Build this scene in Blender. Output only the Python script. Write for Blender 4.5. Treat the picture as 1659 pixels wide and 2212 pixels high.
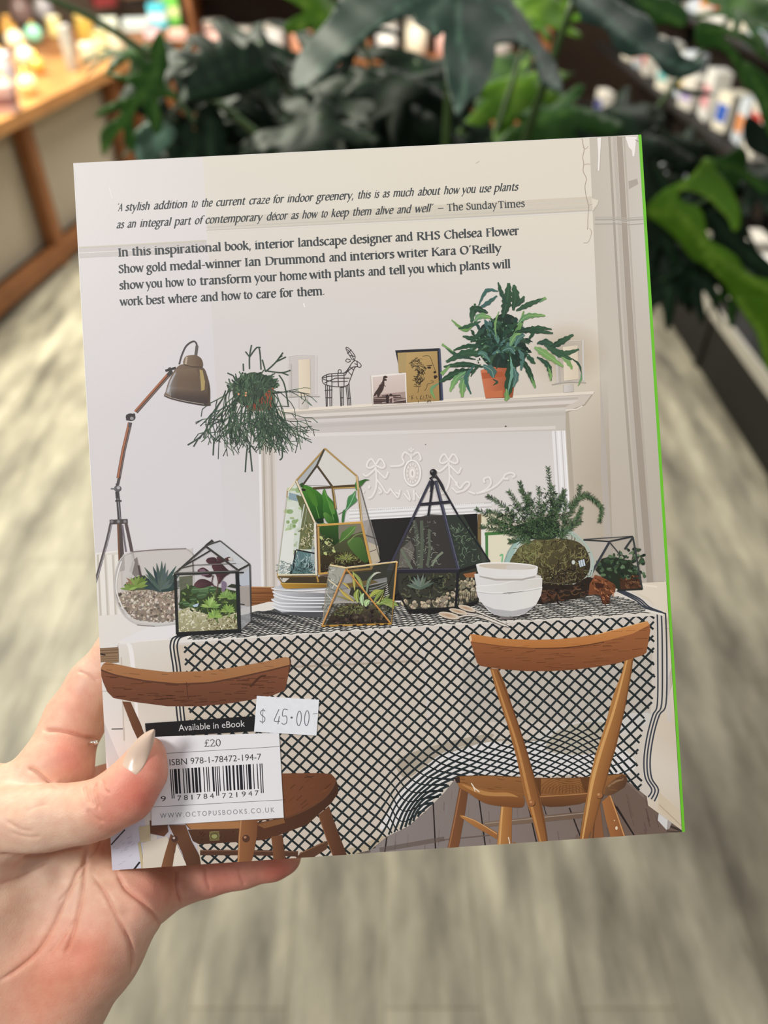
import bpy, bmesh, math, random
import numpy as np
from mathutils import Vector, Matrix, geometry
C = bpy.context.scene.collection
for o in list(bpy.data.objects): bpy.data.objects.remove(o)
PI = math.pi
F = 1600.0                      # focal length in pixels of the 1659x2212 frame
CX, CY = 829.5, 1106.0
# ---------------------------------------------------------------- camera
CAMZ = 1.5; PITCH = math.radians(41)
cam_d = bpy.data.cameras.new('camera'); cam = bpy.data.objects.new('camera', cam_d); C.objects.link(cam)
cam.location = (0, 0, CAMZ); cam.rotation_euler = (PI/2-PITCH, 0, 0)
cam_d.sensor_fit = 'VERTICAL'; cam_d.sensor_height = 36; cam_d.lens = 36*F/2212
cam_d.clip_start = 0.01
cam_d.dof.use_dof = True; cam_d.dof.focus_distance = 0.275; cam_d.dof.aperture_fstop = 6.2
bpy.context.scene.camera = cam
CM = Matrix.Translation((0, 0, CAMZ)) @ Matrix.Rotation(PI/2-PITCH, 4, 'X')
sc = bpy.context.scene
sc.view_settings.view_transform = 'Standard'; sc.view_settings.look = 'None'
sc.view_settings.gamma = 1; sc.view_settings.use_curve_mapping = False
sc.view_settings.exposure = 0.0
sc.cycles.transparent_max_bounces = 32
sc.cycles.use_denoising = True
# ---------------------------------------------------------------- light
w = bpy.data.worlds.new('world'); sc.world = w; w.use_nodes = True
w.node_tree.nodes['Background'].inputs[0].default_value = (1.0, 0.985, 0.965, 1)
w.node_tree.nodes['Background'].inputs[1].default_value = 0.30
def area(name, loc, size, power, col, target=None, sy=None):
    d = bpy.data.lights.new(name, 'AREA'); d.energy = power; d.color = col; d.size = size
    d.shape = 'RECTANGLE'; d.size_y = sy or size
    o = bpy.data.objects.new(name, d); C.objects.link(o); o.location = loc
    if target is not None:
        o.rotation_euler = (Vector(target)-Vector(loc)).to_track_quat('-Z', 'Y').to_euler()
    return o
area('ceiling_panel_lamp', (-1.1, -0.4, 2.9), 0.42, 28, (1.0, 0.98, 0.955), (0, 0.25, 1.3))
area('ceiling_panel_lamp', (0.9, 0.2, 2.9), 0.9, 9, (1.0, 0.98, 0.955), (0.3, 0.5, 1.0))
area('ceiling_panel_lamp', (-1.9, 3.0, 2.9), 1.2, 250, (1.0, 0.97, 0.80), (-1.9, 3.0, 0))
area('ceiling_panel_lamp', (1.6, 3.2, 2.9), 1.0, 40, (1.0, 0.95, 0.88), (1.7, 3.2, 0))
area('ceiling_panel_lamp', (-.1, 5.0, 2.9), 1.0, 90, (1.0, 0.96, 0.88), (-.1, 5.6, .8))
# ---------------------------------------------------------------- helpers
def lin(c):
    r = []
    for v in c[:3]:
        v = v/255.0
        r.append(v/12.92 if v <= 0.04045 else ((v+0.055)/1.055)**2.4)
    return tuple(r)
def W(px, py, d):               # photo pixel + distance along the view axis -> world point
    return CM @ Vector(((px-CX)/F*d, -(py-CY)/F*d, -d))
def on_z(px, py, z):            # photo pixel -> world point on the level plane z
    a = CM.translation; b = W(px, py, 1.0); t = (z-a.z)/(b.z-a.z)
    return a+(b-a)*t
def mat(name, col, rough=0.6, spec=0.4, metal=0, noise=0.0, nscale=20, bump=0.0, sss=0.0, trans=0.0, coat=0.0, emit=0):
    m = bpy.data.materials.get(name)
    if m: return m
    m = bpy.data.materials.new(name); m.use_nodes = True
    nt = m.node_tree; b = nt.nodes['Principled BSDF']
    L = lin(col)
    b.inputs['Base Color'].default_value = (*L, 1); b.inputs['Roughness'].default_value = rough
    b.inputs['Specular IOR Level'].default_value = spec; b.inputs['Metallic'].default_value = metal
    b.inputs['Transmission Weight'].default_value = trans; b.inputs['Coat Weight'].default_value = coat
    if sss:
        b.inputs['Subsurface Weight'].default_value = sss; b.inputs['Subsurface Scale'].default_value = 0.004
        b.inputs['Subsurface Radius'].default_value = (1, .35, .2)
    if noise or bump:
        tc = nt.nodes.new('ShaderNodeTexCoord'); n = nt.nodes.new('ShaderNodeTexNoise')
        n.inputs['Scale'].default_value = nscale; n.inputs['Detail'].default_value = 5
        nt.links.new(tc.outputs['Object'], n.inputs['Vector'])
        if noise:
            r = nt.nodes.new('ShaderNodeValToRGB')
            r.color_ramp.elements[0].position = .3; r.color_ramp.elements[1].position = .7
            r.color_ramp.elements[0].color = (*[max(0, v*(1-noise)) for v in L], 1)
            r.color_ramp.elements[1].color = (*[min(1, v*(1+noise)) for v in L], 1)
            nt.links.new(n.outputs['Fac'], r.inputs['Fac']); nt.links.new(r.outputs['Color'], b.inputs['Base Color'])
        if bump:
            bp = nt.nodes.new('ShaderNodeBump'); bp.inputs['Strength'].default_value = bump; bp.inputs['Distance'].default_value = 0.002
            nt.links.new(n.outputs['Fac'], bp.inputs['Height']); nt.links.new(bp.outputs['Normal'], b.inputs['Normal'])
    return m
def link(name, me, m=None, parent=None):
    o = bpy.data.objects.new(name, me); C.objects.link(o)
    if m is not None:
        for x in (m if isinstance(m, (list, tuple)) else [m]): me.materials.append(x)
    if parent: o.parent = parent
    return o
def tag(o, label=None, cat=None, group=None, kind=None):
    if label: o['label'] = label
    if cat: o['category'] = cat
    if group: o['group'] = group
    if kind: o['kind'] = kind
    return o
def empty(name, loc=(0, 0, 0), rz=0):
    o = bpy.data.objects.new(name, None); C.objects.link(o); o.location = loc; o.rotation_euler = (0, 0, rz)
    o.empty_display_size = .02
    return o
def bm_obj(name, bm, m, parent=None, smooth=False, bevel=0, sub=0):
    me = bpy.data.meshes.new(name); bmesh.ops.recalc_face_normals(bm, faces=bm.faces[:]); bm.to_mesh(me); bm.free()
    if smooth:
        for p in me.polygons: p.use_smooth = True
    o = link(name, me, m, parent)
    if bevel:
        b = o.modifiers.new('bevel', 'BEVEL'); b.width = bevel; b.segments = 2; b.limit_method = 'ANGLE'
    if sub:
        s = o.modifiers.new('sub', 'SUBSURF'); s.levels = sub; s.render_levels = sub
    return o
def box(bm, x0, x1, y0, y1, z0, z1, M=None):
    vs = [bm.verts.new(Vector(p) if M is None else M @ Vector(p)) for p in
          ((x0,y0,z0),(x1,y0,z0),(x1,y1,z0),(x0,y1,z0),(x0,y0,z1),(x1,y0,z1),(x1,y1,z1),(x0,y1,z1))]
    for f in ((0,3,2,1),(4,5,6,7),(0,1,5,4),(1,2,6,5),(2,3,7,6),(3,0,4,7)): bm.faces.new([vs[i] for i in f])
def tube(bm, pts, rad, n=10, M=None):
    pts = [Vector(p) for p in pts]; rings = []
    rr = rad if isinstance(rad, (list, tuple)) else [rad]*len(pts)
    up = Vector((0.13, 0.31, 0.94)).normalized()
    for i, p in enumerate(pts):
        t = (pts[min(i+1, len(pts)-1)]-pts[max(i-1, 0)]).normalized()
        a = t.cross(up)
        if a.length < 1e-3: a = t.cross(Vector((1, 0, 0)))
        a.normalize(); b = t.cross(a)
        ring = []
        for k in range(n):
            q = p+(a*math.cos(2*PI*k/n)+b*math.sin(2*PI*k/n))*rr[i]
            ring.append(bm.verts.new(q if M is None else M @ q))
        rings.append(ring)
    for r0, r1 in zip(rings, rings[1:]):
        for k in range(n): bm.faces.new((r0[k], r0[(k+1) % n], r1[(k+1) % n], r1[k]))
    bm.faces.new(rings[0][::-1]); bm.faces.new(rings[-1])
def lathe(bm, prof, n=24, c=(0, 0, 0)):
    rings = []
    for r, z in prof:
        rings.append([bm.verts.new((c[0]+r*math.cos(2*PI*k/n), c[1]+r*math.sin(2*PI*k/n), c[2]+z)) for k in range(n)])
    for r0, r1 in zip(rings, rings[1:]):
        for k in range(n): bm.faces.new((r0[k], r0[(k+1) % n], r1[(k+1) % n], r1[k]))
    bm.faces.new(rings[0][::-1]); bm.faces.new(rings[-1])
def smooth_pts(pts, closed=False, n=6):
    P = [tuple(p) for p in pts]; out = []; N = len(P)
    if N < 3: return P
    rng = range(N) if closed else range(N-1)
    for i in rng:
        g = (lambda k: P[k % N]) if closed else (lambda k: P[max(0, min(N-1, k))])
        p0, p1, p2, p3 = g(i-1), g(i), g(i+1), g(i+2)
        for k in range(n):
            t = k/n
            out.append(tuple(0.5*(2*p1[d]+(p2[d]-p0[d])*t+(2*p0[d]-5*p1[d]+4*p2[d]-p3[d])*t*t+(3*p1[d]-p0[d]-3*p2[d]+p3[d])*t**3) for d in range(len(p1))))
    if not closed: out.append(P[-1])
    return out
# ---------------------------------------------------------------- the book: pose and printing tools
BW, BH, BT = 0.212, 0.2614, 0.020
_r = Vector((-0.01015004, 0.01762992, 0.05886672))
BM = CM @ (Matrix.Translation((-0.00171388, 0.00513465, -0.2753109)) @ Matrix.Rotation(_r.length, 4, _r.normalized()))
BMI = BM.inverted(); CAMB = BMI @ CM.translation
def BL(px, py, z=0.0):          # photo pixel -> point of the cover, local to the book
    d = BMI @ W(px, py, 1.0) - CAMB
    t = (z-CAMB.z)/d.z
    return CAMB+d*t
book = empty('hardback_book'); book.matrix_world = BM
tag(book, 'hardback book with green spine held in a hand, its picture-printed back cover facing us', 'book')

def print_mat(name, alpha):
    m = bpy.data.materials.new(name); m.use_nodes = True; nt = m.node_tree; b = nt.nodes['Principled BSDF']
    a = nt.nodes.new('ShaderNodeVertexColor'); a.layer_name = 'Col'
    nt.links.new(a.outputs['Color'], b.inputs['Base Color'])
    b.inputs['Roughness'].default_value = .45; b.inputs['Specular IOR Level'].default_value = .25
    tc = nt.nodes.new('ShaderNodeTexCoord'); n = nt.nodes.new('ShaderNodeTexNoise'); n.inputs['Scale'].default_value = 900
    n.inputs['Detail'].default_value = 2
    bp = nt.nodes.new('ShaderNodeBump'); bp.inputs['Strength'].default_value = .12; bp.inputs['Distance'].default_value = .0002
    nt.links.new(tc.outputs['Object'], n.inputs['Vector']); nt.links.new(n.outputs['Fac'], bp.inputs['Height'])
    nt.links.new(bp.outputs['Normal'], b.inputs['Normal'])
    if alpha: nt.links.new(a.outputs['Alpha'], b.inputs['Alpha'])
    return m
PM = [print_mat('printed paper', False), print_mat('printed paper tint', True)]
ZST = 0.9e-6
class Art:
    top = 0.0; Z = 1.0e-5                  # height of the next ink layer above the board
    def __init__(s, T=(0, 0, 1)):
        s.v = []; s.c = []; s.f = []; s.m = []; s.T = T; s.hold = None; s.q = 0
    def px(s, p): return (s.T[0]+p[0]/s.T[2], s.T[1]+p[1]/s.T[2])
    def z(s):
        if s.hold is not None:
            s.q += 1; return s.hold+(s.q % 12)*0.6e-6
        Art.Z += ZST; return Art.Z
    def group(s):               # following shapes share one thin band of layers
        s.hold = Art.Z+ZST; Art.Z += 12*0.6e-6+ZST; return s
    def free(s): s.hold = None; return s
    def raw(s, P, cols, faces, z):   # P in photo pixels
        n = len(s.v)
        for p, c in zip(P, cols):
            s.v.append(BL(p[0], p[1], z)); s.c.append((*lin(c), (c[3] if len(c) > 3 else 1.0)))
        for f in faces:
            s.f.append([n+i for i in f]); s.m.append(1 if any(s.c[n+i][3] < .999 for i in f) else 0)
    def poly(s, pts, c, c2=None, g=None, sm=False, n=5):
        if sm: pts = smooth_pts(pts, True, n)
        P = [s.px(p) for p in pts]
        if c2 is None: cols = [c]*len(P)
        else:
            a, b = g; d = (b[0]-a[0], b[1]-a[1]); L = d[0]**2+d[1]**2; cols = []
            if len(c) != len(c2): c = tuple(c)+(1.0,)*(len(c2)-len(c)); c2 = tuple(c2)+(1.0,)*(len(c)-len(c2))
            for p in pts:
                t = max(0, min(1, ((p[0]-a[0])*d[0]+(p[1]-a[1])*d[1])/L))
                cols.append(tuple(c[i]+(c2[i]-c[i])*t for i in range(len(c))))
        tri = geometry.tessellate_polygon([[Vector((p[0], p[1], 0)) for p in P]])
        s.raw(P, cols, tri, s.z()); return s
    def grid(s, quad, rows, nx=10, ny=14):   # quad TL,TR,BR,BL ; rows of colours, bilinear
        q = [s.px(p) for p in quad]; P = []; cols = []; R = len(rows); K = len(rows[0])
        for j in range(ny+1):
            v = j/ny
            for i in range(nx+1):
                u = i/nx
                P.append(tuple((q[0][k]*(1-u)+q[1][k]*u)*(1-v)+(q[3][k]*(1-u)+q[2][k]*u)*v for k in (0, 1)))
                a = min(v*(R-1), R-1.0001); r = int(a); fr = a-r
                b = min(u*(K-1), K-1.0001); k0 = int(b); fk = b-k0
                if K == 1: k0 = 0; fk = 0
                k1 = min(k0+1, K-1); r1 = min(r+1, R-1)
                cols.append(tuple((rows[r][k0][d]*(1-fk)+rows[r][k1][d]*fk)*(1-fr)+(rows[r1][k0][d]*(1-fk)+rows[r1][k1][d]*fk)*fr for d in range(len(rows[0][0]))))
        fs = [(j*(nx+1)+i, j*(nx+1)+i+1, (j+1)*(nx+1)+i+1, (j+1)*(nx+1)+i) for j in range(ny) for i in range(nx)]
        s.raw(P, cols, fs, s.z()); return s
    def line(s, pts, w, c, sm=False, c2=None, n=5, wave=0, wf=1.0, ph=0):   # w: width or list, in crop units
        nw = w if isinstance(w, (list, tuple)) else [w]*len(pts)
        ex = [tuple(p[:2])+(nw[i] if i < len(nw) else nw[-1],) for i, p in enumerate(pts)]
        if sm: ex = smooth_pts(ex, False, n)
        P = []; cols = []; N = len(ex); acc = 0
        for i in range(N):
            a = ex[max(0, i-1)]; b = ex[min(N-1, i+1)]
            dx, dy = b[0]-a[0], b[1]-a[1]; L = math.hypot(dx, dy) or 1
            if i: acc += math.hypot(ex[i][0]-ex[i-1][0], ex[i][1]-ex[i-1][1])
            nx, ny = -dy/L, dx/L; hw = ex[i][2]/2
            k = 1+wave*math.sin(acc*wf+ph); k2 = 1+wave*math.sin(acc*wf+ph+2.2)
            P += [s.px((ex[i][0]+nx*hw*k, ex[i][1]+ny*hw*k)), s.px((ex[i][0]-nx*hw*k2, ex[i][1]-ny*hw*k2))]
            cc = c if c2 is None else tuple(c[d]+(c2[d]-c[d])*i/max(1, N-1) for d in range(len(c)))
            cols += [cc, cc]
        s.raw(P, cols, [(2*i, 2*i+1, 2*i+3, 2*i+2) for i in range(N-1)], s.z()); return s
    def ell(s, c, rx, ry, col, rot=0, n=20, c2=None):
        r = math.radians(rot); pts = []
        for k in range(n):
            a = 2*PI*k/n; x, y = rx*math.cos(a), ry*math.sin(a)
            pts.append((c[0]+x*math.cos(r)-y*math.sin(r), c[1]+x*math.sin(r)+y*math.cos(r)))
        if c2 is not None:
            P = [s.px(c)]+[s.px(p) for p in pts]
            s.raw(P, [col]+[c2]*n, [(0, 1+k, 1+(k+1) % n) for k in range(n)], s.z()); return s
        return s.poly(pts, col)
    def ring(s, c, rx, ry, w, col, rot=0, a0=0, a1=360, n=28):
        r = math.radians(rot); pts = []
        for k in range(n+1):
            a = math.radians(a0+(a1-a0)*k/n); x, y = rx*math.cos(a), ry*math.sin(a)
            pts.append((c[0]+x*math.cos(r)-y*math.sin(r), c[1]+x*math.sin(r)+y*math.cos(r)))
        return s.line(pts, w, col)
    def leaf(s, pts, w, c, c2=None, wave=0, wf=.1, mid=None, ph=0):
        k = len(pts); ws = [w*x for x in ((.25, 1, .28) if k == 3 else (.3, 1, .9, .22) if k == 4 else (.3, 1, 1, .8, .2))]
        s.line(pts, ws, c, True, c2, 7, wave, wf, ph)
        if mid: s.line(pts, [max(1.5, w*.09)]*k, mid, True, None, 5)
        return s
    def build(s, name, parent, label=None):
        me = bpy.data.meshes.new(name); me.from_pydata([tuple(v) for v in s.v], [], s.f)
        a = me.color_attributes.new('Col', 'FLOAT_COLOR', 'POINT')
        a.data.foreach_set('color', np.array(s.c, dtype=np.float32).ravel())
        me.materials.append(PM[0]); me.materials.append(PM[1])
        me.polygons.foreach_set('material_index', s.m); me.update()
        # all ink faces towards the reader
        bm = bmesh.new(); bm.from_mesh(me); bm.normal_update()
        fl = [f for f in bm.faces if f.normal.z < 0]
        bmesh.ops.reverse_faces(bm, faces=fl)
        for ax, lim in ((0, BW/2-.0009), (0, -BW/2), (1, BH/2), (1, -BH/2)):
            co = [0, 0, 0]; co[ax] = lim; no = [0, 0, 0]; no[ax] = 1 if lim > 0 else -1
            bmesh.ops.bisect_plane(bm, geom=bm.verts[:]+bm.edges[:]+bm.faces[:], dist=1e-7, plane_co=co, plane_no=no, clear_outer=True)
        bm.to_mesh(me); bm.free(); Art.top = max(Art.top, Art.Z)
        o = link(name, me, None, parent)
        if label: o['label'] = label
        return o
def jit(c, a, R=random):
    d = R.uniform(-a, a); return tuple(max(0, min(255, v+d+R.uniform(-a*.3, a*.3))) for v in c[:3])
A3=(1000,270,3.456); A4=(180,700,3.456); A5=(560,700,3.770); A6=(900,580,3.770); A7=(190,1000,3.253); A8=(570,940,3.253)
B1=(980,960,3.318); B2=(190,1360,2.9105); B4=(960,1320,3.072); B5=(300,1480,3.95)
D2=(560,930,5.53); D3=(1020,1000,5.53); D4=(780,950,4.74); D5=(690,1180,4.608); C1=(360,1340,5.53); C3=(1180,1260,5.53); C5=(1080,1540,4.1475); C6=(380,1720,4.1475)
# ---------------------------------------------------------------- boards, spine, pages
R = random.Random(7)
def book_solid():
    board = mat('cover board', (232, 228, 224), .5)
    bm = bmesh.new(); box(bm, -BW/2, BW/2-.0006, -BH/2, BH/2, -.0028, -.00002)
    back = bm_obj('back_cover', bm, board, book, bevel=.0003)
    back['label'] = 'pale back cover printed with a dining room photograph'
    bm = bmesh.new(); box(bm, -BW/2, BW/2-.0006, -BH/2, BH/2, -BT, -BT+.0028)
    bm_obj('front_cover', bm, board, book, bevel=.0003)
    bm = bmesh.new()                                   # rounded green cloth spine along the right edge
    prof = [(BW/2-.0007, .00015), (BW/2+.0003, .0001), (BW/2+.0006, -.0006), (BW/2+.0009, -.004), (BW/2+.0011, -BT/2), (BW/2+.0009, -BT+.004), (BW/2+.0003, -BT+.0004), (BW/2-.0007, -BT)]
    a = [bm.verts.new((x, -BH/2, z)) for x, z in prof]; b = [bm.verts.new((x, BH/2, z)) for x, z in prof]
    for i in range(len(prof)-1): bm.faces.new((a[i], a[i+1], b[i+1], b[i]))
    bm.faces.new(a); bm.faces.new(b[::-1]); bm.faces.new((a[0], b[0], b[-1], a[-1]))
    s = bm_obj('spine', bm, mat('green cloth', (112, 200, 44), .5), book); s['label'] = 'bright green spine'
    bm = bmesh.new(); box(bm, -BW/2+.003, BW/2-.001, -BH/2+.003, BH/2-.003, -BT+.0029, -.0029)
    bm_obj('page_block', bm, mat('page paper', (236, 230, 216), .8, noise=.05, nscale=900), book)
    return back
COVER = book_solid()

# ---------------------------------------------------------------- printed room: walls and mouldings
A = Art()
TL, TR, BRc, BLc = (157, 351), (1386, 291), (1480, 1799), (242, 1881)
A.grid([TL, (441, 337), (500, 1420), (217, 1420)], [[(226,221,218),(226,220,216)],[(222,217,216),(221,216,217)],[(217,212,213),(216,211,215)],[(217,212,213),(217,213,217)],[(226,222,219),(220,216,218)]])
A.grid([(438, 338), (1276, 296), (1326, 1330), (500, 1420)],
       [[(225,220,207),(228,221,206),(229,220,204)],[(222,216,208),(226,219,205),(228,220,205)],[(215,210,209),(219,213,209),(225,218,208)],[(213,207,206),(215,208,203),(216,205,187)],[(214,210,212),(214,206,200),(205,194,178)],[(218,214,218),(215,208,203),(203,191,173)],[(218,214,218),(215,208,203),(200,189,172)]], 16, 20)
A.grid([(1273, 296), TR, BRc, (1340, 1800)], [[(202,193,180),(206,198,186)],[(198,190,177),(210,204,194)],[(205,197,185),(200,191,178)],[(196,186,173),(193,184,170)],[(192,182,168),(191,181,168)],[(208,196,182),(200,190,176)],[(214,203,187),(222,212,198)]], 8, 20)
A.grid([(1180,820),(1312,812),(1326,1260),(1200,1260)], [[(206,194,172,0.0),(200,188,166,0.0)],[(204,192,172,0.0),(198,186,166,.4)],[(206,196,178,0.0),(204,194,178,.3)]], 4, 6)
A.poly([(1296,800),(1312,1010),(1324,1256),(1309,1256),(1298,1020)], (214,205,196,.6))
# window glow behind the fern
A.ell((1225, 765), 95, 75, (208,190,160,.55), c2=(214,198,172,0.0), n=26)
# corner mouldings
for x0, x1, c, wd in ((1327,1393,(218,210,200),7),(1338,1405,(180,168,154),12),(1348,1414,(213,205,194),4),(1316,1383,(188,179,166),5)):
    A.line([(x0, 295), (x0+27, 750), (x1, 1258)], [wd, wd*1.1, wd*1.3], c+(.5,), True)
A.T=A3
A.poly([(1235,420),(1300,400),(1310,440),(1240,480)], (190,180,168,.5))
for y, wd, c in ((690,6,(184,176,164)),(706,12,(176,170,160)),(722,5,(206,199,188)),(740,6,(170,163,152))):
    A.line([(985,y),(1160,y-2),(1215,y+6),(1360,y-4)], wd, c)
# picture rails
A.T=(0,0,1)
A.poly([(447,470),(1281,424),(1282,456),(449,500)], (222,216,203,.2), (226,217,200,.35), ((447,0),(1280,0)))
for d, wd, c in ((0,2,(213,207,196)),(8,2,(214,208,197)),(14,2.5,(205,199,189)),(21,2.5,(198,192,183))):
    A.line([(446,477+d),(860,456+d),(1279,433+d)], wd, c)
A.line([(447,500),(1280,458)], 3, (226,220,212))
A.poly([(1278,428),(1294,433),(1292,441),(1284,449),(1280,457)], (226,217,200)); A.line([(1294,433),(1291,442),(1281,457)], 2, (190,180,165))
A.poly([(161,534),(446,518),(447,541),(163,558)], (214,208,203,.3)); A.line([(161,535),(300,528),(446,520)], 3, (206,201,186)); A.line([(163,557),(260,552),(447,543)], 2, (203,197,193)); A.line([(163,547),(260,542),(447,533)], 2, (226,222,220))
# cracked paint and torn corner
A.T=A3
A.line([(888,98),(898,150),(906,180),(895,240),(902,290),(898,345),(922,400),(912,450),(915,505),(930,570),(938,610),(934,680),(932,760),(928,780)], 5, (172,156,140), True)
for p in ([(895,165),(915,178),(935,160)],[(902,296),(930,290),(952,292)],[(945,770),(960,800),(948,850),(930,878),(900,880)],[(938,600),(965,590)]): A.line(p, 4, (186,168,152), True)
A.poly([(1003,95),(1033,92),(1026,200),(1018,340),(1007,342),(1010,220)], (243,238,232)); A.line([(1033,95),(1022,340)], 3, (186,174,160))
A.poly([(1212,84),(1300,88),(1290,130),(1284,200),(1278,235),(1266,232),(1262,190),(1238,165)], (246,238,234)); A.line([(1285,110),(1325,130)], 5, (150,138,124)); A.line([(1140,80),(1180,92),(1215,88)],4,(190,180,166))
A.T=(0,0,1); A.line([(656,655),(658,664)], 2.5, (246,243,240)); A.line([(236,405),(243,430)], 3, (234,230,227)); A.line([(1028,353),(1035,348)],1.5,(206,196,180))
A.line([TL,(700,325),(1257,297),(1335,292),TR], 3, (240,236,231)); A.line([(159,352),(243,1877)], 2.5, (236,232,229))
# radiator
A.T=A7
A.poly([(36,640),(230,620),(230,1075),(55,1075)], (219,213,203))
for x in (45,95,150,205): A.line([(x,645),(x+22,1072)], 34, (234,229,222)); A.line([(x+24,645),(x+44,1072)], 12, (200,192,182))
A.line([(33,642),(235,618)], 12, (233,228,224))
A.build('printed_wall', COVER); ZW = Art.Z

# ---------------------------------------------------------------- printed mantelpiece
A = Art(A4)
A.poly([(1315,930),(1450,930),(1600,1659),(1660,2000),(1350,2000),(1330,1659)], (203,194,184))
A.T=(0,0,1)
A.poly([(566,930),(600,930),(604,1268),(566,1268)], (202,192,181), (214,206,199), ((566,0),(604,0)))
for x, wd, c in ((563,6,(232,229,230)),(571,3,(178,168,158)),(579,4,(214,206,198)),(588,5,(190,180,170)),(597,3,(218,211,206))): A.line([(x-2,960),(x+4,1268)], wd, c)
A.grid([(597,930),(1196,905),(1212,1100),(600,1268)], [[(212,207,206),(214,208,203),(213,208,203)],[(219,214,215),(221,215,211),(220,214,211)],[(220,216,219),(222,217,215),(222,217,214)]], 8, 6)
# right pilaster
A.poly([(1192,933),(1216,906),(1230,1105),(1204,1110)], (236,233,233)); 
for x, wd, c in ((1201,3,(206,200,198)),(1208,3,(244,242,243)),(1214,2,(203,197,194)),(1221,3,(246,244,244))): A.line([(x-2,922),(x+9,1105)], wd, c)
A.poly([(1220,880),(1228,880),(1243,1110),(1234,1110)], (196,185,168,.8))
# shelf profile bands
def band(l0, l1, r0, r1, c, c2=None, xl=588, xr=1262):
    A.poly([(xl,l0),(xr,r0),(xr,r1),(xl,l1)], c, c2, ((xl,0),(xr,0)) if c2 else None)
band(902,944,872,930,(203,197,193),(204,196,187), 592, 1222)
band(920,928,890,897,(196,190,187),(198,190,180), 594, 1222)
band(938,946,920,927,(224,219,217),(221,214,207), 594, 1200)
band(908,917,880,886,(214,208,205),(213,205,197), 596, 1225)
band(888,905,850,872,(214,205,197),(211,202,192)); band(893,898,857,862,(198,190,182),(194,184,172)); band(899,905,864,871,(222,214,208),(221,212,203))
band(905,910,872,878,(186,178,173),(188,177,165), 592, 1250)
A.poly([(1250,850),(1283,846),(1262,875),(1221,890),(1222,878),(1248,866)], (208,198,186)); A.line([(1283,847),(1263,874),(1222,891)], 2.5, (176,164,148)); A.line([(1222,886),(1246,884),(1258,877)],3,(232,224,214))
A.poly([(586,886),(860,868),(1283,845),(1282,851),(866,874),(588,893)], (232,222,208)); A.line([(588,893),(866,874),(1280,852)], 1.5, (196,186,174))
# fire opening and its surround
A.T=A8
A.poly([(600,1120),(750,588),(1500,545),(1512,1000),(1500,1260),(900,1280)], (42,40,39), (34,33,33), ((700,0),(1500,0)))
A.poly([(640,960),(1500,900),(1510,1250),(640,1290)], (47,44,42,.8))
A.poly([(560,598),(750,592),(1505,548),(1530,490),(1640,480),(1640,470),(600,522)], (226,224,224))
for a, b, wd, c in ((527,478,9,(206,201,199)),(541,494,10,(238,236,237)),(553,508,5,(196,192,190)),(566,520,8,(240,238,239)),(580,534,6,(203,199,198)),(592,546,7,(241,239,240))):
    A.line([(600,a+6),(1100,(a+b)/2),(1600,b-4)], wd, c)
A.group()
for i in range(66):
    t = i/65; A.ell((610+930*t, 527-46*t+R.uniform(-2,2)), 6, 5, (240,238,236), n=8)
A.free()
A.T=B1
A.poly([(175,500),(420,490),(460,1000),(170,1000)], (222,214,186), (230,226,214), ((0,500),(0,900)))
A.poly([(172,500),(198,500),(205,1000),(172,1000)], (120,98,66)); A.poly([(196,560),(232,620),(232,1000),(200,1000)], (230,228,222))
A.line([(222,642),(400,632)], 22, (74,124,66)); A.line([(236,640),(238,860)], 20, (78,128,74)); A.poly([(250,660),(420,652),(420,1000),(250,1000)], (229,221,198)); A.line([(330,800),(350,790),(345,850)],12,(130,190,140),True)
# plaster relief
A.T=D4
OR = [[(150,260),(90,290),(58,270),(75,220),(110,198),(150,260)],[(150,260),(210,290),(242,270),(225,220),(190,198),(150,260)],[(150,280),(158,400),(150,500),(112,580),(70,600)],[(155,400),(210,470),(262,545),(300,500)],[(150,290),(100,340),(52,372),(20,350)],[(160,310),(220,370),(250,390),(278,330)],[(30,520),(20,545)],[(180,490),(210,530),(180,550)],[(90,470),(75,500)]]
OR += [[(x+748,y-48) for x, y in s] for s in OR[:6]]
OR += [[(510,172),(450,128),(420,180),(440,230),(400,265),(300,272)],[(510,172),(580,130),(612,190),(592,212)],[(510,90),(490,112),(532,112)],[(490,150),(510,165),(545,150)],[(510,172),(515,205)],
       [(1180,550),(1280,525),(1380,470),(1450,400),(1480,355),(1540,338),(1576,365),(1545,386)],[(1210,545),(1290,500),(1332,440),(1310,385),(1258,402),(1266,442)],[(980,540),(1060,515),(1112,455),(1085,430),(1040,462)],[(930,490),(985,545)],[(1100,530),(1170,555)],[(1460,400),(1510,400)],
       [(300,500),(345,560),(378,590),(400,512)],[(350,540),(400,560)],[(440,550),(500,620),(486,545),(470,520)],[(540,510),(545,620)],[(560,545),(600,600),(620,565)],[(690,520),(760,470),(800,500)],[(960,430),(985,445),(965,470)]]
A.group()
for s in OR: A.line([(x+5,y+6) for x, y in s], 24, (200,193,188), True)
A.free().group()
for s in OR: A.line(s, 20, (229,223,218), True)
A.free().group()
for s in OR: A.line([(x-3,y-4) for x, y in s], 8, (243,239,236), True)
A.free()
A.ring((528,345),86,132,20,(196,189,184)); A.ring((524,340),84,130,15,(243,239,236)); A.ell((524,345),64,104,(226,220,214)); A.ring((524,342),42,76,7,(206,198,192)); A.ring((524,342),18,38,12,(244,240,236)); A.ell((526,344),9,24,(196,188,182))
A.group()
for k in range(26):
    a = 2*PI*k/26; A.line([(524+44*math.cos(a),342+78*math.sin(a)),(524+60*math.cos(a),342+100*math.sin(a))], 6, (198,190,185) if k % 2 else (244,240,237))
for x, y in ((492,100),(512,88),(532,100),(492,150),(540,150),(516,155),(512,120)): A.ell((x,y),14,12,(246,243,240),c2=(214,208,203),n=12)
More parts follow.
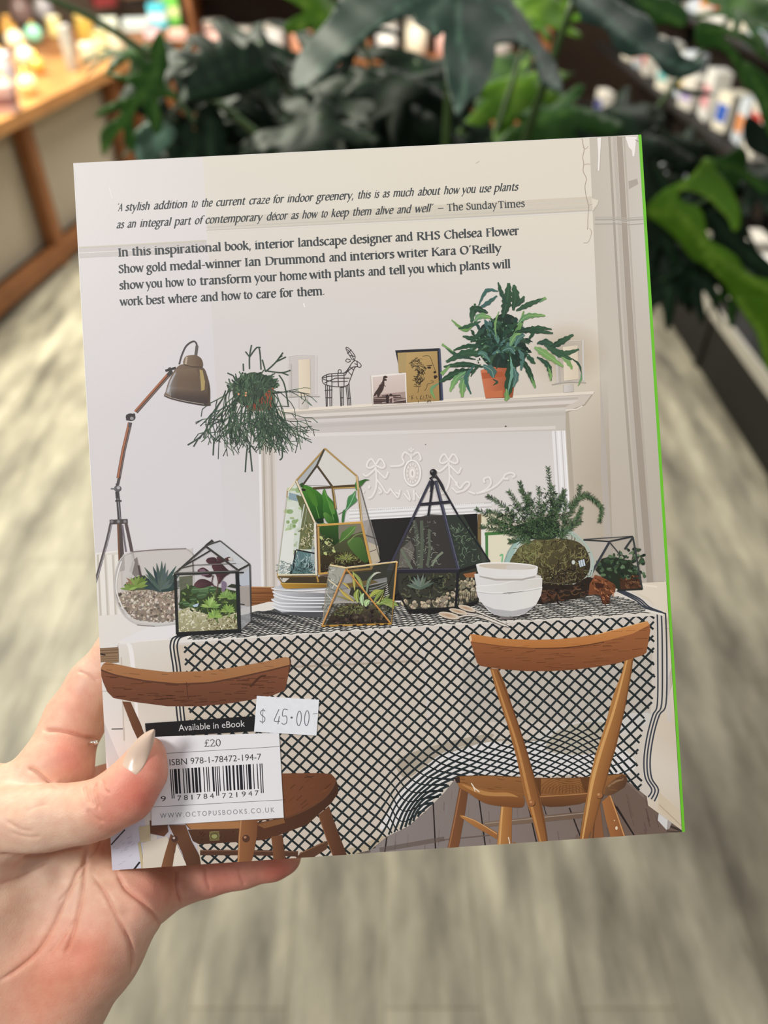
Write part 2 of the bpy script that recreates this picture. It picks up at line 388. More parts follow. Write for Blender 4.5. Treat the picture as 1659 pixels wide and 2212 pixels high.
A.free(); A.ell((660,48),6,5,(130,122,116)); A.T=A6; A.ell((725,1285),8,6,(90,82,76))
A.build('printed_mantelpiece', COVER)

# ---------------------------------------------------------------- things on the printed mantel
Z0 = Art.Z
A = Art(A4)                                            # floor lamp
for p, wd, c in (([(205,1490),(165,1660),(60,2020),(16,2090)],21,(96,88,88)),([(268,1490),(290,1800),(284,1830)],34,(84,74,72)),([(258,1490),(270,1800)],13,(118,84,64)),([(318,1490),(352,1650),(372,1760)],22,(92,80,78)),([(290,1500),(318,1700)],12,(120,112,122))):
    A.line(p, wd, c, True)
A.line([(213,1490),(176,1650),(70,2010)],6,(160,156,160))
A.line([(250,1190),(258,1300),(270,1470)],[16,26,26],(76,72,74)); A.line([(258,1300),(276,1460)],6,(150,148,152)); A.line([(238,1320),(284,1320)],12,(70,64,64))
A.line([(196,1478),(330,1472)],34,(78,72,70)); 
for x in (212,262,310): A.ell((x,1474),16,16,(150,148,150),c2=(86,80,78),n=14)
A.line([(268,1140),(256,1200)],20,(82,76,76)); A.ell((256,1228),27,24,(96,92,94)); A.ell((262,1222),13,12,(178,176,180)); A.line([(205,1228),(240,1230)],10,(120,118,122)); A.line([(248,1250),(252,1300)],20,(70,66,66))
A.line([(348,735),(300,940),(262,1150)],30,(92,62,48)); A.line([(341,735),(294,940),(257,1150)],13,(172,112,84)); A.line([(356,740),(312,930),(274,1140)],6,(120,112,112)); A.line([(350,735),(345,770)],22,(84,80,84))
A.line([(392,655),(650,362)],30,(96,62,46)); A.line([(384,652),(640,362)],12,(170,108,78)); A.line([(402,655),(655,372)],5,(128,120,118)); A.line([(632,385),(655,355)],26,(70,66,64))
A.ell((352,695),36,28,(66,60,60)); A.ell((362,704),14,12,(150,148,152)); A.line([(320,685),(385,675)],16,(58,54,54)); A.line([(322,708),(330,716)],14,(70,64,64))
A.line([(612,348),(690,326)],16,(60,55,52)); A.line([(640,325),(662,372)],20,(66,62,60))
A.line([(715,300),(735,230),(770,160),(825,128),(848,165),(838,240)],11,(82,78,74),True); A.line([(848,160),(838,240)],20,(96,92,88))
sh = [(603,532),(614,505),(640,420),(690,332),(750,300),(885,320),(925,390),(945,480),(946,590),(950,603),(900,606),(760,582),(655,556)]
A.poly(sh,(122,103,88),(96,80,68),((700,0),(930,0)),True)
A.poly([(616,515),(645,425),(695,340),(735,335),(706,440),(690,560)],(170,166,166,.95),(150,138,128,.1),((640,440),(715,450))); A.line([(632,510),(655,430),(690,365)],14,(196,196,202,.8),True)
A.poly([(640,470),(700,340),(840,330),(880,430),(880,470)],(150,128,106,.6),(140,118,98,.1),((700,340),(720,480))); A.poly([(655,480),(940,500),(944,590),(900,600),(655,550)],(84,74,74,.0),(80,70,70,.75),((700,480),(690,585))); 
A.poly([(868,340),(890,345),(908,430),(905,490),(880,500),(876,430)],(190,168,112,.8)); A.poly([(930,420),(944,480),(944,590),(930,590)],(80,66,54))
A.line([(603,532),(655,554),(760,580),(900,604),(950,602)],12,(72,64,58),True); A.line([(603,527),(655,549),(760,575),(900,598)],4,(170,160,150),True)
A.poly([(750,302),(752,260),(775,237),(840,233),(882,262),(888,322),(820,318)],(134,114,94),(98,80,64),((770,0),(890,0)),True); A.line([(772,245),(764,300)],14,(182,168,148)); A.line([(750,303),(820,319),(888,322)],6,(70,58,48))
A.build('printed_floor_lamp', COVER)

Art.Z = Z0
A = Art(A4)                                            # trailing plant in a terracotta pot
A.poly([(1180,470),(1425,460),(1400,640),(1230,650)],(116,60,46),(150,78,58),((1200,0),(1420,0)))
A.poly([(1120,440),(1180,390),(1270,360),(1380,390),(1440,430),(1400,470),(1340,540),(1260,600),(1180,600),(1120,540)],(62,76,60),sm=True)
A.poly([(1340,520),(1410,500),(1395,635),(1350,640)],(148,76,56)); 
def twig(x, y, ang, n, L, w, c):
    pts = [(x,y)]
    for i in range(n):
        ang += R.uniform(-.28,.28); ang += (PI/2-ang)*.1; x += math.cos(ang)*L; y += math.sin(ang)*L; pts.append((x,y))
    A.line(pts, w, c, True, n=3); return x, y, ang
GC = [(52,70,56),(70,94,72),(42,56,48),(88,112,86),(64,80,68)]
A.group()
for i in range(150):                                   # bushy crown
    a = R.uniform(-PI, 0); r = R.random()**.5; x = 1270+190*r*math.cos(a); y = 460+95*r*math.sin(a)+R.uniform(0,60)
    twig(x, y, -PI/2+(x-1270)/150+R.uniform(-.8,.8), 2, R.uniform(14,30), R.uniform(6,10), R.choice(GC))
A.free()
for layer in range(2):
    A.group()
    for i in range(30):
        x = 1260+R.uniform(-205,150); y = R.uniform(430,620); side = (x-1270)/190
        ang = PI/2-side*R.uniform(.4,.9)+R.uniform(-.3,.3)
        lim = 1000-abs(side)*60+R.uniform(-120,100); w = R.uniform(5.5,8)
        tips = [(x,y,ang)]; d = 0
        while tips and d < 7:
            nt = []
            for (x,y,ang) in tips:
                if y > lim: continue
                X, Y, an = twig(x, y, ang, 1, R.uniform(42,74), w, R.choice(GC))
                k = 2 if R.random() < (.25 if d < 2 else .6) else 1
                nt += [(X,Y,an+(PI/2-an)*.15+(R.uniform(.25,.75)*(1 if q else -1) if k > 1 else R.uniform(-.3,.3))) for q in range(k)]
            tips = nt[:5]; d += 1; w = max(4.5, w*.9)
    A.free()
A.group()
for p in ([(1240,335),(1240,245),(1255,155)],[(1240,245),(1210,205)],[(1240,245),(1308,172),(1326,340)],[(1308,172),(1322,174)],[(1360,355),(1435,285),(1490,212)],[(1440,280),(1512,245)],[(1360,355),(1335,265)],[(1372,350),(1480,362),(1547,345)],[(1480,362),(1532,382)],[(1195,350),(1193,295)],[(920,790),(950,690),(1040,555)],[(920,790),(860,850),(778,903)],[(860,850),(822,915)],[(920,790),(975,850),(1022,880)],[(975,850),(968,980)],[(950,705),(1030,718)],[(1460,250),(1485,235)],[(1405,640),(1420,720),(1480,780)],[(1385,650),(1440,760),(1540,870)],[(1075,365),(1120,385)],[(1460,380),(1500,450),(1530,610)],[(1225,900),(1215,1000),(1208,1105)],[(1240,900),(1250,1000),(1260,1100)],[(1480,900),(1485,990),(1465,1015)]):
    A.line(p, 9, (62,78,64), True)
for k in range(14): A.ell((1160+R.uniform(-30,60),470+R.uniform(0,70)),8,8,(214,150,110) if k < 3 else (86,108,80),n=8)
A.free(); A.build('printed_trailing_plant', COVER)

def candle(T, q, cdl, base, stem, name):
    Art.Z = Z0
    A = Art(T)
    A.poly(q,(222,216,210,.3)); A.poly(cdl,(229,216,196),(221,205,182),((cdl[0][0],0),(cdl[1][0],0)))
    (x0,y0),(x1,y1),(x2,y2),(x3,y3) = q
    A.line([(x0+8,y0),(x3+8,y3)],14,(236,232,228,.55)); A.line([(x1-8,y1),(x2-8,y2)],16,(238,235,230,.6)); A.line([(x0,y0),((x0+x1)/2,y0-10),(x1,y1)],4,(228,224,220,.8),True)
    A.line([(x0+30,y0+60),(x3+30,y3)],10,(200,196,190,.5)); A.line(base,8,(178,172,164),True); A.poly(stem,(214,208,202),(196,189,181),(stem[0],stem[1])); A.line([stem[0],stem[3]],5,(190,184,178)); A.build(name, COVER)
candle(A5,[(230,262),(472,256),(470,575),(232,600)],[(318,290),(412,286),(418,575),(322,592)],[(225,595),(360,588),(492,590)],[(325,600),(395,596),(400,690),(325,692)],'printed_candle_holder')
candle(A6,[(1125,600),(1362,585),(1368,915),(1140,940)],[(1190,640),(1310,625),(1320,900),(1200,915)],[(1100,946),(1230,925),(1378,930)],[(1198,945),(1275,940),(1280,1002),(1200,1010)],'printed_candle_holder')

Art.Z = Z0
A = Art(A5); A.group(); wc = (66,62,62)                # wire deer
for p in ([(515,430),(560,408),(640,400),(700,392),(760,310),(790,300),(828,330),(820,352),(780,352),(740,450),(715,500),(640,510),(560,500),(520,480),(512,440),(515,430)],
          [(520,450),(600,470),(720,465)],[(530,480),(620,440),(735,440)],[(545,415),(550,500)],[(590,405),(592,508)],[(640,402),(645,512)],[(690,395),(690,508)],[(715,375),(755,420)],[(735,345),(770,375)],[(700,400),(760,350),(800,345)],[(515,440),(560,425),(700,415),(745,330)],
          [(540,490),(545,672)],[(556,500),(553,672)],[(572,500),(576,670)],[(590,500),(590,668)],[(658,510),(664,668)],[(672,510),(672,668)],[(684,508),(684,665)],[(706,500),(722,665)],[(720,495),(733,664)],[(730,480),(746,664)],
          [(532,540),(596,535)],[(655,515),(690,515)],[(715,605),(745,602)],[(538,600),(592,598)],[(660,600),(688,598)],
          [(745,292),(715,282),(700,300),(722,312),(745,300)],[(770,290),(752,245),(718,205)],[(758,292),(720,230),(706,195),(718,190),(748,215),(780,262),(770,300)],[(715,240),(750,208)],[(735,255),(775,262)],[(795,300),(800,345)],[(775,320),(795,330)]):
    A.line(p, 5.5, wc, len(p) > 5)
A.ring((655,385),13,15,5,wc); A.free(); A.build('printed_wire_deer', COVER)

Art.Z = Z0
A = Art(A5)                                            # framed drawing
A.poly([(1107,214),(1468,196),(1493,622),(1200,640)],(46,46,52)); A.line([(1468,200),(1492,620)],14,(74,80,104)); A.poly([(1126,234),(1450,220),(1468,624),(1205,640),(1190,400),(1136,396)],(190,162,108),(164,132,82),((1126,234),(1460,624)))
A.poly([(1126,240),(1200,236),(1190,400),(1136,396)],(200,176,126,.6))
A.group()
for i in range(150):
    a = R.uniform(-2.6,1.6); r = R.uniform(15,95); x = 1275+r*.8*math.cos(a); y = 400+r*1.25*math.sin(a); b = a+1.2+R.uniform(-.6,.6); L = R.uniform(14,36)
    if x > 1375: continue
    A.line([(x,y),(x+L*.5*math.cos(b)+R.uniform(-5,5),y+L*.5*math.sin(b)),(x+L*math.cos(b+.4),y+L*math.sin(b+.4))], R.uniform(2.5,5), jit((62,52,38),14,R), True, n=3)
for i in range(40):
    x = R.uniform(1225,1400); y = R.uniform(570,620); A.line([(x,y),(x+R.uniform(-12,12),y+R.uniform(-10,26))], 3.5, (80,64,44))
for p in ([(1330,262),(1385,262),(1412,320),(1430,372),(1440,392),(1424,402)],[(1395,460),(1420,468),(1400,482),(1372,488),(1362,520),(1345,545)],[(1300,500),(1292,560)]): A.line(p, 4, (74,60,42), True)
A.free(); A.ell((1384,355),16,9,(52,42,34)); A.line([(1362,340),(1410,336)],6,(58,46,36)); A.ell((1430,392),12,9,(48,38,32)); A.ell((1436,428),16,11,(58,40,36)); A.ell((1432,440),10,5,(40,30,28))
A.build('printed_framed_drawing', COVER)
A = Art(A5)                                            # seaside postcard
A.poly([(908,420),(1195,396),(1203,642),(925,657)],(238,231,225)); A.line([(908,420),(924,657)],8,(205,194,182))
A.poly([(922,432),(1186,408),(1192,556),(930,585)],(216,200,192),(205,186,178),((922,430),(930,580))); A.poly([(930,580),(1190,550),(1196,640),(930,652)],(168,146,138)); A.poly([(928,598),(1080,585),(1196,605),(1197,642),(930,653)],(94,74,70)); A.line([(932,605),(1195,612)],5,(180,160,152)); A.line([(930,630),(1195,632)],6,(60,46,46)); A.line([(1000,585),(1150,580),(1150,600)],7,(60,50,50)); A.line([(1000,640),(1190,618)],5,(196,178,170))
A.poly([(926,592),(940,560),(962,530),(985,490),(1002,468),(1008,440),(1012,424),(1030,420),(1046,430),(1040,440),(1024,442),(1040,452),(1036,462),(1018,462),(1020,490),(1012,530),(998,556),(985,572),(975,594),(962,594),(958,572),(945,585)],(72,56,52)); A.line([(1015,496),(1030,510)],5,(72,56,52)); A.line([(975,500),(1005,480)],5,(120,98,92))
A.poly([(1030,578),(1048,572),(1056,600),(1054,645),(1034,648)],(58,44,44)); A.ell((1072,578),12,12,(66,50,48)); A.poly([(1060,590),(1090,590),(1095,640),(1062,642)],(196,172,166)); A.poly([(1062,610),(1085,600),(1082,640),(1064,642)],(92,72,70))
A.build('printed_postcard', COVER)

Art.Z = Z0+24e-6
A = Art(A6)                                            # big fern in terracotta
A.poly([(520,830),(600,800),(812,800),(806,860),(782,1048),(562,1057)],(206,122,86),(150,78,50),((540,0),(800,0))); A.poly([(548,985),(640,1000),(700,990),(700,1048),(562,1057)],(222,132,90,.7)); A.poly([(530,850),(700,840),(712,880),(536,900)],(196,104,66,.6)); A.line([(562,1056),(782,1048)],5,(150,80,50))
DK = [(40,62,50),(50,76,58),(34,52,44),(58,90,66),(44,70,62)]; LT = [(104,146,88),(122,160,104),(92,134,84),(96,140,112)]; BLU = [(74,108,104),(84,120,112)]
A.poly([(520,480),(600,430),(690,370),(790,390),(840,480),(880,600),(900,690),(820,800),(620,800),(540,740),(500,640)],(38,54,46),sm=True)
A.group()
for i in range(110):
    a = R.uniform(0,2*PI); r = R.uniform(20,200); x = 690+r*1.25*math.cos(a); y = 590+r*math.sin(a); b = math.atan2(y-650,x-690)+R.uniform(-.7,.7); L = R.uniform(60,120)
    A.leaf([(x-L*.5*math.cos(b),y-L*.5*math.sin(b)),(x,y-10),(x+L*.5*math.cos(b),y+L*.5*math.sin(b)+10)], R.uniform(18,36), jit(R.choice(DK+DK+BLU),10,R), None, .25, .12, None, R.uniform(0,6))
A.free()
LV = [([(700,400),(735,270),(752,118)],78,0),([(785,340),(805,230),(790,132)],66,0),([(795,315),(850,265),(878,226)],42,0),([(810,345),(900,298),(1052,238)],42,0),([(1000,275),(1052,236)],22,1),([(735,290),(690,200),(664,112)],34,0),([(664,186),(570,180),(505,300)],30,2),([(510,322),(580,280),(655,222)],36,2),
      ([(580,360),(470,330),(448,440)],60,0),([(478,340),(474,285)],16,0),([(470,430),(520,385),(605,400)],50,1),([(470,450),(390,500),(285,418)],30,1),([(520,430),(420,470),(340,490)],34,0),([(620,570),(480,575),(375,550)],44,0),([(540,640),(420,630),(300,665)],34,0),([(570,700),(400,690),(240,760)],62,0),([(480,740),(320,700),(208,612)],28,0),([(300,680),(208,615)],20,1),([(540,800),(380,780),(220,800)],44,0),([(270,790),(200,860)],30,1),([(480,830),(330,850),(185,925)],62,0),([(400,840),(320,900),(272,1002)],48,1),([(430,840),(380,930),(370,1048)],64,1),([(470,790),(400,890),(442,1022)],32,2),([(180,935),(120,985),(150,1062)],26,1),([(520,780),(470,830),(440,880)],20,0),
      ([(650,570),(640,450),(670,350)],18,1),([(760,640),(790,565),(862,512)],52,1),([(700,560),(760,480),(840,440)],40,0),([(790,530),(840,470),(872,345)],34,1),([(820,460),(900,388),(1046,382)],44,1),([(800,520),(930,500),(1110,528)],48,0),([(930,490),(990,480),(1100,495)],30,0),([(900,600),(960,500),(935,470)],34,0),([(560,480),(520,520),(440,600)],40,0),
      ([(800,640),(830,570),(880,540)],46,2),([(980,610),(1060,600),(1130,650)],50,0),([(1080,650),(1170,600),(1276,538)],52,0),([(1090,640),(1200,690),(1322,658)],44,0),([(960,640),(1040,690),(1195,800)],58,1),([(1040,620),(1150,690),(1265,740)],52,0),([(1180,720),(1240,770),(1265,820)],36,1),([(1260,730),(1320,780),(1342,850)],18,0),([(1342,850),(1338,900),(1315,955)],16,1),([(980,720),(1070,790),(1092,912)],42,0),([(1070,800),(1090,860),(1090,915)],24,1),([(850,720),(910,830),(965,970)],44,0),([(930,880),(950,930),(965,975)],22,1),([(830,660),(860,720),(850,830)],40,2),([(880,680),(930,740),(965,775)],40,0),([(800,700),(760,650),(700,670)],50,2),([(500,700),(540,690),(600,760)],44,2),
      ([(540,790),(610,830),(625,890)],70,2),([(620,900),(655,925),(622,950)],16,0),([(760,680),(765,870),(728,1075)],84,0),([(730,980),(735,1040),(728,1078)],44,1),([(790,800),(810,880),(785,965)],44,2)]
for i, (p, wd, k) in enumerate(LV):
    A.leaf(p, wd, jit([R.choice(DK), R.choice(LT), R.choice(BLU)][k],6,R), jit([(60,92,66),(128,168,98),(72,108,98)][k],8,R), .22, .13, ([(66,100,76),(150,186,120),(120,156,140)][k] if wd > 40 else None), i*1.3)
A.leaf([(765,720),(775,850),(745,1000)], 26, (112,156,140), None, .3, .2)
A.group()
for i in range(40): A.ell((R.uniform(470,930),R.uniform(430,770)),R.uniform(5,12),R.uniform(3,7),jit(R.choice([(96,134,104),(120,160,120),(24,34,30)]),10,R),R.uniform(0,180),8)
A.free(); A.build('printed_potted_fern', COVER)
# ---------------------------------------------------------------- printed floor, table and cloth
R = random.Random(21)
Art.Z = Z0
A = Art((0, 0, 1))
A.grid([(215,1640),(1330,1640),(1480,1800),(242,1882)], [[(205,198,200),(178,168,164),(120,100,90)],[(210,205,214),(158,146,142),(128,110,100)],[(214,210,220),(150,138,133),(112,94,84)]], 14, 8)
A.grid([(760,1700),(1330,1670),(1420,1800),(790,1850)], [[(168,158,156,.2),(150,136,130,.7),(122,102,92,.9)],[(160,150,148,.6),(140,126,120,.9),(116,98,88,1)]], 8, 4)
A.poly([(1320,1690),(1352,1690),(1478,1800),(1240,1812)], (124,104,92,.8))
A.group()
for i in range(110):
    x = R.uniform(740,1440); y = R.uniform(1690,1850); L = R.uniform(8,40); k = (x-1000)/1500
    A.line([(x,y),(x+L*k,y+L)], R.uniform(1,3), jit((150,136,130) if x < 1250 else (112,92,82),18,R)+(.45,))
A.free()
for p in ([(838,1790),(830,1850)],[(935,1718),(941,1838)],[(1030,1690),(1049,1832)],[(1130,1690),(1160,1824)],[(1230,1690),(1258,1752),(1256,1750),(1284,1720)],[(1332,1742),(1372,1808)],[(1230,1745),(1258,1818)]): 
    if len(p) < 4: A.line(p, 3, (44,36,34))
A.line([(1325,1735),(1372,1808)],3,(40,32,30))
A.line([(1180,1760),(1160,1690)],2,(50,42,40)); A.line([(800,1838),(760,1850)],6,(112,98,92,.6)); A.poly([(795,1816),(806,1812),(812,1832),(799,1834)],(84,76,66)); A.line([(820,1836),(960,1812)],10,(116,98,88,.4)); A.line([(950,1815),(1100,1800)],3,(118,100,92,.6)); A.line([(1180,1836),(1290,1815)],8,(96,80,72,.4))
A.poly([(1425,1742),(1446,1742),(1440,1793),(1421,1772)],(216,213,211)); A.poly([(1446,1746),(1456,1765),(1446,1790),(1440,1792)],(168,160,156)); A.line([(1455,1765),(1478,1795)],4,(70,58,50)); A.line([(1448,1785),(1476,1796)],5,(66,56,50)); A.line([(1440,1795),(1478,1798)],3,(78,66,58))
# pale strip of the printed room at the bottom left
A.grid([(213,1436),(330,1440),(340,1872),(240,1880)], [[(228,223,218),(222,216,208)],[(226,222,220),(218,210,200)],[(219,214,218),(224,216,204)],[(212,208,218),(222,214,202)]], 4, 10)
A.poly([(241,1705),(300,1700),(330,1876),(242,1881)], (209,206,219))
A.line([(241,1575),(282,1574)],3,(120,116,112)); A.line([(216,1494),(232,1493)],2,(196,190,186)); A.line([(240,1825),(270,1792)],3,(70,66,68)); A.line([(288,1880),(302,1862)],4,(44,40,40)); A.line([(255,1645),(285,1612)],2.5,(120,114,116))
A.poly([(217,1560),(225,1560),(275,1680),(262,1700),(240,1690)],(206,203,203))
for i in range(24): 
    x = R.uniform(244,285); y = R.uniform(1790,1870); A.line([(x,y),(x+R.uniform(3,9),y-R.uniform(2,6))],1.2,(188,182,196))
A.build('printed_floor', COVER)

A = Art((0, 0, 1))                                     # table top and its white cover
A.T = A7
A.poly([(1060,868),(1305,872),(1305,1006),(1150,1010),(1060,1000)],(158,104,62),(134,84,48),((1060,0),(1305,0)),)
for i in range(14): 
    y = R.uniform(878,1000); A.line([(1150,y),(1300,y+R.uniform(-4,4))],4,jit((128,80,46),14,R)+(.6,))
A.poly([(1060,870),(1142,870),(1146,1005),(1060,1000)],(188,160,128,.7)); A.line([(1062,870),(1300,874)],5,(196,150,104)); A.line([(1150,985),(1300,985)],10,(110,70,42))
A.poly([(55,1076),(250,1062),(620,1105),(620,1200),(210,1282),(205,1306),(62,1300)],(229,224,216),(224,220,220),((60,1080),(500,1280)))
A.T = B2
A.poly([(58,118),(190,110),(192,206),(62,212)],(146,118,90)); 
for y in (120,132,150,172,186,200): A.line([(60,y),(190,y-5)],5,(96,72,54) if y in (132,150) else (122,96,72))
A.line([(60,150),(110,160)],9,(50,38,30))
A.T=(0,0,1)
A.grid([(255,1386),(480,1372),(480,1700),(278,1700)], [[(224,219,212),(219,209,198)],[(212,203,190),(208,197,184)],[(226,221,214),(214,203,190)],[(226,221,216),(215,204,192)]], 6, 8)
A.poly([(255,1386),(330,1350),(386,1338),(386,1376),(262,1392)],(229,226,227)); A.line([(255,1386),(263,1388),(384,1379)],3,(232,228,224)); A.line([(275,1390),(285,1420),(300,1600)],[6,10,4],(236,232,230),True); A.line([(262,1420),(268,1600)],3,(200,190,178))
# right hand end of the table
A.build('printed_table', COVER); A = Art((0, 0, 1))
A.grid([(1340,1262),(1452,1258),(1476,1796),(1400,1740)], [[(224,213,192),(222,208,186)],[(222,212,196),(212,198,178)],[(226,219,210),(222,212,198)],[(216,202,184),(212,196,176)],[(224,214,200),(218,208,194)],[(218,205,186),(206,190,166)]], 5, 14)
A.poly([(1330,1262),(1450,1256),(1456,1332),(1434,1332),(1400,1290)],(229,219,203),(226,214,194),((1330,0),(1450,0))); A.line([(1434,1342),(1456,1342)],14,(206,193,172)); A.line([(1436,1358),(1458,1357)],2,(196,180,158)); A.line([(1380,1262),(1420,1268)],4,(238,228,210)); 
A.poly([(1424,1712),(1478,1760),(1479,1796),(1420,1746)],(212,196,172)); A.line([(1424,1738),(1478,1790)],2.5,(190,172,146))
A.line([(1438,1500),(1462,1430)],14,(206,192,176,.5),True); A.line([(1440,1420),(1446,1560)],10,(236,231,226,.5),True)
A.build('printed_table', COVER)

A = Art((0, 0, 1))                                     # lattice cloth
hem = [(372,1374),(1424,1318),(1434,1335),(1440,1420),(1437,1520),(1416,1562),(1405,1640),(1412,1690),(1425,1708),(1414,1732),(1394,1718),(1360,1690),(1340,1660),(1330,1680),(985,1680),(960,1712),(920,1752),(880,1786),(838,1806),(800,1836),(745,1850),(700,1856),(560,1866),(430,1870),(420,1700),(392,1500)]
A.poly(hem, (206,192,176), (212,203,192), ((400,0),(1430,0)))
A.poly([(372,1378),(700,1360),(910,1348),(1430,1322),(1434,1336),(1300,1342),(910,1364),(600,1384),(378,1394)], (222,213,205,.9))
A.poly([(910,1360),(914,1360),(930,1560),(924,1560)],(226,218,212,.8)); A.line([(520,1436),(905,1418)],14,(224,212,202,.5)); A.line([(520,1446),(905,1428)],5,(192,174,154,.5))
A.poly([(1000,1420),(1410,1400),(1405,1560),(1000,1560)],(214,207,196,.5))
# sun-lit folds over the chair seat
A.poly([(905,1672),(960,1625),(1060,1602),(1120,1612),(1180,1590),(1260,1575),(1330,1610),(1370,1640),(1350,1672),(1180,1675),(990,1678),(955,1710),(905,1755),(858,1782),(820,1790),(845,1745),(870,1705)],(228,224,222),sm=True)
A.poly([(1150,1600),(1200,1570),(1330,1545),(1400,1540),(1400,1562),(1330,1590),(1240,1600)],(226,222,216,.8),sm=True); A.poly([(1180,1620),(1210,1575),(1300,1560),(1320,1610),(1260,1630)],(204,194,174,.7),sm=True); A.line([(960,1628),(1060,1600),(1180,1600)],4,(186,174,156,.8),True)
A.poly([(860,1640),(960,1605),(1060,1585),(1050,1600),(960,1625),(880,1680)],(188,176,158,.6),sm=True)
A.poly([(745,1850),(800,1836),(838,1806),(820,1806),(780,1826),(740,1836)],(190,174,150))
def dz(a, b, x): 
    t = max(0, min(1, (x-a)/(b-a))); return t*t*(3-2*t)
def cloth(u, v):
    x = 418+28.1*u+1.8*v; y = 1388-1.77*u+26.6*v
    if v < .35: y += (.35-v)*6; 
    # folds: the cloth is flattened where it runs forward over the seat of the right hand chair
    k = dz(880, 1010, x)*(1-dz(1290, 1420, x))
    y0 = 1612+ (x-1050)*-.03 + 34*math.exp(-((x-1250)/75)**2)*-1
    if y > y0: y = y - (y-y0)*.5*k
    y += k*7*math.sin((x-900)/52)*dz(1545, 1625, y)
    s = dz(1620, 1780, y)*dz(790, 890, x)*(1-dz(960, 1040, x))
    x -= s*.42*(x-815); y -= s*10
    q = dz(1490, 1640, y)*dz(1150, 1400, x)
    x -= q*22; y += q*6*math.sin(x/30)
    # crease down the middle
    x += 2.4*math.exp(-((x-(912+(y-1360)*.06))/14)**2)*math.sin(y/9)
    return x, y
from mathutils.geometry import intersect_point_tri_2d
def inside(p, poly):
    x, y = p; c = False; j = len(poly)-1
    for i in range(len(poly)):
        xi, yi = poly[i]; xj, yj = poly[j]
        if (yi > y) != (yj > y) and x < (xj-xi)*(y-yi)/(yj-yi)+xi: c = not c
        j = i
    return c
front = [(394,1384)]+[(418+28.1*u-(0), 1380-1.77*u) for u in range(0,37)]+[(1413,1340),(1416,1500),(1392,1562),(1376,1640),(1388,1690),(1404,1712),(1388,1712),(1352,1690),(1335,1668),(1330,1680),(985,1680),(960,1712),(920,1752),(880,1786),(838,1806),(800,1836),(745,1850),(560,1866),(434,1870),(412,1600)]
def lattice(fn, us, clip, w, col, ulim, vlim, step=.125, L0=9.6):
    for sgn in (1, -1):
        for k in us:
            run = []
            t = 0.0
            n = int((vlim[1]-vlim[0])/step)
            for i in range(n+1):
                v = vlim[0]+i*step; u = k+sgn*v
                ok = False
                if ulim[0] <= u <= ulim[1]:
                    p = fn(u, v); ok = inside(p, clip)
                if ok: run.append(p)
                if (not ok or i == n) and run:
                    if len(run) > 1: A.line(run, [w*max(.45, min(1.1, math.dist(run[max(0,q-1)], run[min(len(run)-1,q+1)])/L0/(1 if 0 < q < len(run)-1 else .5))) for q in range(len(run))], col[0] if sgn > 0 else col[1])
                    run = []
A.group(); lattice(cloth, range(-24, 62), front, 4.6, ((32,38,40),(42,50,52)), (-.9, 35.7), (-.1, 20)); A.free()
# table top part of the cloth, seen at a shallow angle
topc = [(388,1372),(520,1330),(600,1306),(860,1300),(1020,1300),(1190,1290),(1335,1276),(1392,1308),(1424,1322),(1410,1326),(910,1352),(640,1370),(394,1384)]
A.poly([(372,1374),(500,1320),(580,1300),(1020,1296),(1340,1262),(1404,1300),(1434,1324),(1424,1330),(910,1354),(640,1372),(376,1390)],(226,222,216),(222,214,202),((380,0),(1430,0)))
def top(u, v): 
    d = 1+.05*v; x = 418+28.1*u+(7.0-.55*u)*v*.9; y = 1386-1.77*u-4.9*v/d**.6+1.3*math.sin(x/17)+1.0*math.sin(x/7+v)
    if x > 1180: y += .0
    return x, y
A.group(); lattice(top, range(-30, 64), topc, 1.9, ((52,54,54),(62,64,64)), (-.9, 36), (0, 20), .25, 14.5); A.free()
# stripes along both edges
for d in (0, 7.5, 15):
    A.line([(405+d,1372),(392+d,1372),(374+d,1378),(368+d,1392),(369+d,1410),(375+d,1450),(381+d,1530),(386+d,1580),(392+d,1700)],3.4,(48,52,58),True)
    A.line([(1332+d*.5,1276-d*.2),(1372+d*.6,1296-d*.2),(1392+d*.8,1312),(1416+d*1.2,1323+d*.1),(1420+d*1.2,1334),(1421+d*1.3,1420),(1420+d*1.25,1520),(1410+d*.95,1545),(1398+d*.9,1590),(1391+d*.9,1640),(1394+d*.9,1680),(1408+d*.95,1706),(1400+d*.9,1722+d*.6)],3.2,(62,66,76),True)
A.line([(1394,1318),(1432,1328)],5,(230,224,214))
A.build('printed_tablecloth', COVER)

# ---------------------------------------------------------------- printed terrariums and tableware
def pebbles(A, poly, n, cols, r0, r1):
    xs = [p[0] for p in poly]; ys = [p[1] for p in poly]; k = 0
    A.group()
    while k < n:
        p = (R.uniform(min(xs),max(xs)), R.uniform(min(ys),max(ys)))
        if inside(p, poly):
            r = R.uniform(r0, r1); c = jit(R.choice(cols),12,R); A.ell((p[0]+r*.2,p[1]+r*.35),r*1.15,r*.9,tuple(v*.68 for v in c),R.uniform(0,180),7); A.ell(p, r, r*.75, c, R.uniform(0,180), 7)
        k += 1
    A.free()
def tufts(A, poly, n, cols, L, w, dirn=None):
    xs = [p[0] for p in poly]; ys = [p[1] for p in poly]
    A.group()
    for k in range(n):
        p = (R.uniform(min(xs),max(xs)), R.uniform(min(ys),max(ys)))
        if not inside(p, poly): continue
        a = R.uniform(0, 2*PI) if dirn is None else dirn+R.uniform(-.8,.8); l = R.uniform(.5,1)*L
        A.line([p,(p[0]+l*.5*math.cos(a+.4),p[1]+l*.5*math.sin(a+.4)),(p[0]+l*math.cos(a),p[1]+l*math.sin(a))],w,jit(R.choice(cols),12,R),True,n=3)
    A.free()
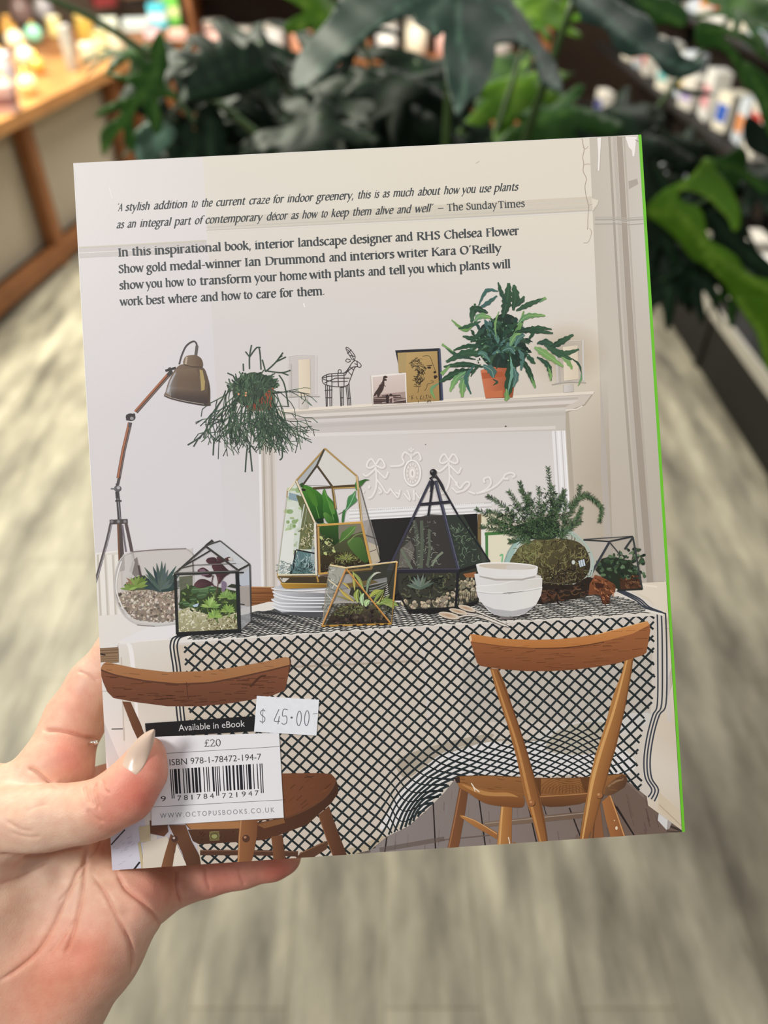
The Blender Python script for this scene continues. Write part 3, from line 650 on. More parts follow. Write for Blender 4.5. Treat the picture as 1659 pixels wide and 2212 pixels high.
def rosette(A, c, r, n, w, cols, a0=-PI, a1=0, sq=1):
    A.group()
    for k in range(n):
        a = a0+(a1-a0)*(k+.5)/n+R.uniform(-.1,.1); l = r*R.uniform(.8,1.1)
        A.line([c,(c[0]+l*.55*math.cos(a),c[1]+l*.55*math.sin(a)*sq),(c[0]+l*math.cos(a),c[1]+l*math.sin(a)*sq)],[w*.8,w,1.5],jit(R.choice(cols),10,R),True,n=4)
    A.free()
Z1 = max(Art.Z, Art.top)
A = Art(A7)                                            # fish bowl
A.poly([(300,628),(690,602),(735,640),(740,1100),(620,1130),(480,1145),(340,1130),(240,1050),(190,920),(192,780),(235,670)],(222,216,210,.55),sm=True)
peb = [(196,925),(300,895),(420,888),(560,905),(625,880),(625,1098),(480,1118),(340,1102),(240,1030)]
A.poly(peb,(168,150,134),(132,118,106),((0,900),(0,1110)))
pebbles(A, peb, 420, [(200,186,170),(184,168,152),(170,152,136),(210,198,184),(158,142,128)], 7, 14)
A.poly([(250,860),(330,800),(400,790),(440,840),(600,800),(620,880),(560,905),(420,890),(300,900)],(84,92,66))
rosette(A,(515,895),190,15,26,[(74,92,88),(96,112,108),(54,70,70)],-PI+.15,-.2,1.0); rosette(A,(515,900),120,9,22,[(60,76,74),(88,104,98)],-PI,0)
rosette(A,(345,870),90,10,22,[(126,150,76),(110,132,66),(150,120,96)],-PI-.2,.1); rosette(A,(290,890),60,7,16,[(140,170,86),(116,142,70)])
A.poly([(310,690),(345,660),(370,780),(330,800),(290,760)],(104,92,88,.5)); A.poly([(265,650),(310,640),(330,700),(300,820),(255,800)],(228,224,220,.55)); A.line([(355,720),(372,800)],16,(86,74,74,.7))
A.line([(300,626),(480,610),(690,602)],7,(128,116,112),True); A.line([(690,602),(735,640),(742,690)],6,(178,170,166),True)
A.line([(305,626),(232,672),(195,775),(188,905),(240,1050),(335,1130),(470,1146),(620,1130)],8,(196,192,190),True); A.line([(235,690),(206,790),(200,900),(248,1030)],9,(244,242,240,.8),True); A.line([(330,1112),(480,1134),(610,1120)],10,(214,212,210,.9),True); A.line([(345,1138),(470,1148)],5,(120,114,112),True); A.line([(235,1010),(300,1090)],12,(240,238,236,.6),True)
A.build('printed_fishbowl', COVER, None)

Art.Z = Z1
A = Art(A8)                                            # stack of plates
A.poly([(60,1225),(460,1230),(460,1285),(250,1275),(120,1255)],(80,80,84)); 
for i, (xl, yl, xr, yr, dp) in enumerate([(58,1196,460,1215,52),(62,1172,460,1185,38),(52,1148,470,1160,34),(66,1118,480,1138,34),(60,1094,500,1120,30)]):
    A.poly([(xl,yl),(xr,yr-6),(xr,yr+24),(xl+170,yr+26),(xl+70,yl+dp*.95),(xl+8,yl+18)],(206,207,212),(112,113,118),((xl,0),(xl+330,0)))
    A.line([(xl,yl+6),(xl+60,yl+30),(xl+190,yr+22),(xr,yr+22)],9,(228,229,232),True)
A.poly([(52,1078),(120,1052),(400,1060),(700,1030),(880,996),(875,1018),(800,1046),(560,1080),(360,1094),(160,1094),(80,1090)],(198,200,205),(176,176,178),((60,0),(880,0)))
A.line([(52,1076),(110,1088),(260,1094),(430,1085)],9,(226,227,230),True); A.poly([(100,1066),(300,1064),(440,1070),(430,1078),(200,1086)],(158,160,166)); A.line([(700,1062),(860,1026),(878,1000)],9,(206,204,200),True)
for y in (1078,1096,1118,1140): A.line([(740,y),(800,y-14),(872,y-44)],7,(190,188,184),True); A.line([(745,y+9),(870,y-32)],6,(90,88,88))
A.build('printed_plate_stack', COVER)

A = Art(D2)                                            # tall gold terrarium
A.poly([(785,225),(445,600),(510,650),(690,420)],(176,180,182)); A.poly([(785,225),(690,420),(870,665),(1150,655),(1160,545)],(216,213,206)); A.poly([(690,440),(530,650),(850,660)],(217,213,213))
A.poly([(345,725),(440,605),(665,1105),(680,1720),(218,1728)],(214,220,208),(196,206,196),((340,0),(680,0)))
A.poly([(1180,600),(1445,1560),(1340,1640),(1225,1095)],(214,208,202,.55)); A.poly([(1300,1330),(1420,1380),(1445,1560),(1330,1600)],(206,194,172,.8)); A.poly([(1240,1080),(1330,1060),(1420,1380),(1300,1330)],(170,164,160,.5)); A.line([(1270,1250),(1390,1290)],16,(96,92,90,.7)); A.line([(1320,1450),(1400,1420)],8,(80,74,70))
# reflections of a garden in the left pane
A.group()
for i in range(90):
    x = R.uniform(310,560); y = R.uniform(690,1500); 
    if x < 345-(y-720)*.12 or y-800 > 3.2*(x-330)+500: continue
    A.ell((x,y), R.uniform(12,40), R.uniform(10,36), jit(R.choice([(150,182,110),(186,206,150),(228,234,222),(206,222,190),(240,242,238)]),12,R)+(.6,), n=9)
A.free()
A.poly([(290,1200),(420,1180),(400,1640),(380,1700),(235,1690)],(236,238,232,.85)); A.poly([(355,740),(480,770),(470,850),(350,820)],(150,172,184,.8)); A.poly([(440,770),(520,790),(570,900),(560,1000),(480,900)],(96,104,64)); A.poly([(510,860),(600,950),(668,1110),(668,1420),(470,1420),(500,1100)],(108,112,76)); A.poly([(470,1420),(665,1460),(680,1715),(360,1715),(420,1500)],(92,120,122)); 
A.line([(540,880),(500,1100),(450,1420)],12,(206,214,206)); A.line([(575,900),(530,1180)],6,(160,172,150)); A.poly([(640,1250),(665,1230),(668,1700),(600,1700)],(186,196,198,.7))
A.line([(440,1425),(662,1468)],16,(30,30,30)); A.line([(432,1430),(408,1640),(378,1712)],18,(36,38,40))
tufts(A,[(360,1600),(668,1560),(670,1712),(370,1712)],120,[(44,66,64),(70,96,92),(30,44,44),(96,124,118)],60,7); tufts(A,[(440,1480),(660,1500),(664,1640),(420,1640)],50,[(160,186,186),(120,150,150),(190,206,204)],70,5,-1.2)
tufts(A,[(500,1080),(660,1110),(662,1420),(480,1420)],70,[(196,186,150),(150,146,96),(70,78,46),(210,204,176)],50,9); tufts(A,[(235,1580),(340,1560),(330,1700),(240,1700)],30,[(120,136,132),(160,172,168)],60,8)
# front pane
A.poly([(700,1150),(1220,1105),(1335,1640),(715,1705)],(86,90,60),(58,58,38),((0,1150),(0,1640)))
A.poly([(940,1120),(1215,1100),(1240,1200),(950,1300)],(126,120,104)); A.poly([(700,1500),(900,1450),(1200,1480),(1310,1560),(1335,1645),(715,1705)],(62,52,34),(46,40,28),((0,1480),(0,1700)))
A.poly([(702,1150),(945,1125),(950,1330),(900,1380),(820,1330),(740,1240)],(52,88,36),(34,56,28),((0,1130),(0,1370)))
A.poly([(950,1340),(985,1220),(1080,1150),(1160,1135),(1140,1210),(1060,1290)],(74,112,50),(96,134,70),((960,1300),(1150,1150))); A.poly([(1050,1345),(1120,1285),(1215,1285),(1262,1400),(1300,1580),(1180,1520)],(84,118,58),(58,88,40),((1060,1340),(1290,1560)),True); A.line([(1060,1340),(1150,1250),(1240,1230)],9,(136,152,96),True); A.line([(960,1340),(1060,1250),(1150,1150)],6,(150,170,110),True)
tufts(A,[(720,1250),(900,1300),(940,1480),(720,1500)],90,[(58,66,38),(92,96,58),(40,44,28),(196,190,140)],50,8); rosette(A,(1040,1540),130,16,14,[(132,140,76),(104,118,60),(156,158,98)],-PI-.3,.3,.8); tufts(A,[(900,1480),(1200,1500),(1220,1640),(880,1640)],60,[(110,118,66),(70,72,44),(140,140,90)],60,7)
for x, y in ((800,1340),(790,1470),(890,1440),(740,1280)): A.ell((x,y),26,16,(186,196,130),40,10)
tufts(A,[(715,1600),(1320,1560),(1330,1640),(720,1700)],90,[(40,34,24),(76,64,44),(30,26,18)],40,8)
# big leaves
A.poly([(512,668),(560,655),(650,690),(750,775),(800,850),(790,960),(760,1060),(700,1095),(672,1080),(600,930),(530,780)],(66,124,42),(30,70,26),((600,700),(730,1080)),True)
A.line([(540,680),(640,800),(720,1060)],10,(96,150,66),True); A.poly([(560,700),(660,760),(700,900),(640,880)],(84,142,54,.7),sm=True)
A.poly([(768,705),(785,705),(810,770),(880,850),(920,960),(945,1110),(850,1112),(800,1010),(760,960),(765,850),(750,775)],(72,130,50),(34,80,30),((800,780),(900,1110)),True); A.line([(775,712),(840,900),(900,1100)],7,(112,164,84),True); A.poly([(820,830),(890,900),(900,1000),(850,960)],(104,160,76,.7),sm=True)
A.poly([(765,990),(800,980),(870,1040),(900,1100),(820,1105),(780,1050)],(90,140,62),(52,96,40),((770,990),(880,1100)),True); A.poly([(672,1060),(760,1040),(770,1100),(690,1110)],(28,50,24))
A.poly([(480,640),(520,620),(530,680),(500,680)],(50,84,40)); A.poly([(500,690),(560,700),(545,725),(510,720)],(36,40,28)); A.poly([(700,1120),(760,1105),(800,1110),(730,1150)],(96,136,66))
A.line([(945,1000),(1010,965)],6,(48,60,40)); A.line([(1000,1090),(1015,960)],16,(70,112,58)); A.poly([(985,1085),(1000,960),(1035,930),(1060,800),(1110,760),(1150,720),(1150,790),(1165,840),(1080,915),(1030,970),(1010,1085)],(82,140,88),(58,110,56),((1150,780),(1000,1080)),True); A.line([(1145,740),(1085,880),(1030,960)],7,(150,196,160),True)
A.poly([(1140,655),(1150,620),(1200,600),(1265,580),(1322,590),(1270,600),(1230,650),(1185,690),(1158,718)],(76,132,62),(46,88,38),((1150,640),(1270,590)))
G = (176,144,88); GD = (92,76,46); GP = (228,214,184)
for a, b, w_, c in (((785,215),(440,600),20,G),((775,225),(686,420),22,(74,66,52)),((686,420),(520,650),20,(70,60,46)),((785,215),(1165,545),20,G),((690,418),(872,668),22,(78,66,46)),((640,690),(1150,655),24,(82,66,40)),((890,690),(1145,680),12,(196,160,88)),((872,665),(912,940),26,(110,88,48)),((885,690),(915,930),8,(196,164,98)),
    ((440,600),(345,722),18,GP),((335,720),(330,800),10,G),((330,800),(215,1730),8,(190,184,166)),((440,600),(665,1108),24,GP),((430,605),(655,1112),6,GD),((665,1105),(682,1730),26,(226,220,206)),((688,1130),(708,1720),10,(128,84,54)),((690,1132),(1225,1098),24,(206,162,84)),((1165,545),(1222,1090),24,(206,178,124)),((1178,700),(1215,1080),6,GD),((1222,1098),(1345,1650),28,(198,154,82)),((706,1150),(722,1715),22,(186,150,88)),((1185,600),(1447,1560),9,(96,92,84)),
    ((215,1726),(682,1720),18,(222,210,178)),((215,1748),(700,1742),14,(120,94,50)),((706,1712),(1345,1650),24,(196,152,78)),((720,1740),(1340,1672),12,(92,66,36)),((225,1752),(275,1822),14,(150,118,66)),((690,1742),(704,1812),20,(170,130,66)),((722,1742),(734,1800),16,(140,108,56)),((215,1700),(222,1750),12,(190,164,110))):
    A.line([a,b],w_,c)
A.poly([(260,1755),(690,1750),(820,1745),(820,1825),(290,1825)],(66,56,38)); A.poly([(280,1760),(360,1765),(300,1815),(270,1800)],(206,200,192)); A.poly([(250,1825),(820,1830),(820,1875),(320,1890),(290,1880)],(178,136,56),(128,94,36),((260,0),(820,0))); A.line([(250,1825),(820,1832)],8,(206,168,86)); A.poly([(1030,1830),(1340,1780),(1420,1810),(1280,1850),(1050,1880)],(140,112,62)); A.line([(690,1742),(704,1812)],20,(176,136,70))
A.build('printed_tall_terrarium', COVER)

A = Art(A8)                                            # black pyramid terrarium
A.poly([(1165,555),(1270,560),(1372,945),(872,955),(1060,585)],(74,70,66,.82),(62,60,58,.86),((900,0),(1370,0))); A.poly([(1265,562),(1400,560),(1585,885),(1370,945)],(58,66,58,.85))
A.poly([(925,970),(1368,962),(1355,1215),(1015,1240),(950,1115)],(58,58,50)); A.poly([(1368,962),(1500,925),(1503,1170),(1352,1215)],(52,52,44)); A.poly([(860,960),(945,960),(945,1110),(900,1140),(870,1060)],(44,44,42))
A.line([(1055,600),(1075,700),(1090,930)],26,(98,104,92,.6),True); tufts(A,[(1020,620),(1200,600),(1240,930),(960,930)],150,[(112,118,104),(84,90,80),(140,144,130)],32,4); tufts(A,[(1300,620),(1420,640),(1540,870),(1380,920)],120,[(84,100,80),(60,72,58),(104,120,98)],40,5)
A.line([(1108,600),(1112,760),(1105,935)],24,(104,114,98,.7)); A.line([(1160,660),(1165,800),(1150,920)],18,(108,116,100,.7))
A.poly([(960,800),(1030,740),(1060,800),(1020,930),(945,930)],(146,140,130,.4)); A.line([(1180,920),(1215,860),(1258,822)],16,(126,134,116),True); A.line([(1040,940),(1000,870),(965,800)],18,(108,116,100),True)
for k in range(5): A.line([(985+k*16,790+k*24),(1050+k*4,830+k*20)],5,(170,164,152,.6))
tufts(A,[(960,985),(1360,975),(1350,1140),(1000,1150)],120,[(70,74,58),(44,46,38),(92,94,72),(34,34,30)],44,9); rosette(A,(1100,1080),100,9,18,[(110,124,112),(84,98,88)],-PI*.98,-.3)
pebbles(A,[(985,1160),(1060,1170),(1200,1160),(1270,1110),(1350,1080),(1352,1200),(1015,1222),(975,1180)],150,[(206,190,164),(186,170,144),(160,146,124)],9,17)
pebbles(A,[(1370,1040),(1440,990),(1498,1030),(1500,1130),(1370,1190)],90,[(196,184,156),(170,156,130),(140,128,106)],9,15); A.poly([(1400,975),(1490,960),(1490,1000),(1420,1000)],(150,98,60))
for k in range(9): A.line([(1385+k*14,1120-k*4),(1370+k*16,1185-k*5)],4,(70,68,64,.8))
BK = (46,46,54); BK2 = (62,62,76)
for a, b, w_, c in (((1170,320),(868,958),17,BK2),((1190,320),(1155,565),15,(40,40,46)),((1180,310),(1175,400),16,BK),((1205,320),(1368,950),22,BK2),((1213,330),(1372,940),6,(96,98,120)),((1215,300),(1362,560),13,(44,44,50)),((1362,560),(1588,888),9,(34,34,38)),((1098,487),(1312,468),20,BK),((868,955),(1372,952),26,(44,42,52)),((868,944),(1372,940),5,(84,80,96)),((1372,950),(1588,890),12,(36,34,36)),((1372,955),(1505,915),22,(34,32,34)),
    ((948,1112),(1018,1245),13,(40,38,38)),((1364,965),(1348,1215),18,(34,34,38)),((1504,930),(1505,1175),8,(40,38,36)),((880,960),(905,1130),8,(36,36,36))): A.line([a,b],w_,c)
A.poly([(1000,1225),(1200,1215),(1352,1205),(1500,1165),(1500,1185),(1360,1240),(1200,1255),(1030,1250)],(32,30,30)); A.line([(1022,1240),(1030,1256)],12,(34,32,30))
A.ell((1190,262),24,25,(42,40,42)); A.ell((1182,254),8,8,(110,106,110)); A.line([(1165,308),(1190,290),(1220,300)],14,(50,48,52)); A.line([(1205,275),(1250,340),(1268,385)],8,(58,56,60),True); A.line([(1215,300),(1258,385),(1268,380)],7,(46,44,48),True)
A.build('printed_pyramid_terrarium', COVER)

A = Art(D5)                                            # gold prism terrarium
A.poly([(110,190),(265,215),(30,790),(45,640)],(160,162,150,.55)); A.poly([(270,222),(765,160),(730,540),(712,768)],(90,92,80,.35)); A.poly([(268,225),(712,770),(28,790)],(92,90,72,.30))
A.poly([(92,200),(258,220),(190,380),(88,330)],(178,178,166,.8)); tufts(A,[(70,230),(240,240),(80,620),(50,600)],40,[(206,206,198),(130,130,120),(96,98,86)],60,7)
soil = [(62,775),(110,690),(190,610),(300,570),(420,575),(560,590),(640,670),(705,765)]
A.poly(soil,(88,84,58),(48,40,34),((0,590),(0,740))); pebbles(A,soil,150,[(74,62,52),(56,46,40),(90,76,62),(44,36,32)],9,20); tufts(A,[(100,690),(200,600),(420,575),(470,640),(300,680)],110,[(96,104,60),(120,124,76),(70,76,46)],30,7)
tufts(A,[(560,560),(700,500),(705,680),(600,640)],50,[(70,76,50),(44,48,34),(96,98,62)],50,9)
LF = [([(225,365),(265,385),(305,425)],22,(196,172,84)),([(195,420),(265,490),(345,548)],34,(190,166,82)),([(160,490),(240,515),(300,540)],16,(150,140,80)),([(335,250),(345,360),(352,440)],26,(176,170,84)),([(330,255),(395,330),(440,430)],34,(150,160,84)),([(470,470),(490,350),(550,262)],34,(120,140,112)),([(500,330),(560,270),(612,262)],18,(206,204,190)),
      ([(385,560),(365,490),(385,430)],52,(150,164,84)),([(400,440),(420,500),(425,560)],30,(120,144,80)),([(430,590),(420,520),(440,470)],44,(172,200,150)),([(460,600),(470,560),(500,540)],60,(170,196,140)),([(490,520),(550,460),(632,440)],44,(164,170,80)),([(540,560),(590,480),(650,430)],40,(130,146,70)),([(560,570),(610,540),(640,460)],30,(190,188,104)),([(600,560),(660,520),(700,480)],26,(120,132,74)),([(575,575),(690,550),(782,592)],58,(128,150,76)),([(640,570),(720,590),(735,625)],40,(150,164,90))]
for i, (p, wd, c) in enumerate(LF): A.leaf(p, wd, c, None, 0, 1, tuple(min(255,v+46) for v in c)); A.line([(q[0]+wd*.22,q[1]) for q in p],2.5,(70,84,50),True)
A.line([(690,380),(640,470),(600,560)],9,(44,36,30)); A.line([(760,172),(690,380),(640,440)],9,(54,44,34))
for k in range(6): A.line([(640+k*6,500-k*22),(690-k*2,480-k*20)],6,(210,208,202))
for a, b, w_, c in (((104,186),(268,214),16,(226,206,160)),((100,190),(60,480),5,(150,142,120)),((60,480),(38,700),6,(176,160,140)),((88,330),(180,404),14,(214,204,176)),((70,470),(130,540),6,(220,220,214)),((268,216),(770,154),14,(210,182,128)),((270,208),(768,148),4,(250,240,214)),((262,228),(24,796),17,(186,132,76)),((256,232),(22,790),5,(226,180,120)),((268,226),(712,772),16,(186,130,62)),((272,224),(716,768),4,(220,172,104)),((770,156),(736,545),17,(196,148,82)),((736,545),(716,770),9,(150,116,62)),((24,794),(716,772),18,(182,138,66))): A.line([a,b],w_,c)
for x in (60,190,330,430,560,640): A.line([(x,797-(x-24)*.033),(x+40,795-(x-24)*.033)],14,(58,44,30))
A.ell((772,158),9,9,(226,190,130)); A.build('printed_prism_terrarium', COVER)

Art.Z = Z1+12e-6
A = Art(A7)                                            # black house terrarium
A.poly([(610,780),(825,590),(1050,760),(1065,1185),(628,1205)],(208,204,200,.22)); A.poly([(1058,765),(1135,715),(1145,1110),(1065,1185)],(196,198,202,.45)); A.poly([(830,590),(928,548),(1130,710),(1050,750)],(218,220,222,.6)); A.poly([(930,556),(1110,700),(1040,705)],(232,234,236,.5))
A.poly([(640,800),(735,790),(735,900),(650,1000)],(104,108,88,.8)); A.poly([(1060,800),(1135,740),(1138,860),(1070,865)],(186,190,200))
gr = [(640,1020),(650,900),(720,860),(800,870),(900,870),(1040,900),(1052,1060),(900,1110),(760,1060)]
A.poly(gr,(58,70,44)); A.poly([(632,1040),(720,1010),(800,1050),(900,1090),(1052,1050),(1062,1180),(632,1192)],(188,184,152),(150,144,112),((0,1030),(0,1190)))
tufts(A,[(632,1040),(720,1010),(800,1050),(900,1090),(1052,1050),(1062,1180),(632,1192)],300,[(214,210,182),(176,172,134),(150,146,104),(228,224,204)],22,6); tufts(A,[(830,1090),(1052,1080),(1060,1180),(820,1185)],80,[(120,112,72),(96,90,58)],18,6)
tufts(A,gr,130,[(84,104,58),(50,62,40),(120,144,80)],34,11)
for x, y, r, c in ((760,890,40,(74,100,66)),(820,885,46,(88,116,78)),(880,890,36,(66,92,58)),(690,990,30,(70,96,64)),(730,1000,26,(84,108,70)),(740,960,30,(60,84,54)),(800,930,40,(70,94,62)),(650,985,18,(60,80,52))): A.ell((x,y),r,r*.6,c,R.uniform(-40,20),12); A.line([(x-r*.7,y),(x+r*.7,y-4)],4,(120,146,102))
rosette(A,(862,1010),70,11,18,[(140,172,92),(112,146,72),(160,188,110)],-PI-.2,.2); rosette(A,(895,1080),60,10,18,[(150,180,96),(120,152,76)],-PI-.3,.3); rosette(A,(985,1040),60,10,16,[(138,168,88),(112,142,72)],-PI-.3,.3); rosette(A,(970,940),60,10,18,[(116,146,78),(140,166,98)],-PI-.3,.3); rosette(A,(1020,950),46,9,16,[(124,154,84),(96,126,66)],-PI-.3,.3)
for p in ([(830,690),(845,668),(890,664),(905,690),(860,712)],[(870,720),(900,690),(930,700),(970,740),(1000,770),(960,800),(920,850),(905,800),(885,760)],[(770,760),(810,735),(860,770),(870,795),(830,802)],[(745,860),(780,820),(830,820),(880,850),(860,862),(790,880)],[(905,660),(940,670),(960,690),(920,700)],[(950,680),(990,660),(1015,680),(980,690)]):
    A.poly(p, jit((88,56,60),8,R), jit((58,38,42),5,R), (p[0],p[2]), True)
A.poly([(940,840),(955,830),(972,850),(960,900),(940,900)],(128,110,132),sm=True); A.poly([(735,1000),(780,985),(770,1010),(745,1012)],(176,196,214)); A.line([(880,790),(870,850),(900,870)],7,(84,58,58),True); A.line([(920,800),(910,870),(900,910)],6,(104,70,68),True); A.poly([(780,750),(815,745),(850,785),(800,795)],(140,112,128,.8)); A.poly([(975,870),(1010,850),(1075,860),(1040,880)],(48,56,42)); A.poly([(985,668),(1015,664),(1018,690),(990,686)],(200,192,186))
K = (50,50,48)
for a, b, w_, c in (((735,690),(740,790),6,(96,94,90)),((645,742),(745,718),8,(74,72,68)),((640,745),(865,612),9,K),((745,718),(1040,706),6,(120,118,114)),((605,782),(826,585),13,(66,64,60)),((826,585),(1052,752),14,(60,58,54)),((822,582),(930,547),10,(72,70,66)),((928,547),(1136,712),9,(86,84,80)),((1052,756),(1136,712),12,K),((1137,714),(1147,1110),9,(72,72,72)),((1147,1110),(1066,1186),6,(84,80,74)),((604,780),(1056,764),20,K),((606,774),(1054,758),5,(120,118,112)),((612,782),(628,1205),20,(40,42,40)),((1048,766),(1064,1188),26,(36,38,40)),((624,1204),(1072,1180),28,(32,34,34)),((830,578),(872,545),12,(54,50,46)),((866,540),(880,556),10,(54,50,46)),((1060,990),(1100,995),6,K),((1050,770),(1095,770),10,(40,40,38))): A.line([a,b],w_,c)
A.build('printed_house_terrarium', COVER)

Art.Z = Z1
A = Art(B1)                                            # corner terrarium on the right
A.poly([(930,685),(1285,660),(1350,1040),(1180,1045),(970,955)],(206,198,186,.25)); A.poly([(930,690),(1110,698),(980,930)],(226,219,208,.5))
A.poly([(1015,900),(1060,820),(1130,800),(1250,830),(1330,900),(1345,1035),(1180,1042),(1090,980)],(40,48,36)); A.poly([(1190,960),(1330,930),(1345,1030),(1195,1040)],(74,48,34)); tufts(A,[(1195,960),(1330,940),(1340,1030),(1195,1040)],60,[(96,62,42),(56,38,28),(120,84,56)],26,7)
A.group()
for i in range(120):
    x = R.uniform(1015,1370); y = R.uniform(745,960)
    if y < 745+abs(x-1270)*.35 and not (1240 < x < 1330): continue
    A.ell((x,y), R.uniform(9,22), R.uniform(6,13), jit(R.choice([(52,70,50),(74,96,68),(36,48,38),(96,120,88)]),8,R), R.uniform(-60,60), 9)
A.free()
for p in ([(1260,900),(1290,780)],[(1300,900),(1350,800)],[(1180,880),(1190,760)]): A.line(p,6,(58,70,50))
for a, b, w_, c in (((930,684),(1112,696),11,(52,54,56)),((930,680),(1282,658),6,(72,74,76)),((1112,696),(1285,660),11,(50,52,54)),((1116,700),(972,950),16,(58,62,68)),((1120,704),(1200,800),9,(60,62,62)),((1284,668),(1225,752),14,(58,60,62)),((1284,662),(1352,1040),12,(62,66,66)),((1175,1046),(1352,1038),12,(40,42,40))): A.line([a,b],w_,c)
A.build('printed_corner_terrarium', COVER)

A = Art(B1)                                            # round vase of moss and fern
A.poly([(470,660),(560,625),(800,600),(860,640),(950,720),(1000,830),(985,930),(880,1000),(700,1015),(560,990),(440,900),(362,850),(400,760)],(206,216,204,.5),sm=True)
A.poly([(450,690),(480,660),(520,650),(470,720),(420,800),(400,850),(365,850),(390,780)],(168,198,190,.85)); A.poly([(480,665),(510,655),(440,780),(420,840),(405,845)],(206,224,218,.8))
moss = [(400,850),(470,740),(560,690),(700,675),(850,685),(930,730),(975,820),(965,920),(880,990),(700,1010),(560,980),(450,900)]
A.poly(moss,(102,96,62),(52,44,34),((560,700),(760,1000)),True)
tufts(A,moss,420,[(124,118,76),(100,94,60),(78,70,46),(138,130,88),(56,50,36)],52,5); tufts(A,[(700,860),(960,880),(880,1000),(640,1005)],160,[(58,50,36),(84,70,46),(40,34,28)],46,6)
tufts(A,[(480,700),(640,690),(560,860),(440,850)],90,[(132,134,86),(112,114,72)],40,5)
A.line([(470,665),(395,760),(362,850)],7,(140,170,164),True); A.line([(800,606),(870,640),(955,725),(1002,830),(990,930),(965,950)],8,(176,196,186),True); A.line([(790,610),(840,640),(900,690)],9,(160,190,174),True); A.line([(985,770),(992,860),(970,930)],10,(200,214,208,.7),True); A.line([(640,985),(760,995),(880,960)],5,(110,100,82),True)
A.poly([(893,835),(935,822),(945,868),(905,880)],(200,212,222)); A.line([(905,832),(915,876)],4,(90,90,88)); A.line([(922,826),(932,870)],4,(90,90,88)); A.ell((858,845),12,16,(206,210,204))
# asparagus fern
A.poly([(420,600),(520,560),(640,520),(720,540),(760,620),(700,680),(520,670)],(44,58,42),sm=True)
FR = [[(650,680),(690,480),(690,320),(675,170)],[(640,680),(560,520),(510,380),(475,275)],[(600,680),(470,540),(340,430),(245,370)],[(560,680),(420,600),(290,540),(165,462)],[(540,690),(420,640),(300,610),(200,590)],[(560,700),(460,690),(400,695)],[(700,680),(740,520),(760,420),(790,330)],[(760,650),(820,520),(880,410),(905,300)],[(820,460),(900,380),(960,370),(1030,420),(1060,470),(1045,550)],[(740,670),(830,580),(890,520),(915,455)],[(760,680),(840,600),(910,550)],[(640,640),(620,480),(608,310)],[(600,620),(480,460),(395,340)],[(700,650),(720,480),(710,300)],[(560,640),(520,480),(540,350)],[(680,660),(640,560),(650,420)],[(440,560),(330,500),(240,480)],[(500,640),(350,570),(250,560)],[(780,560),(800,440),(770,370)],[(690,540),(730,430),(795,360)],[(620,560),(560,430),(480,330)]]
for f in FR:
    P = smooth_pts(f, False, 9); A.group()
    A.line(P, 3.5, (66,84,58)); L = len(P)
    for i in range(1, L):
        t = i/L; a = math.atan2(P[i][1]-P[i-1][1], P[i][0]-P[i-1][0]); ln = (46-22*t)
        for s in (-1, 1):
            for q in range(2):
                b = a+s*R.uniform(.5,1.15); l = ln*R.uniform(.6,1.1); A.line([P[i],(P[i][0]+l*math.cos(b),P[i][1]+l*math.sin(b))],[5,2],jit(R.choice([(58,78,54),(40,56,44),(76,100,66),(92,118,80)]),8,R))
    A.free()
tufts(A,[(300,600),(290,520),(400,430),(520,400),(650,320),(720,330),(790,470),(830,570),(770,650),(470,670)],520,[(40,54,40),(58,80,52),(80,108,68),(30,40,34)],34,5)
A.build('printed_fern_vase', COVER)

A = Art(B1)                                            # driftwood
A.poly([(600,1060),(640,1000),(720,1010),(860,1005),(960,950),(1010,960),(1010,1050),(960,1080),(900,1100),(760,1125),(640,1142),(600,1140)],(44,34,28)); A.poly([(620,1080),(680,1040),(740,1060),(720,1110),(640,1135)],(84,56,42)); tufts(A,[(620,1040),(1000,960),(1000,1060),(760,1120),(630,1135)],90,[(30,24,22),(62,46,36),(96,66,48)],50,9,.2)
A.poly([(965,1080),(975,1000),(1000,960),(1010,938),(1050,945),(1090,965),(1150,1000),(1162,1022),(1152,1062),(1120,1085),(1116,1138),(1092,1142),(1064,1138),(1052,1085),(1020,1075)],(136,80,50),(96,58,38),((1010,940),(1100,1140))); tufts(A,[(980,1000),(1010,945),(1150,1005),(1150,1060),(1110,1085),(1110,1135),(1070,1135),(1050,1080)],80,[(168,108,70),(90,54,36),(190,130,92),(70,42,30)],34,7,.7); A.poly([(1010,990),(1080,1000),(1070,1030),(1020,1030)],(70,42,32,.8))
A.build('printed_driftwood', COVER)

A = Art(B1)                                            # bowls
A.ell((400,1225),150,20,(60,58,58,.6))
A.poly([(160,1042),(400,1072),(636,1022),(626,1080),(590,1150),(512,1214),(460,1230),(400,1237),(340,1231),(290,1220),(250,1192),(215,1152),(190,1122),(172,1090)],(222,221,222),(228,225,220),((160,0),(636,0))); A.poly([(215,1150),(290,1180),(420,1195),(540,1170),(590,1150),(512,1214),(400,1238),(290,1222)],(196,195,198,.7))
A.poly([(158,1012),(320,1000),(450,975),(636,958),(633,1020),(480,1050),(300,1068),(165,1055)],(226,224,223),(219,215,208),((158,0),(636,0))); A.line([(165,1048),(300,1064),(480,1050),(634,1022)],5,(238,236,234),True); A.line([(168,1058),(300,1072),(480,1058),(630,1032)],4,(188,186,186),True)
A.poly([(148,928),(200,925),(560,925),(628,945),(626,965),(450,985),(300,1008),(165,1022),(152,960)],(224,222,222),(214,209,202),((148,0),(626,0))); A.line([(160,1016),(330,1002),(450,976),(636,960)],5,(240,238,236),True); A.line([(560,940),(600,932),(628,945)],4,(170,164,156))
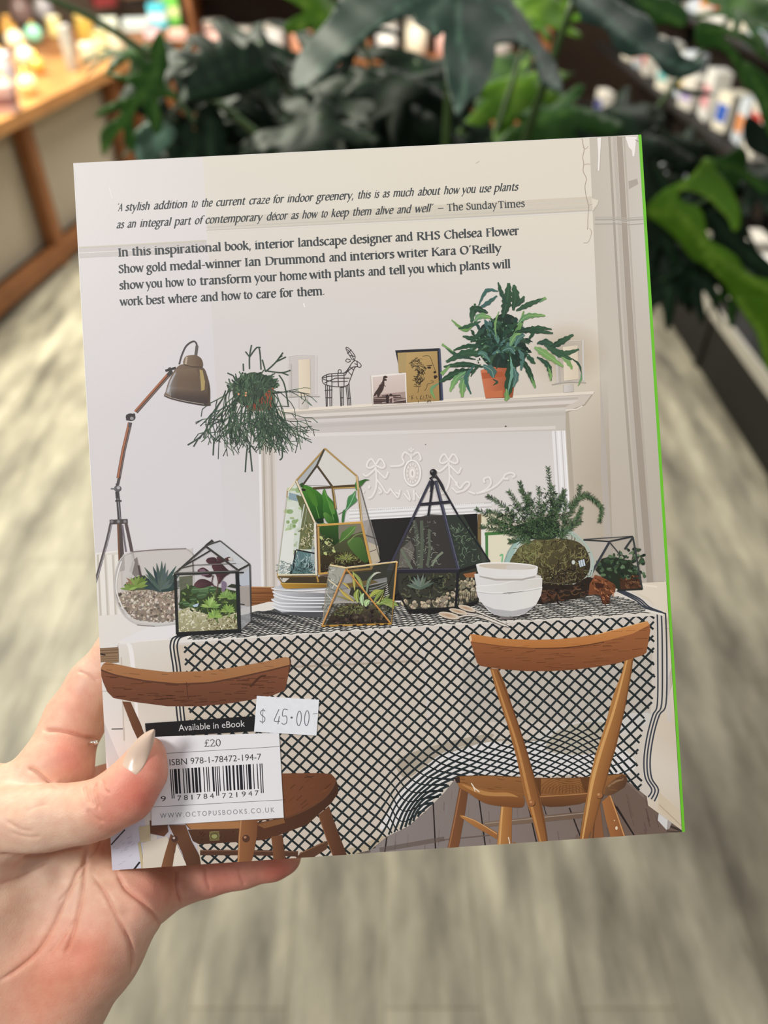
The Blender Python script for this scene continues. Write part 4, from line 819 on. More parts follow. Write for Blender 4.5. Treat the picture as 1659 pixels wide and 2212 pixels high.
A.poly([(160,862),(604,880),(600,920),(585,952),(490,972),(300,972),(185,948),(168,900)],(226,223,221),(232,229,226),((160,0),(604,0))); A.poly([(180,940),(300,962),(490,962),(590,940),(582,955),(490,975),(300,976),(190,952)],(188,182,176,.8))
A.ell((382,872),223,27,(238,235,232),2,28); A.ell((384,876),206,21,(206,194,178),2,28); A.poly([(400,862),(560,868),(588,882),(470,895),(380,897)],(226,219,212,.8),sm=True)
A.build('printed_bowl_stack', COVER)

A = Art(D5)                                            # spoons
for c, rx, ry, rot, h in (((1470,618),92,26,16,[(1540,640),(1640,680),(1900,790)]),((1385,650),96,24,14,[(1450,672),(1600,690),(1880,800)]),((1290,690),108,32,12,[(1390,705),(1470,690),(1600,705),(1850,790)])):
    A.line([(p[0],p[1]+8) for p in h],[10,8,8,12],(70,64,60,.7),True); A.line(h,[16,11,11,18],(206,196,184),True); A.line([(p[0],p[1]-2) for p in h],[5,4,4,6],(240,234,226),True)
    A.ell((c[0]+4,c[1]+9),rx,ry,(70,62,58),rot); A.ell(c,rx,ry,(214,200,182),rot); A.ell((c[0]-8,c[1]-2),rx*.8,ry*.62,(176,140,108),rot,20,(206,186,164))
A.T=B1; A.line([(400,1235),(440,1248),(330,1240)],10,(110,104,100)); A.poly([(330,1232),(400,1236),(438,1246),(400,1252),(345,1255)],(120,112,108))
A.build('printed_spoons', COVER)

# ---------------------------------------------------------------- printed chairs
def grain(A, poly, n, cols, L, ang, w=4):
    xs = [p[0] for p in poly]; ys = [p[1] for p in poly]; A.group()
    for k in range(n):
        p = (R.uniform(min(xs),max(xs)), R.uniform(min(ys),max(ys))); l = R.uniform(.4,1)*L; a = ang+R.uniform(-.06,.06)
        q = (p[0]+l*math.cos(a), p[1]+l*math.sin(a))
        if inside(p, poly) and inside(q, poly): A.line([p,q],w,jit(R.choice(cols),8,R)+(.5,))
    A.free()
Art.Z = Z1
A = Art(B2)
A.poly([(215,452),(268,455),(330,590),(370,700),(320,705),(280,620)],(118,78,54),(96,62,44),((220,0),(330,0)))
bk = [(72,255),(78,222),(92,208),(112,204),(300,243),(500,267),(700,262),(900,240),(1100,204),(1240,172),(1266,178),(1273,205),(1262,270),(1250,340),(1238,382),(1160,414),(1000,446),(850,470),(700,482),(500,482),(300,456),(160,430),(122,392),(95,330)]
A.poly(bk,(126,78,54),(104,63,44),((0,260),(0,470))); grain(A,bk,190,[(92,56,40),(140,88,60),(84,50,36)],90,.0,5)
topf = [(78,250),(82,215),(112,203),(300,243),(500,267),(700,262),(900,240),(1100,204),(1240,172),(1266,178),(1268,222),(1100,262),(900,305),(760,330),(560,338),(360,318),(180,284)]
A.poly(topf,(170,122,82),(160,108,68),((0,180),(0,330))); grain(A,topf,60,[(184,136,94),(150,104,70)],70,.05,5)
A.line([(78,252),(180,288),(360,322),(560,342),(760,334),(900,309),(1100,266),(1266,226)],9,(92,58,42),True); A.line([(1020,360),(1080,300),(1120,290)],14,(86,54,38,.7),True)
A.poly([(62,232),(84,206),(112,204),(92,220),(76,252)],(222,214,208)); A.line([(620,330),(625,400),(632,440)],4,(82,50,38)); A.line([(610,340),(625,358),(640,342)],4,(80,48,36)); A.line([(1268,180),(1273,208),(1262,270)],8,(88,58,44),True)
st = [(1200,905),(1450,902),(1530,908),(1555,935),(1540,985),(1480,1060),(1390,1120),(1290,1165),(1220,1185),(1060,1205),(1000,1250),(640,1255),(600,1210),(1180,1100)]
A.poly(st,(120,74,48),(104,62,40),((1200,0),(1540,0))); grain(A,st,150,[(140,90,58),(92,54,36),(128,78,50)],60,-.7,5); A.poly([(610,1215),(1060,1200),(1000,1252),(650,1256)],(168,118,76)); 
A.poly([(1555,932),(1574,985),(1572,1030),(1530,1090),(1440,1170),(1380,1225),(1260,1270),(1180,1300),(1110,1322),(1062,1326),(1064,1230),(1220,1188),(1300,1165),(1400,1118),(1490,1055),(1540,990)],(88,55,38),(70,44,32),((1100,1250),(1560,1000))); A.line([(1555,935),(1540,988),(1485,1058),(1395,1118),(1295,1165),(1222,1188),(1062,1222)],12,(104,66,44),True); A.poly([(1064,1228),(1100,1215),(1230,1186),(1240,1215),(1110,1250)],(130,88,56))
A.line([(1360,930),(1420,922)],4,(64,42,32)); A.line([(1370,915),(1410,935)],3,(64,42,32))
A.poly([(628,1258),(950,1250),(948,1335),(700,1350),(660,1330)],(86,56,40),(74,48,34),((0,1258),(0,1345))); grain(A,[(640,1262),(948,1255),(945,1330),(700,1345)],40,[(64,42,30),(104,70,50)],26,-.8,4)
A.ring((795,1297),30,26,4,(150,146,98)); A.poly([(765,1272),(824,1270),(825,1324),(766,1326)],(126,116,72,.5)); A.ell((795,1300),18,14,(150,150,100)); A.line([(783,1286),(808,1284)],4,(96,86,52)); A.line([(766,1272),(823,1270),(825,1324),(767,1326),(766,1272)],3,(146,140,92))
A.poly([(320,1240),(390,1230),(392,1330),(330,1338)],(206,190,158)); A.poly([(388,1200),(500,1228),(505,1270),(478,1300),(392,1282)],(110,72,54)); A.line([(322,1336),(345,1505)],16,(196,180,140))
A.poly([(345,1340),(500,1300),(540,1400),(650,1505),(345,1508)],(216,204,188)); A.poly([(556,1345),(620,1480),(560,1500),(535,1500)],(222,212,198))
A.poly([(520,1285),(566,1320),(545,1400),(530,1502),(458,1503),(480,1420)],(134,90,60),(104,68,48),((460,0),(560,0)))
A.poly([(510,1230),(612,1228),(650,1330),(700,1420),(712,1492),(624,1497),(590,1400)],(112,74,52),(86,56,40),((560,1300),(700,1400)))
A.ell((545,1316),22,22,(80,54,46)); A.ell((540,1310),8,8,(190,176,170))
A.line([(705,1402),(950,1402),(1160,1405),(1320,1410)],34,(84,56,42)); A.line([(705,1390),(950,1390),(1300,1398)],6,(122,88,70)); A.poly([(1290,1458),(1340,1400),(1490,1330),(1510,1345),(1500,1380),(1420,1430),(1390,1452)],(92,62,44)); A.line([(1330,1408),(1490,1336)],7,(128,92,68))
A.poly([(1152,1302),(1222,1290),(1236,1400),(1246,1465),(1166,1470),(1162,1390)],(126,82,54),(96,62,44),((1155,0),(1240,0)))
A.poly([(955,1198),(1066,1198),(1062,1300),(1040,1420),(1020,1480),(938,1480),(946,1320)],(150,100,64),(122,78,50),((950,0),(1060,0))); A.line([(962,1200),(952,1330),(946,1476)],8,(184,136,92),True); A.ell((994,1314),24,24,(86,56,42)); A.ell((988,1306),9,8,(170,124,98))
A.poly([(1448,1165),(1515,1110),(1560,1240),(1632,1430),(1545,1442),(1500,1320)],(112,72,48),(82,52,38),((1470,0),(1600,0))); A.line([(1452,1170),(1502,1320),(1548,1440)],6,(136,92,64))
A.build('printed_chair', COVER, 'dark brown wooden chair')

Art.Z = Z1
A = Art(B4)
A.poly([(258,1402),(920,1330),(935,1338),(935,1370),(700,1395),(450,1418),(280,1432)],(128,106,88),(112,90,74),((260,0),(930,0))); A.line([(270,1410),(930,1340)],6,(158,140,126))
A.poly([(1000,1290),(1030,1270),(1058,1505),(965,1518),(985,1400)],(140,92,58)); A.line([(1000,1330),(985,1515)],10,(104,68,44))
A.poly([(100,1165),(158,1190),(140,1320),(92,1582),(18,1588),(60,1380)],(128,82,52),(112,72,46),((30,0),(150,0))); A.line([(108,1180),(66,1400),(28,1580)],8,(160,110,74),True)
A.poly([(1045,1265),(1100,1218),(1130,1290),(1202,1500),(1104,1506),(1070,1380)],(170,112,64),(140,88,52),((1050,0),(1190,0))); A.line([(1100,1225),(1145,1350),(1195,1498)],8,(206,150,96)); A.ell((1142,1440),8,12,(236,214,190)); A.ell((1128,1390),4,4,(226,200,170))
A.poly([(105,1352),(200,1385),(352,1470),(350,1515),(200,1430),(108,1368)],(180,124,70),(150,98,56),((0,1360),(0,1500))); A.line([(120,1358),(220,1400),(350,1480)],5,(214,164,110),True); A.poly([(455,1530),(500,1550),(460,1555)],(150,104,62))
A.poly([(378,1285),(450,1295),(447,1400),(446,1556),(348,1562),(362,1420)],(186,130,72),(150,98,54),((360,0),(450,0))); A.line([(385,1300),(375,1420),(366,1556)],12,(212,162,102),True); A.line([(425,1500),(435,1550)],6,(240,226,206))
seat = [(66,1108),(100,1095),(300,1092),(480,1098),(620,1108),(900,1105),(1090,1088),(1180,1078),(1206,1092),(1214,1125),(1192,1172),(1110,1216),(1050,1215),(950,1212),(640,1230),(540,1232),(400,1210),(290,1190),(180,1175),(100,1140)]
A.poly(seat,(150,102,58),(134,88,50),((0,1090),(0,1220)))
A.poly([(90,1120),(170,1160),(280,1182),(400,1190),(480,1200),(528,1240),(530,1285),(505,1305),(420,1300),(300,1284),(230,1255),(150,1200),(100,1170)],(156,104,56),(118,74,42),((0,1160),(0,1300)),True); A.poly([(120,1150),(290,1200),(420,1205),(490,1235),(440,1230),(280,1225),(180,1190)],(200,144,86,.8),sm=True); A.line([(178,1142),(200,1175),(232,1200)],7,(236,220,200)); A.line([(185,1150),(205,1200)],4,(240,228,210))
A.poly([(632,1232),(800,1222),(955,1208),(950,1262),(900,1280),(790,1296),(700,1300),(650,1290)],(126,82,48),(96,60,36),((0,1215),(0,1300))); A.line([(632,1232),(800,1222),(955,1210)],6,(180,130,82))
A.poly([(1068,1170),(1120,1120),(1180,1085),(1206,1094),(1213,1125),(1195,1168),(1120,1215),(1060,1226)],(124,88,58),(88,60,42),((1080,1130),(1180,1190))); A.line([(1085,1165),(1140,1130),(1190,1115)],12,(164,128,96,.8),True); A.poly([(66,1108),(100,1098),(104,1140),(80,1140)],(60,42,34))
A.group()
for k in range(16): A.line([(640+k*21,1150+abs(k-9)*3),(632+k*22,1180),(622+k*23,1212-k*.3)],3,jit((112,70,38),8,R)+(.7,),True)
for k in range(9): A.ring((830,1210),30+k*22,20+k*12,3,(116,74,42,.6),0,200,340)
A.free(); grain(A,seat,60,[(170,118,70),(118,76,44)],70,.1,4); A.poly([(560,1105),(640,1108),(640,1225),(545,1230)],(104,66,40,.6)); A.poly([(900,1108),(985,1095),(960,1205),(930,1205)],(110,70,42,.6)); A.line([(100,1096),(300,1092),(620,1108),(900,1105),(1180,1080)],4,(90,60,40),True)
# back spindles
lp = [(303,378),(358,384),(400,480),(470,690),(530,880),(590,1080),(632,1220),(665,1380),(686,1540),(628,1546),(590,1400),(535,1240),(480,980),(420,760),(340,520)]
A.poly(lp,(160,106,58),(128,82,46),((400,700),(470,680))); A.line([(318,390),(400,640),(485,900),(560,1220),(640,1540)],[8,14,16,18,10],(190,136,80),True); A.line([(352,392),(470,700),(590,1090),(660,1400),(682,1535)],9,(112,70,40),True)
rp = [(1198,318),(1254,314),(1240,420),(1200,640),(1140,900),(1090,1060),(1062,1180),(1040,1250),(1000,1400),(948,1522),(895,1526),(925,1330),(948,1220),(962,1120),(1000,960),(1060,780),(1120,560),(1180,400)]
A.poly(rp,(184,130,72),(140,90,50),((1010,900),(1110,930))); A.line([(1212,325),(1130,640),(1040,920),(985,1120),(955,1290),(915,1520)],[8,16,20,22,16,10],(212,162,100),True); A.line([(1248,322),(1195,640),(1110,980),(1050,1200),(990,1420)],8,(122,80,46),True)
for x, y in ((578,1272),(1028,1222)): A.ell((x+3,y+4),24,22,(84,54,32)); A.ell((x,y),22,21,(156,102,60)); A.ell((x-5,y-5),9,8,(196,144,96))
# top rail
tb = [(163,172),(172,154),(200,154),(330,176),(450,187),(600,191),(750,187),(900,172),(1050,146),(1180,112),(1345,66),(1362,90),(1366,130),(1352,210),(1340,275),(1318,292),(1150,346),(1000,372),(850,390),(700,398),(550,398),(400,388),(240,364),(216,342),(196,275)]
A.poly(tb,(154,96,58),(128,76,46),((0,180),(0,390))); grain(A,tb,200,[(172,112,70),(120,72,44),(140,86,52)],100,-.05,4)
tf = [(163,172),(172,154),(200,154),(330,176),(450,187),(600,191),(750,187),(900,172),(1050,146),(1180,112),(1345,66),(1360,92),(1250,150),(1100,190),(950,222),(800,240),(600,244),(400,232),(250,212),(175,202)]
A.poly(tf,(206,142,84),(182,118,64),((0,90),(0,230))); grain(A,tf,50,[(220,158,98),(180,116,66)],80,-.05,4); A.line([(178,206),(250,216),(400,236),(600,248),(800,244)],5,(124,76,46),True); A.line([(600,248),(760,246),(900,232),(1060,206)],6,(96,58,36),True); A.poly([(162,172),(176,160),(182,190),(176,204),(168,200)],(228,196,162)); A.line([(1000,160),(1180,112),(1345,68)],5,(226,170,112),True)
A.build('printed_chair', COVER, 'honey brown wooden chair')
# ---------------------------------------------------------------- lettering: a broad-nib serif drawn stroke by stroke
def _arch(x0, x1): return ('s', [(x0,7.2),(x0+1.6,9.2),(x0+3.2,9.7),(x1-.4,8.6),(x1,6.2)])
def _sf(x, y=.25, w=1.45): return ('t', [(x-w,y),(x+w,y)])
def _el(cx, cy, rx, ry): return ('s', [(cx+rx*math.cos(a*PI/6-.6), cy+ry*math.sin(a*PI/6-.6)) for a in range(13)])
def _st(x, y): return [('l', [(x,y),(x,.3)]), ('t', [(x-1.5,y-.7),(x,y)])]
GL = {
'a':(8.3,[('s',[(1.6,8.0),(3.4,9.7),(5.6,9.2),(6.1,7),(6.1,1.6),(7.6,.5)]),('s',[(6.1,6),(3.2,5),(1.4,2.8),(2.4,.6),(4.6,.8),(6.1,2.4)])]),
'b':(9.6,_st(1.9,15.4)+[('s',[(1.9,7.6),(4.6,9.7),(7.9,8),(8.4,4.6),(6.4,.7),(3.6,.3),(1.9,1.6)])]),
'c':(7.9,[('s',[(7.1,8),(5.4,9.7),(2.4,8.2),(1.3,4.8),(2.6,1.2),(5.0,.3),(7.3,1.7)])]),
'd':(9.7,[('s',[(7.4,8.4),(5.1,9.7),(2.2,8),(1.3,4.6),(2.8,.9),(5.2,.4),(7.4,2.2)]),('l',[(7.4,15.4),(7.4,.3)]),('t',[(5.9,14.7),(7.4,15.4)]),('t',[(7.4,.3),(9,.6)])]),
'e':(8.2,[('t',[(1.7,5.4),(7.1,5.6)]),('s',[(7.1,5.6),(6.7,8.6),(4.6,9.7),(2.2,8.3),(1.3,4.6),(2.7,1),(5.1,.3),(7.3,1.8)])]),
'f':(5.4,[('s',[(7,14.3),(5.6,15.5),(3.6,14.6),(2.8,11.5),(2.8,.3)]),('t',[(.7,9.5),(5.4,9.5)]),_sf(2.8)]),
'g':(8.6,[_el(3.9,6.6,2.6,3.0),('s',[(2.7,3.6),(1.9,2.3),(3.4,1.2),(6.4,.6),(7.6,-1.8),(5.6,-4.6),(2.6,-4.7),(1,-2.8),(2.2,-.4),(3.4,.9)]),('t',[(6.0,8.7),(8.2,9.5)])]),
'h':(9.7,_st(1.9,15.4)+[_arch(1.9,7.4),('l',[(7.4,6.4),(7.4,.3)]),_sf(1.9),_sf(7.4)]),
'i':(4.2,_st(2,9.9)+[('l',[(2,14.0),(2.01,13.4)]),_sf(2)]),
'k':(9.2,_st(1.9,15.4)+[('t',[(2.2,4.7),(6.9,9.4)]),('l',[(3.9,6.2),(8,.3)]),_sf(1.9),_sf(8),('t',[(5.6,9.5),(8.2,9.5)])]),
'l':(4.2,_st(2,15.4)+[_sf(2)]),
'm':(14.6,_st(1.9,9.9)+[_arch(1.9,7.2),('l',[(7.2,6.4),(7.2,.3)]),_arch(7.2,12.5),('l',[(12.5,6.4),(12.5,.3)]),_sf(1.9),_sf(7.2),_sf(12.5)]),
'n':(9.7,_st(1.9,9.9)+[_arch(1.9,7.4),('l',[(7.4,6.4),(7.4,.3)]),_sf(1.9),_sf(7.4)]),
'o':(9.3,[_el(4.6,5,3.4,4.7)]),
'p':(9.8,_st(1.9,9.9)+[('l',[(1.9,1),(1.9,-5.2)]),_sf(1.9,-5.3,1.7),('s',[(1.9,7.6),(4.6,9.7),(7.9,8),(8.4,4.6),(6.4,.7),(3.8,.3),(1.9,1.4)])]),
'r':(6.7,_st(1.9,9.9)+[('s',[(1.9,7.0),(3.6,9.4),(5.6,9.5)]),('l',[(5.5,9.3),(5.9,8.6)]),_sf(1.9)]),
's':(6.9,[('s',[(5.6,8.2),(4,9.7),(1.9,8.8),(2.0,6.7),(4.6,5.1),(5.8,3.0),(4.9,.8),(2.8,.3),(1.0,1.9)])]),
't':(6.0,[('s',[(2.6,12.3),(2.6,2.6),(3.5,.6),(5.7,1.1)]),('t',[(.7,9.5),(5.4,9.5)])]),
'u':(9.7,[('s',[(1.9,9.7),(1.9,3),(3.3,.5),(5.6,1.0),(7.3,2.8)]),('l',[(7.3,9.8),(7.3,.3)]),('t',[(.5,9.3),(1.9,9.8)]),('t',[(5.9,9.3),(7.3,9.8)]),('t',[(7.3,.3),(8.8,.5)])]),
'v':(8.5,[('l',[(.9,9.5),(4.5,.4)]),('t',[(4.6,.4),(7.7,9.5)]),_sf(1,9.5,1.2),_sf(7.6,9.5,1.1)]),
'w':(12.8,[('l',[(.9,9.5),(4.1,.4)]),('t',[(4.2,.4),(6.7,9.2)]),('l',[(6.3,9.4),(9.2,.4)]),('t',[(9.3,.4),(12,9.5)]),_sf(1,9.5,1.2),_sf(11.9,9.5,1.1)]),
'y':(8.7,[('l',[(.9,9.5),(4.6,.8)]),('t',[(8,9.5),(4.6,.6),(2.6,-4.4)]),('l',[(2.8,-4.2),(1.4,-4.8)]),_sf(1,9.5,1.2),_sf(7.8,9.5,1.1)]),
'z':(8,[('t',[(1.2,9.4),(6.8,9.4)]),('l',[(6.6,9.4),(1.2,.5)]),('t',[(1.2,.5),(7,.5)])]),
'A':(11.4,[('t',[(1.4,.3),(5.4,14)]),('l',[(5.4,14),(10,.3)]),('t',[(2.9,5),(8.2,5)]),_sf(1.4,.3,1.3),_sf(10,.3,1.5)]),
'C':(11.6,[('s',[(10.4,11),(8,13.6),(4.4,12.8),(1.5,9),(1.6,4.6),(4.4,.8),(8,.4),(10.6,2.8)])]),
'D':(13,[('l',[(2.6,13.6),(2.6,.3)]),('s',[(1,13.5),(5.6,13.6),(10,11.8),(11.6,7),(9.8,2),(5.4,.3),(1,.4)])]),
'F':(9.3,[('l',[(2.6,13.6),(2.6,.3)]),('t',[(1,13.4),(8.4,13.4),(8.6,11.4)]),('t',[(2.6,7.2),(7,7.2)]),_sf(2.6)]),
'H':(13.4,[('l',[(2.6,13.6),(2.6,.3)]),('l',[(10.6,13.6),(10.6,.3)]),('t',[(2.6,7.2),(10.6,7.2)]),_sf(2.6),_sf(10.6),_sf(2.6,13.5),_sf(10.6,13.5)]),
'I':(5.4,[('l',[(2.6,13.6),(2.6,.3)]),_sf(2.6,.3,1.8),_sf(2.6,13.5,1.8)]),
'K':(12,[('l',[(2.6,13.6),(2.6,.3)]),('t',[(2.8,6),(9.6,13.4)]),('l',[(5,8.2),(10.8,.3)]),_sf(2.6),_sf(2.6,13.5),_sf(10.8),_sf(9.6,13.5)]),
'O':(12.8,[_el(6.3,7,4.8,6.7)]),
'R':(11.2,[('l',[(2.6,13.6),(2.6,.3)]),('s',[(1,13.5),(5.4,13.6),(8.6,11.8),(8.2,8.2),(5.4,6.8),(2.8,6.8)]),('l',[(5.4,6.8),(10.4,.3)]),_sf(2.6),_sf(10.4)]),
'S':(9.0,[('s',[(7.4,11),(5.6,13.5),(2.6,12.8),(2.0,10),(3.6,8),(6.6,6),(7.4,3.2),(5.8,.8),(3,.4),(1.0,3)])]),
'T':(10.6,[('l',[(5.2,13.6),(5.2,.3)]),('t',[(.9,11.4),(1.1,13.4),(9.3,13.4),(9.6,11.4)]),_sf(5.2,.3,1.8)]),
',':(3.6,[('l',[(1.7,1.1),(1.9,.2)]),('t',[(2.1,.4),(1.1,-2.4)])]), '.':(3.6,[('l',[(1.7,1.2),(1.72,.6)])]),
'-':(6,[('t',[(.8,5),(5,5)])]), '–':(14,[('t',[(.6,5),(13,5)])]), '’':(3.8,[('l',[(1.8,14.8),(2,14)]),('t',[(2.1,14),(1.1,11.6)])]), '‘':(3.8,[('l',[(1.7,12.6),(1.6,12)]),('t',[(1.4,12.4),(2.4,15)])]),
'£':(10,[('s',[(8.6,11.6),(7.4,13.6),(5,13),(4,10.6),(4.4,7),(4,3),(1.6,.6),(4,1.2),(7,.4),(9.2,1.6)]),('t',[(1.8,7),(7.2,7)])]),
'2':(9.4,[('s',[(1.4,10.4),(2.6,13),(5.4,13.4),(7.6,11),(6.6,7.4),(1.2,.6)]),('l',[(1.2,.7),(8.2,.7)]),('t',[(8.2,.7),(8.8,2.6)])]),
'0':(10,[_el(4.9,6.8,3.4,6.5)]),
}
GL['é'] = (GL['e'][0], GL['e'][1]+[('t',[(4,11.6),(6.4,14)])])
def ink(A, ch, org, bx, up, sx, sy, col, slant, weight, serif=True):
    th = math.radians(24); nx, ny = math.cos(th)*weight/2, math.sin(th)*weight/2
    for kind, pts in GL[ch][1]:
        P = smooth_pts(pts, False, 4) if kind == 's' else pts
        if kind == 't' and not serif and len(pts) == 2 and abs(pts[0][1]-pts[1][1]) < .1 and abs(pts[0][0]-pts[1][0]) < 3.4: continue
        t = .62
        def m(x, y):
            x += slant*y; y = y if y < 9.9 else 9.9+(y-9.9)*.74
            return (org[0]+bx[0]*x*sx+up[0]*y*sy, org[1]+bx[1]*x*sx+up[1]*y*sy)
        for (x0,y0),(x1,y1) in zip(P, P[1:]):
            if kind != 't':
                q = [m(x0-nx,y0-ny), m(x0+nx,y0+ny), m(x1+nx,y1+ny), m(x1-nx,y1-ny)]
                A.raw(q, [col]*4, [(0,1,2,3)], A.z())
            L = math.hypot(x1-x0, y1-y0) or 1; ax, ay = -(y1-y0)/L*t, (x1-x0)/L*t; ex, ey = (x1-x0)/L*.3, (y1-y0)/L*.3
            A.raw([m(x0+ax-ex,y0+ay-ey), m(x0-ax-ex,y0-ay-ey), m(x1-ax+ex,y1-ay+ey), m(x1+ax+ex,y1+ay+ey)], [col]*4, [(0,1,2,3)], A.z())
def word(A, txt, x0, x1, y0, slope, xh, col, slant=0, weight=2.5, serif=True):
    wd = sum(GL[c][0] for c in txt); L = math.hypot(1, slope); bx = (1/L, slope/L); up = (-.058, -.998)
    sy = xh/9.9; sx = (x1-x0)/((wd+1.1)+slant*7); px = (x0+.5*sx, y0)
    for c in txt:
        ink(A, c, px, bx, up, sx, sy, col, slant*sy/sx, weight, serif); px = (px[0]+bx[0]*GL[c][0]*sx, px[1]+bx[1]*GL[c][0]*sx)
Art.Z = ZW
INK = (76, 80, 82)
def para(name, lines, xh, slant, weight, label=None, serif=True):
    A = Art(); A.group()
    for (bx, by, slope, words) in lines:
        for t, a, b, k in words:
            ox = 150 if k == 1 else 650
            x0, x1 = ox+a/3.016, ox+b/3.016
            if t.startswith('*'): word(A, t[1:], x0, x1, by+(x0-bx)*slope, slope, xh*.94, INK, 0, 2.3)
            else: word(A, t, x0, x1, by+(x0-bx)*slope, slope, xh, INK, slant, weight, serif)
    o = A.build(name, book); 
    if label: o['label'] = label
para('quote_text', [
 (259.4,456.2,-.0521,[('‘A',303,350,1),('stylish',360,530,1),('addition',545,775,1),('to',790,838,1),('the',855,935,1),('current',950,1150,1),('craze',1165,1310,1),('for',1320,1400,1),('indoor',1415,1592,1),('greenery,',97,352,2),('this',365,460,2),('is',475,513,2),('as',528,582,2),('much',597,742,2),('about',757,912,2),('how',927,1037,2),('you',1045,1145,2),('use',1158,1243,2),('plants',1255,1422,2)]),
 (259,493,-.0529,[('as',303,360,1),('an',373,440,1),('integral',455,668,1),('part',680,797,1),('of',812,870,1),('contemporary',880,1262,1),('décor',1280,1425,1),('as',1440,1497,1),('how',1512,1620,1),('to',127,178,2),('keep',193,318,2),('them',332,465,2),('alive',482,607,2),('and',622,722,2),('well’',737,865,2),('–',887,935,2),('*The',950,1060,2),('*Sunday',1075,1280,2),('*Times',1283,1463,2)])], 12.4, .27, 2.6, 'two lines of dark grey italic quotation', False)
para('blurb_text', [
 (266,553.5,-.0542,[('In',315,388,1),('this',405,535,1),('inspirational',553,993,1),('book,',1010,1187,1),('interior',1207,1468,1),('landscape',-20,302,2),('designer',318,600,2),('and',613,733,2),('RHS',752,913,2),('Chelsea',932,1185,2),('Flower',1203,1425,2)]),
 (282.6,588.6,-.0548,[('Show',318,487,1),('gold',500,637,1),('medal-winner',653,1125,1),('Ian',1140,1252,1),('Drummond',1272,1671,1),('and',182,302,2),('interiors',318,613,2),('writer',628,833,2),('Kara',848,1015,2),('O’Reilly',1033,1310,2)]),
 (282.6,624,-.0554,[('show',323,488,1),('you',498,610,1),('how',625,750,1),('to',765,828,1),('transform',847,1190,1),('your',1205,1355,1),('home',1370,1550,1),('with',55,203,2),('plants',217,418,2),('and',437,555,2),('tell',572,685,2),('you',698,808,2),('which',825,1017,2),('plants',1032,1233,2),('will',1250,1370,2)]),
 (282.6,659.3,-.0535,[('work',328,482,1),('best',498,625,1),('where',643,835,1),('and',853,973,1),('how',990,1120,1),('to',1133,1195,1),('care',1215,1350,1),('for',1367,1462,1),('them.',1480,1667,1)])], 13.4, 0, 2.9, 'four lines of dark grey upright serif text')

# sans lettering from the built-in typeface, laid on the cover
def sans(A, txt, x0, y0, x1, y1, cap, col, spread=1.0, stretch=None):
    cu = bpy.data.curves.new('t', 'FONT'); cu.body = txt; cu.size = 1; cu.space_character = spread; cu.resolution_u = 3
    o = bpy.data.objects.new('t', cu); C.objects.link(o); bpy.context.view_layer.update()
    me = o.evaluated_get(bpy.context.evaluated_depsgraph_get()).to_mesh()
    V = [(v.co.x, v.co.y) for v in me.vertices]; Fs = [tuple(p.vertices) for p in me.polygons]
    o.to_mesh_clear(); bpy.data.objects.remove(o); bpy.data.curves.remove(cu)
    xs = [v[0] for v in V]; lo, hi = min(xs), max(xs); ch = .73
    d = (x1-x0, y1-y0)
    P = []
    for x, y in V:
        t = (x-lo)/(hi-lo); P.append((x0+d[0]*t-.058*y/ch*cap, y0+d[1]*t-.998*y/ch*cap))
    A.raw([A.px(p) for p in P] if A.T[2] != 1 else P, [col]*len(P), Fs, A.z())
Art.Z = max(Art.top, Art.Z)+2e-6
S5 = lambda x, y: (300+x/3.95, 1480+y/3.95)
A = Art(B5)
A.poly([(95,441),(1196,407),(1236,1131),(108,1198)], (232,230,233)); A.line([(1196,407),(1236,1131),(108,1198)],3,(190,186,188)); A.line([(1200,524),(60,593)],4,(92,92,96)); A.line([(1226,979),(60,1043)],4,(92,92,96))
pan = A.build('barcode_panel', book, 'white panel with the price, book number and barcode')
A = Art()
def bars():
    Lc = ['0001101','0011001','0010011','0111101','0100011','0110001','0101111','0111011','0110111','0001011']
    Gc = [''.join('1' if c == '0' else '0' for c in s)[::-1] for s in Lc]; Rc = [''.join('1' if c == '0' else '0' for c in s) for s in Lc]
    code = '9781784721947'; par = 'LGGLGL'
    s = '101'+''.join((Lc if p == 'L' else Gc)[int(c)] for p, c in zip(par, code[1:7]))+'01010'+''.join(Rc[int(c)] for c in code[7:])+'101'
    guard = lambda i: i < 3 or 45 <= i < 50 or i >= 92
    i = 0
    while i < 95:
        if s[i] == '1':
            j = i
            while j < 95 and s[j] == '1': j += 1
            q = []
            for k in (i, j):
                t = k/95; xt, yt = 264+(1054-264)*t, 718-(718-668)*t; xb, yb = 278+(1064-278)*t, 930-(930-882)*t
                if guard(i): xb += 2; yb += 38
                q.append(((xt,yt),(xb,yb)))
            A.raw([S5(*q[0][0]),S5(*q[1][0]),S5(*q[1][1]),S5(*q[0][1])], [(36,36,42)]*4, [(0,1,2,3)], A.z()); i = j
        else: i += 1
A.group(); bars(); A.build('barcode', pan); A = Art(); A.group()
p = S5(188,993); q = S5(232,990); sans(A,'9',*p,*q,12,(60,60,64))
for t, a, b in (('781784',(330,986),(645,966)),('721947',(712,966),(1028,942))):
    for i, c in enumerate(t):
        f = i/(len(t)-1); X = a[0]+(b[0]-38-a[0])*f; Y = a[1]+(b[1]-a[1])*f; w_ = 9 if c == '1' else 34
        sans(A, c, *S5(X+(9 if c == '1' else 0),Y), *S5(X+w_+(9 if c == '1' else 0),Y-2), 11.5, (60,60,64))
sans(A, 'ISBN 978-1-78472-194-7', *S5(263,685), *S5(1046,636), 14.2, (64,64,68))
A.build('book_number', pan); A = Art(); A.group()
word(A, '£20', *[S5(552,0)[0], S5(708,0)[0]], S5(0,527)[1], -.05, 11.6, (72,72,76), 0, 1.7); A.build('printed_price', pan); A = Art(); A.group()
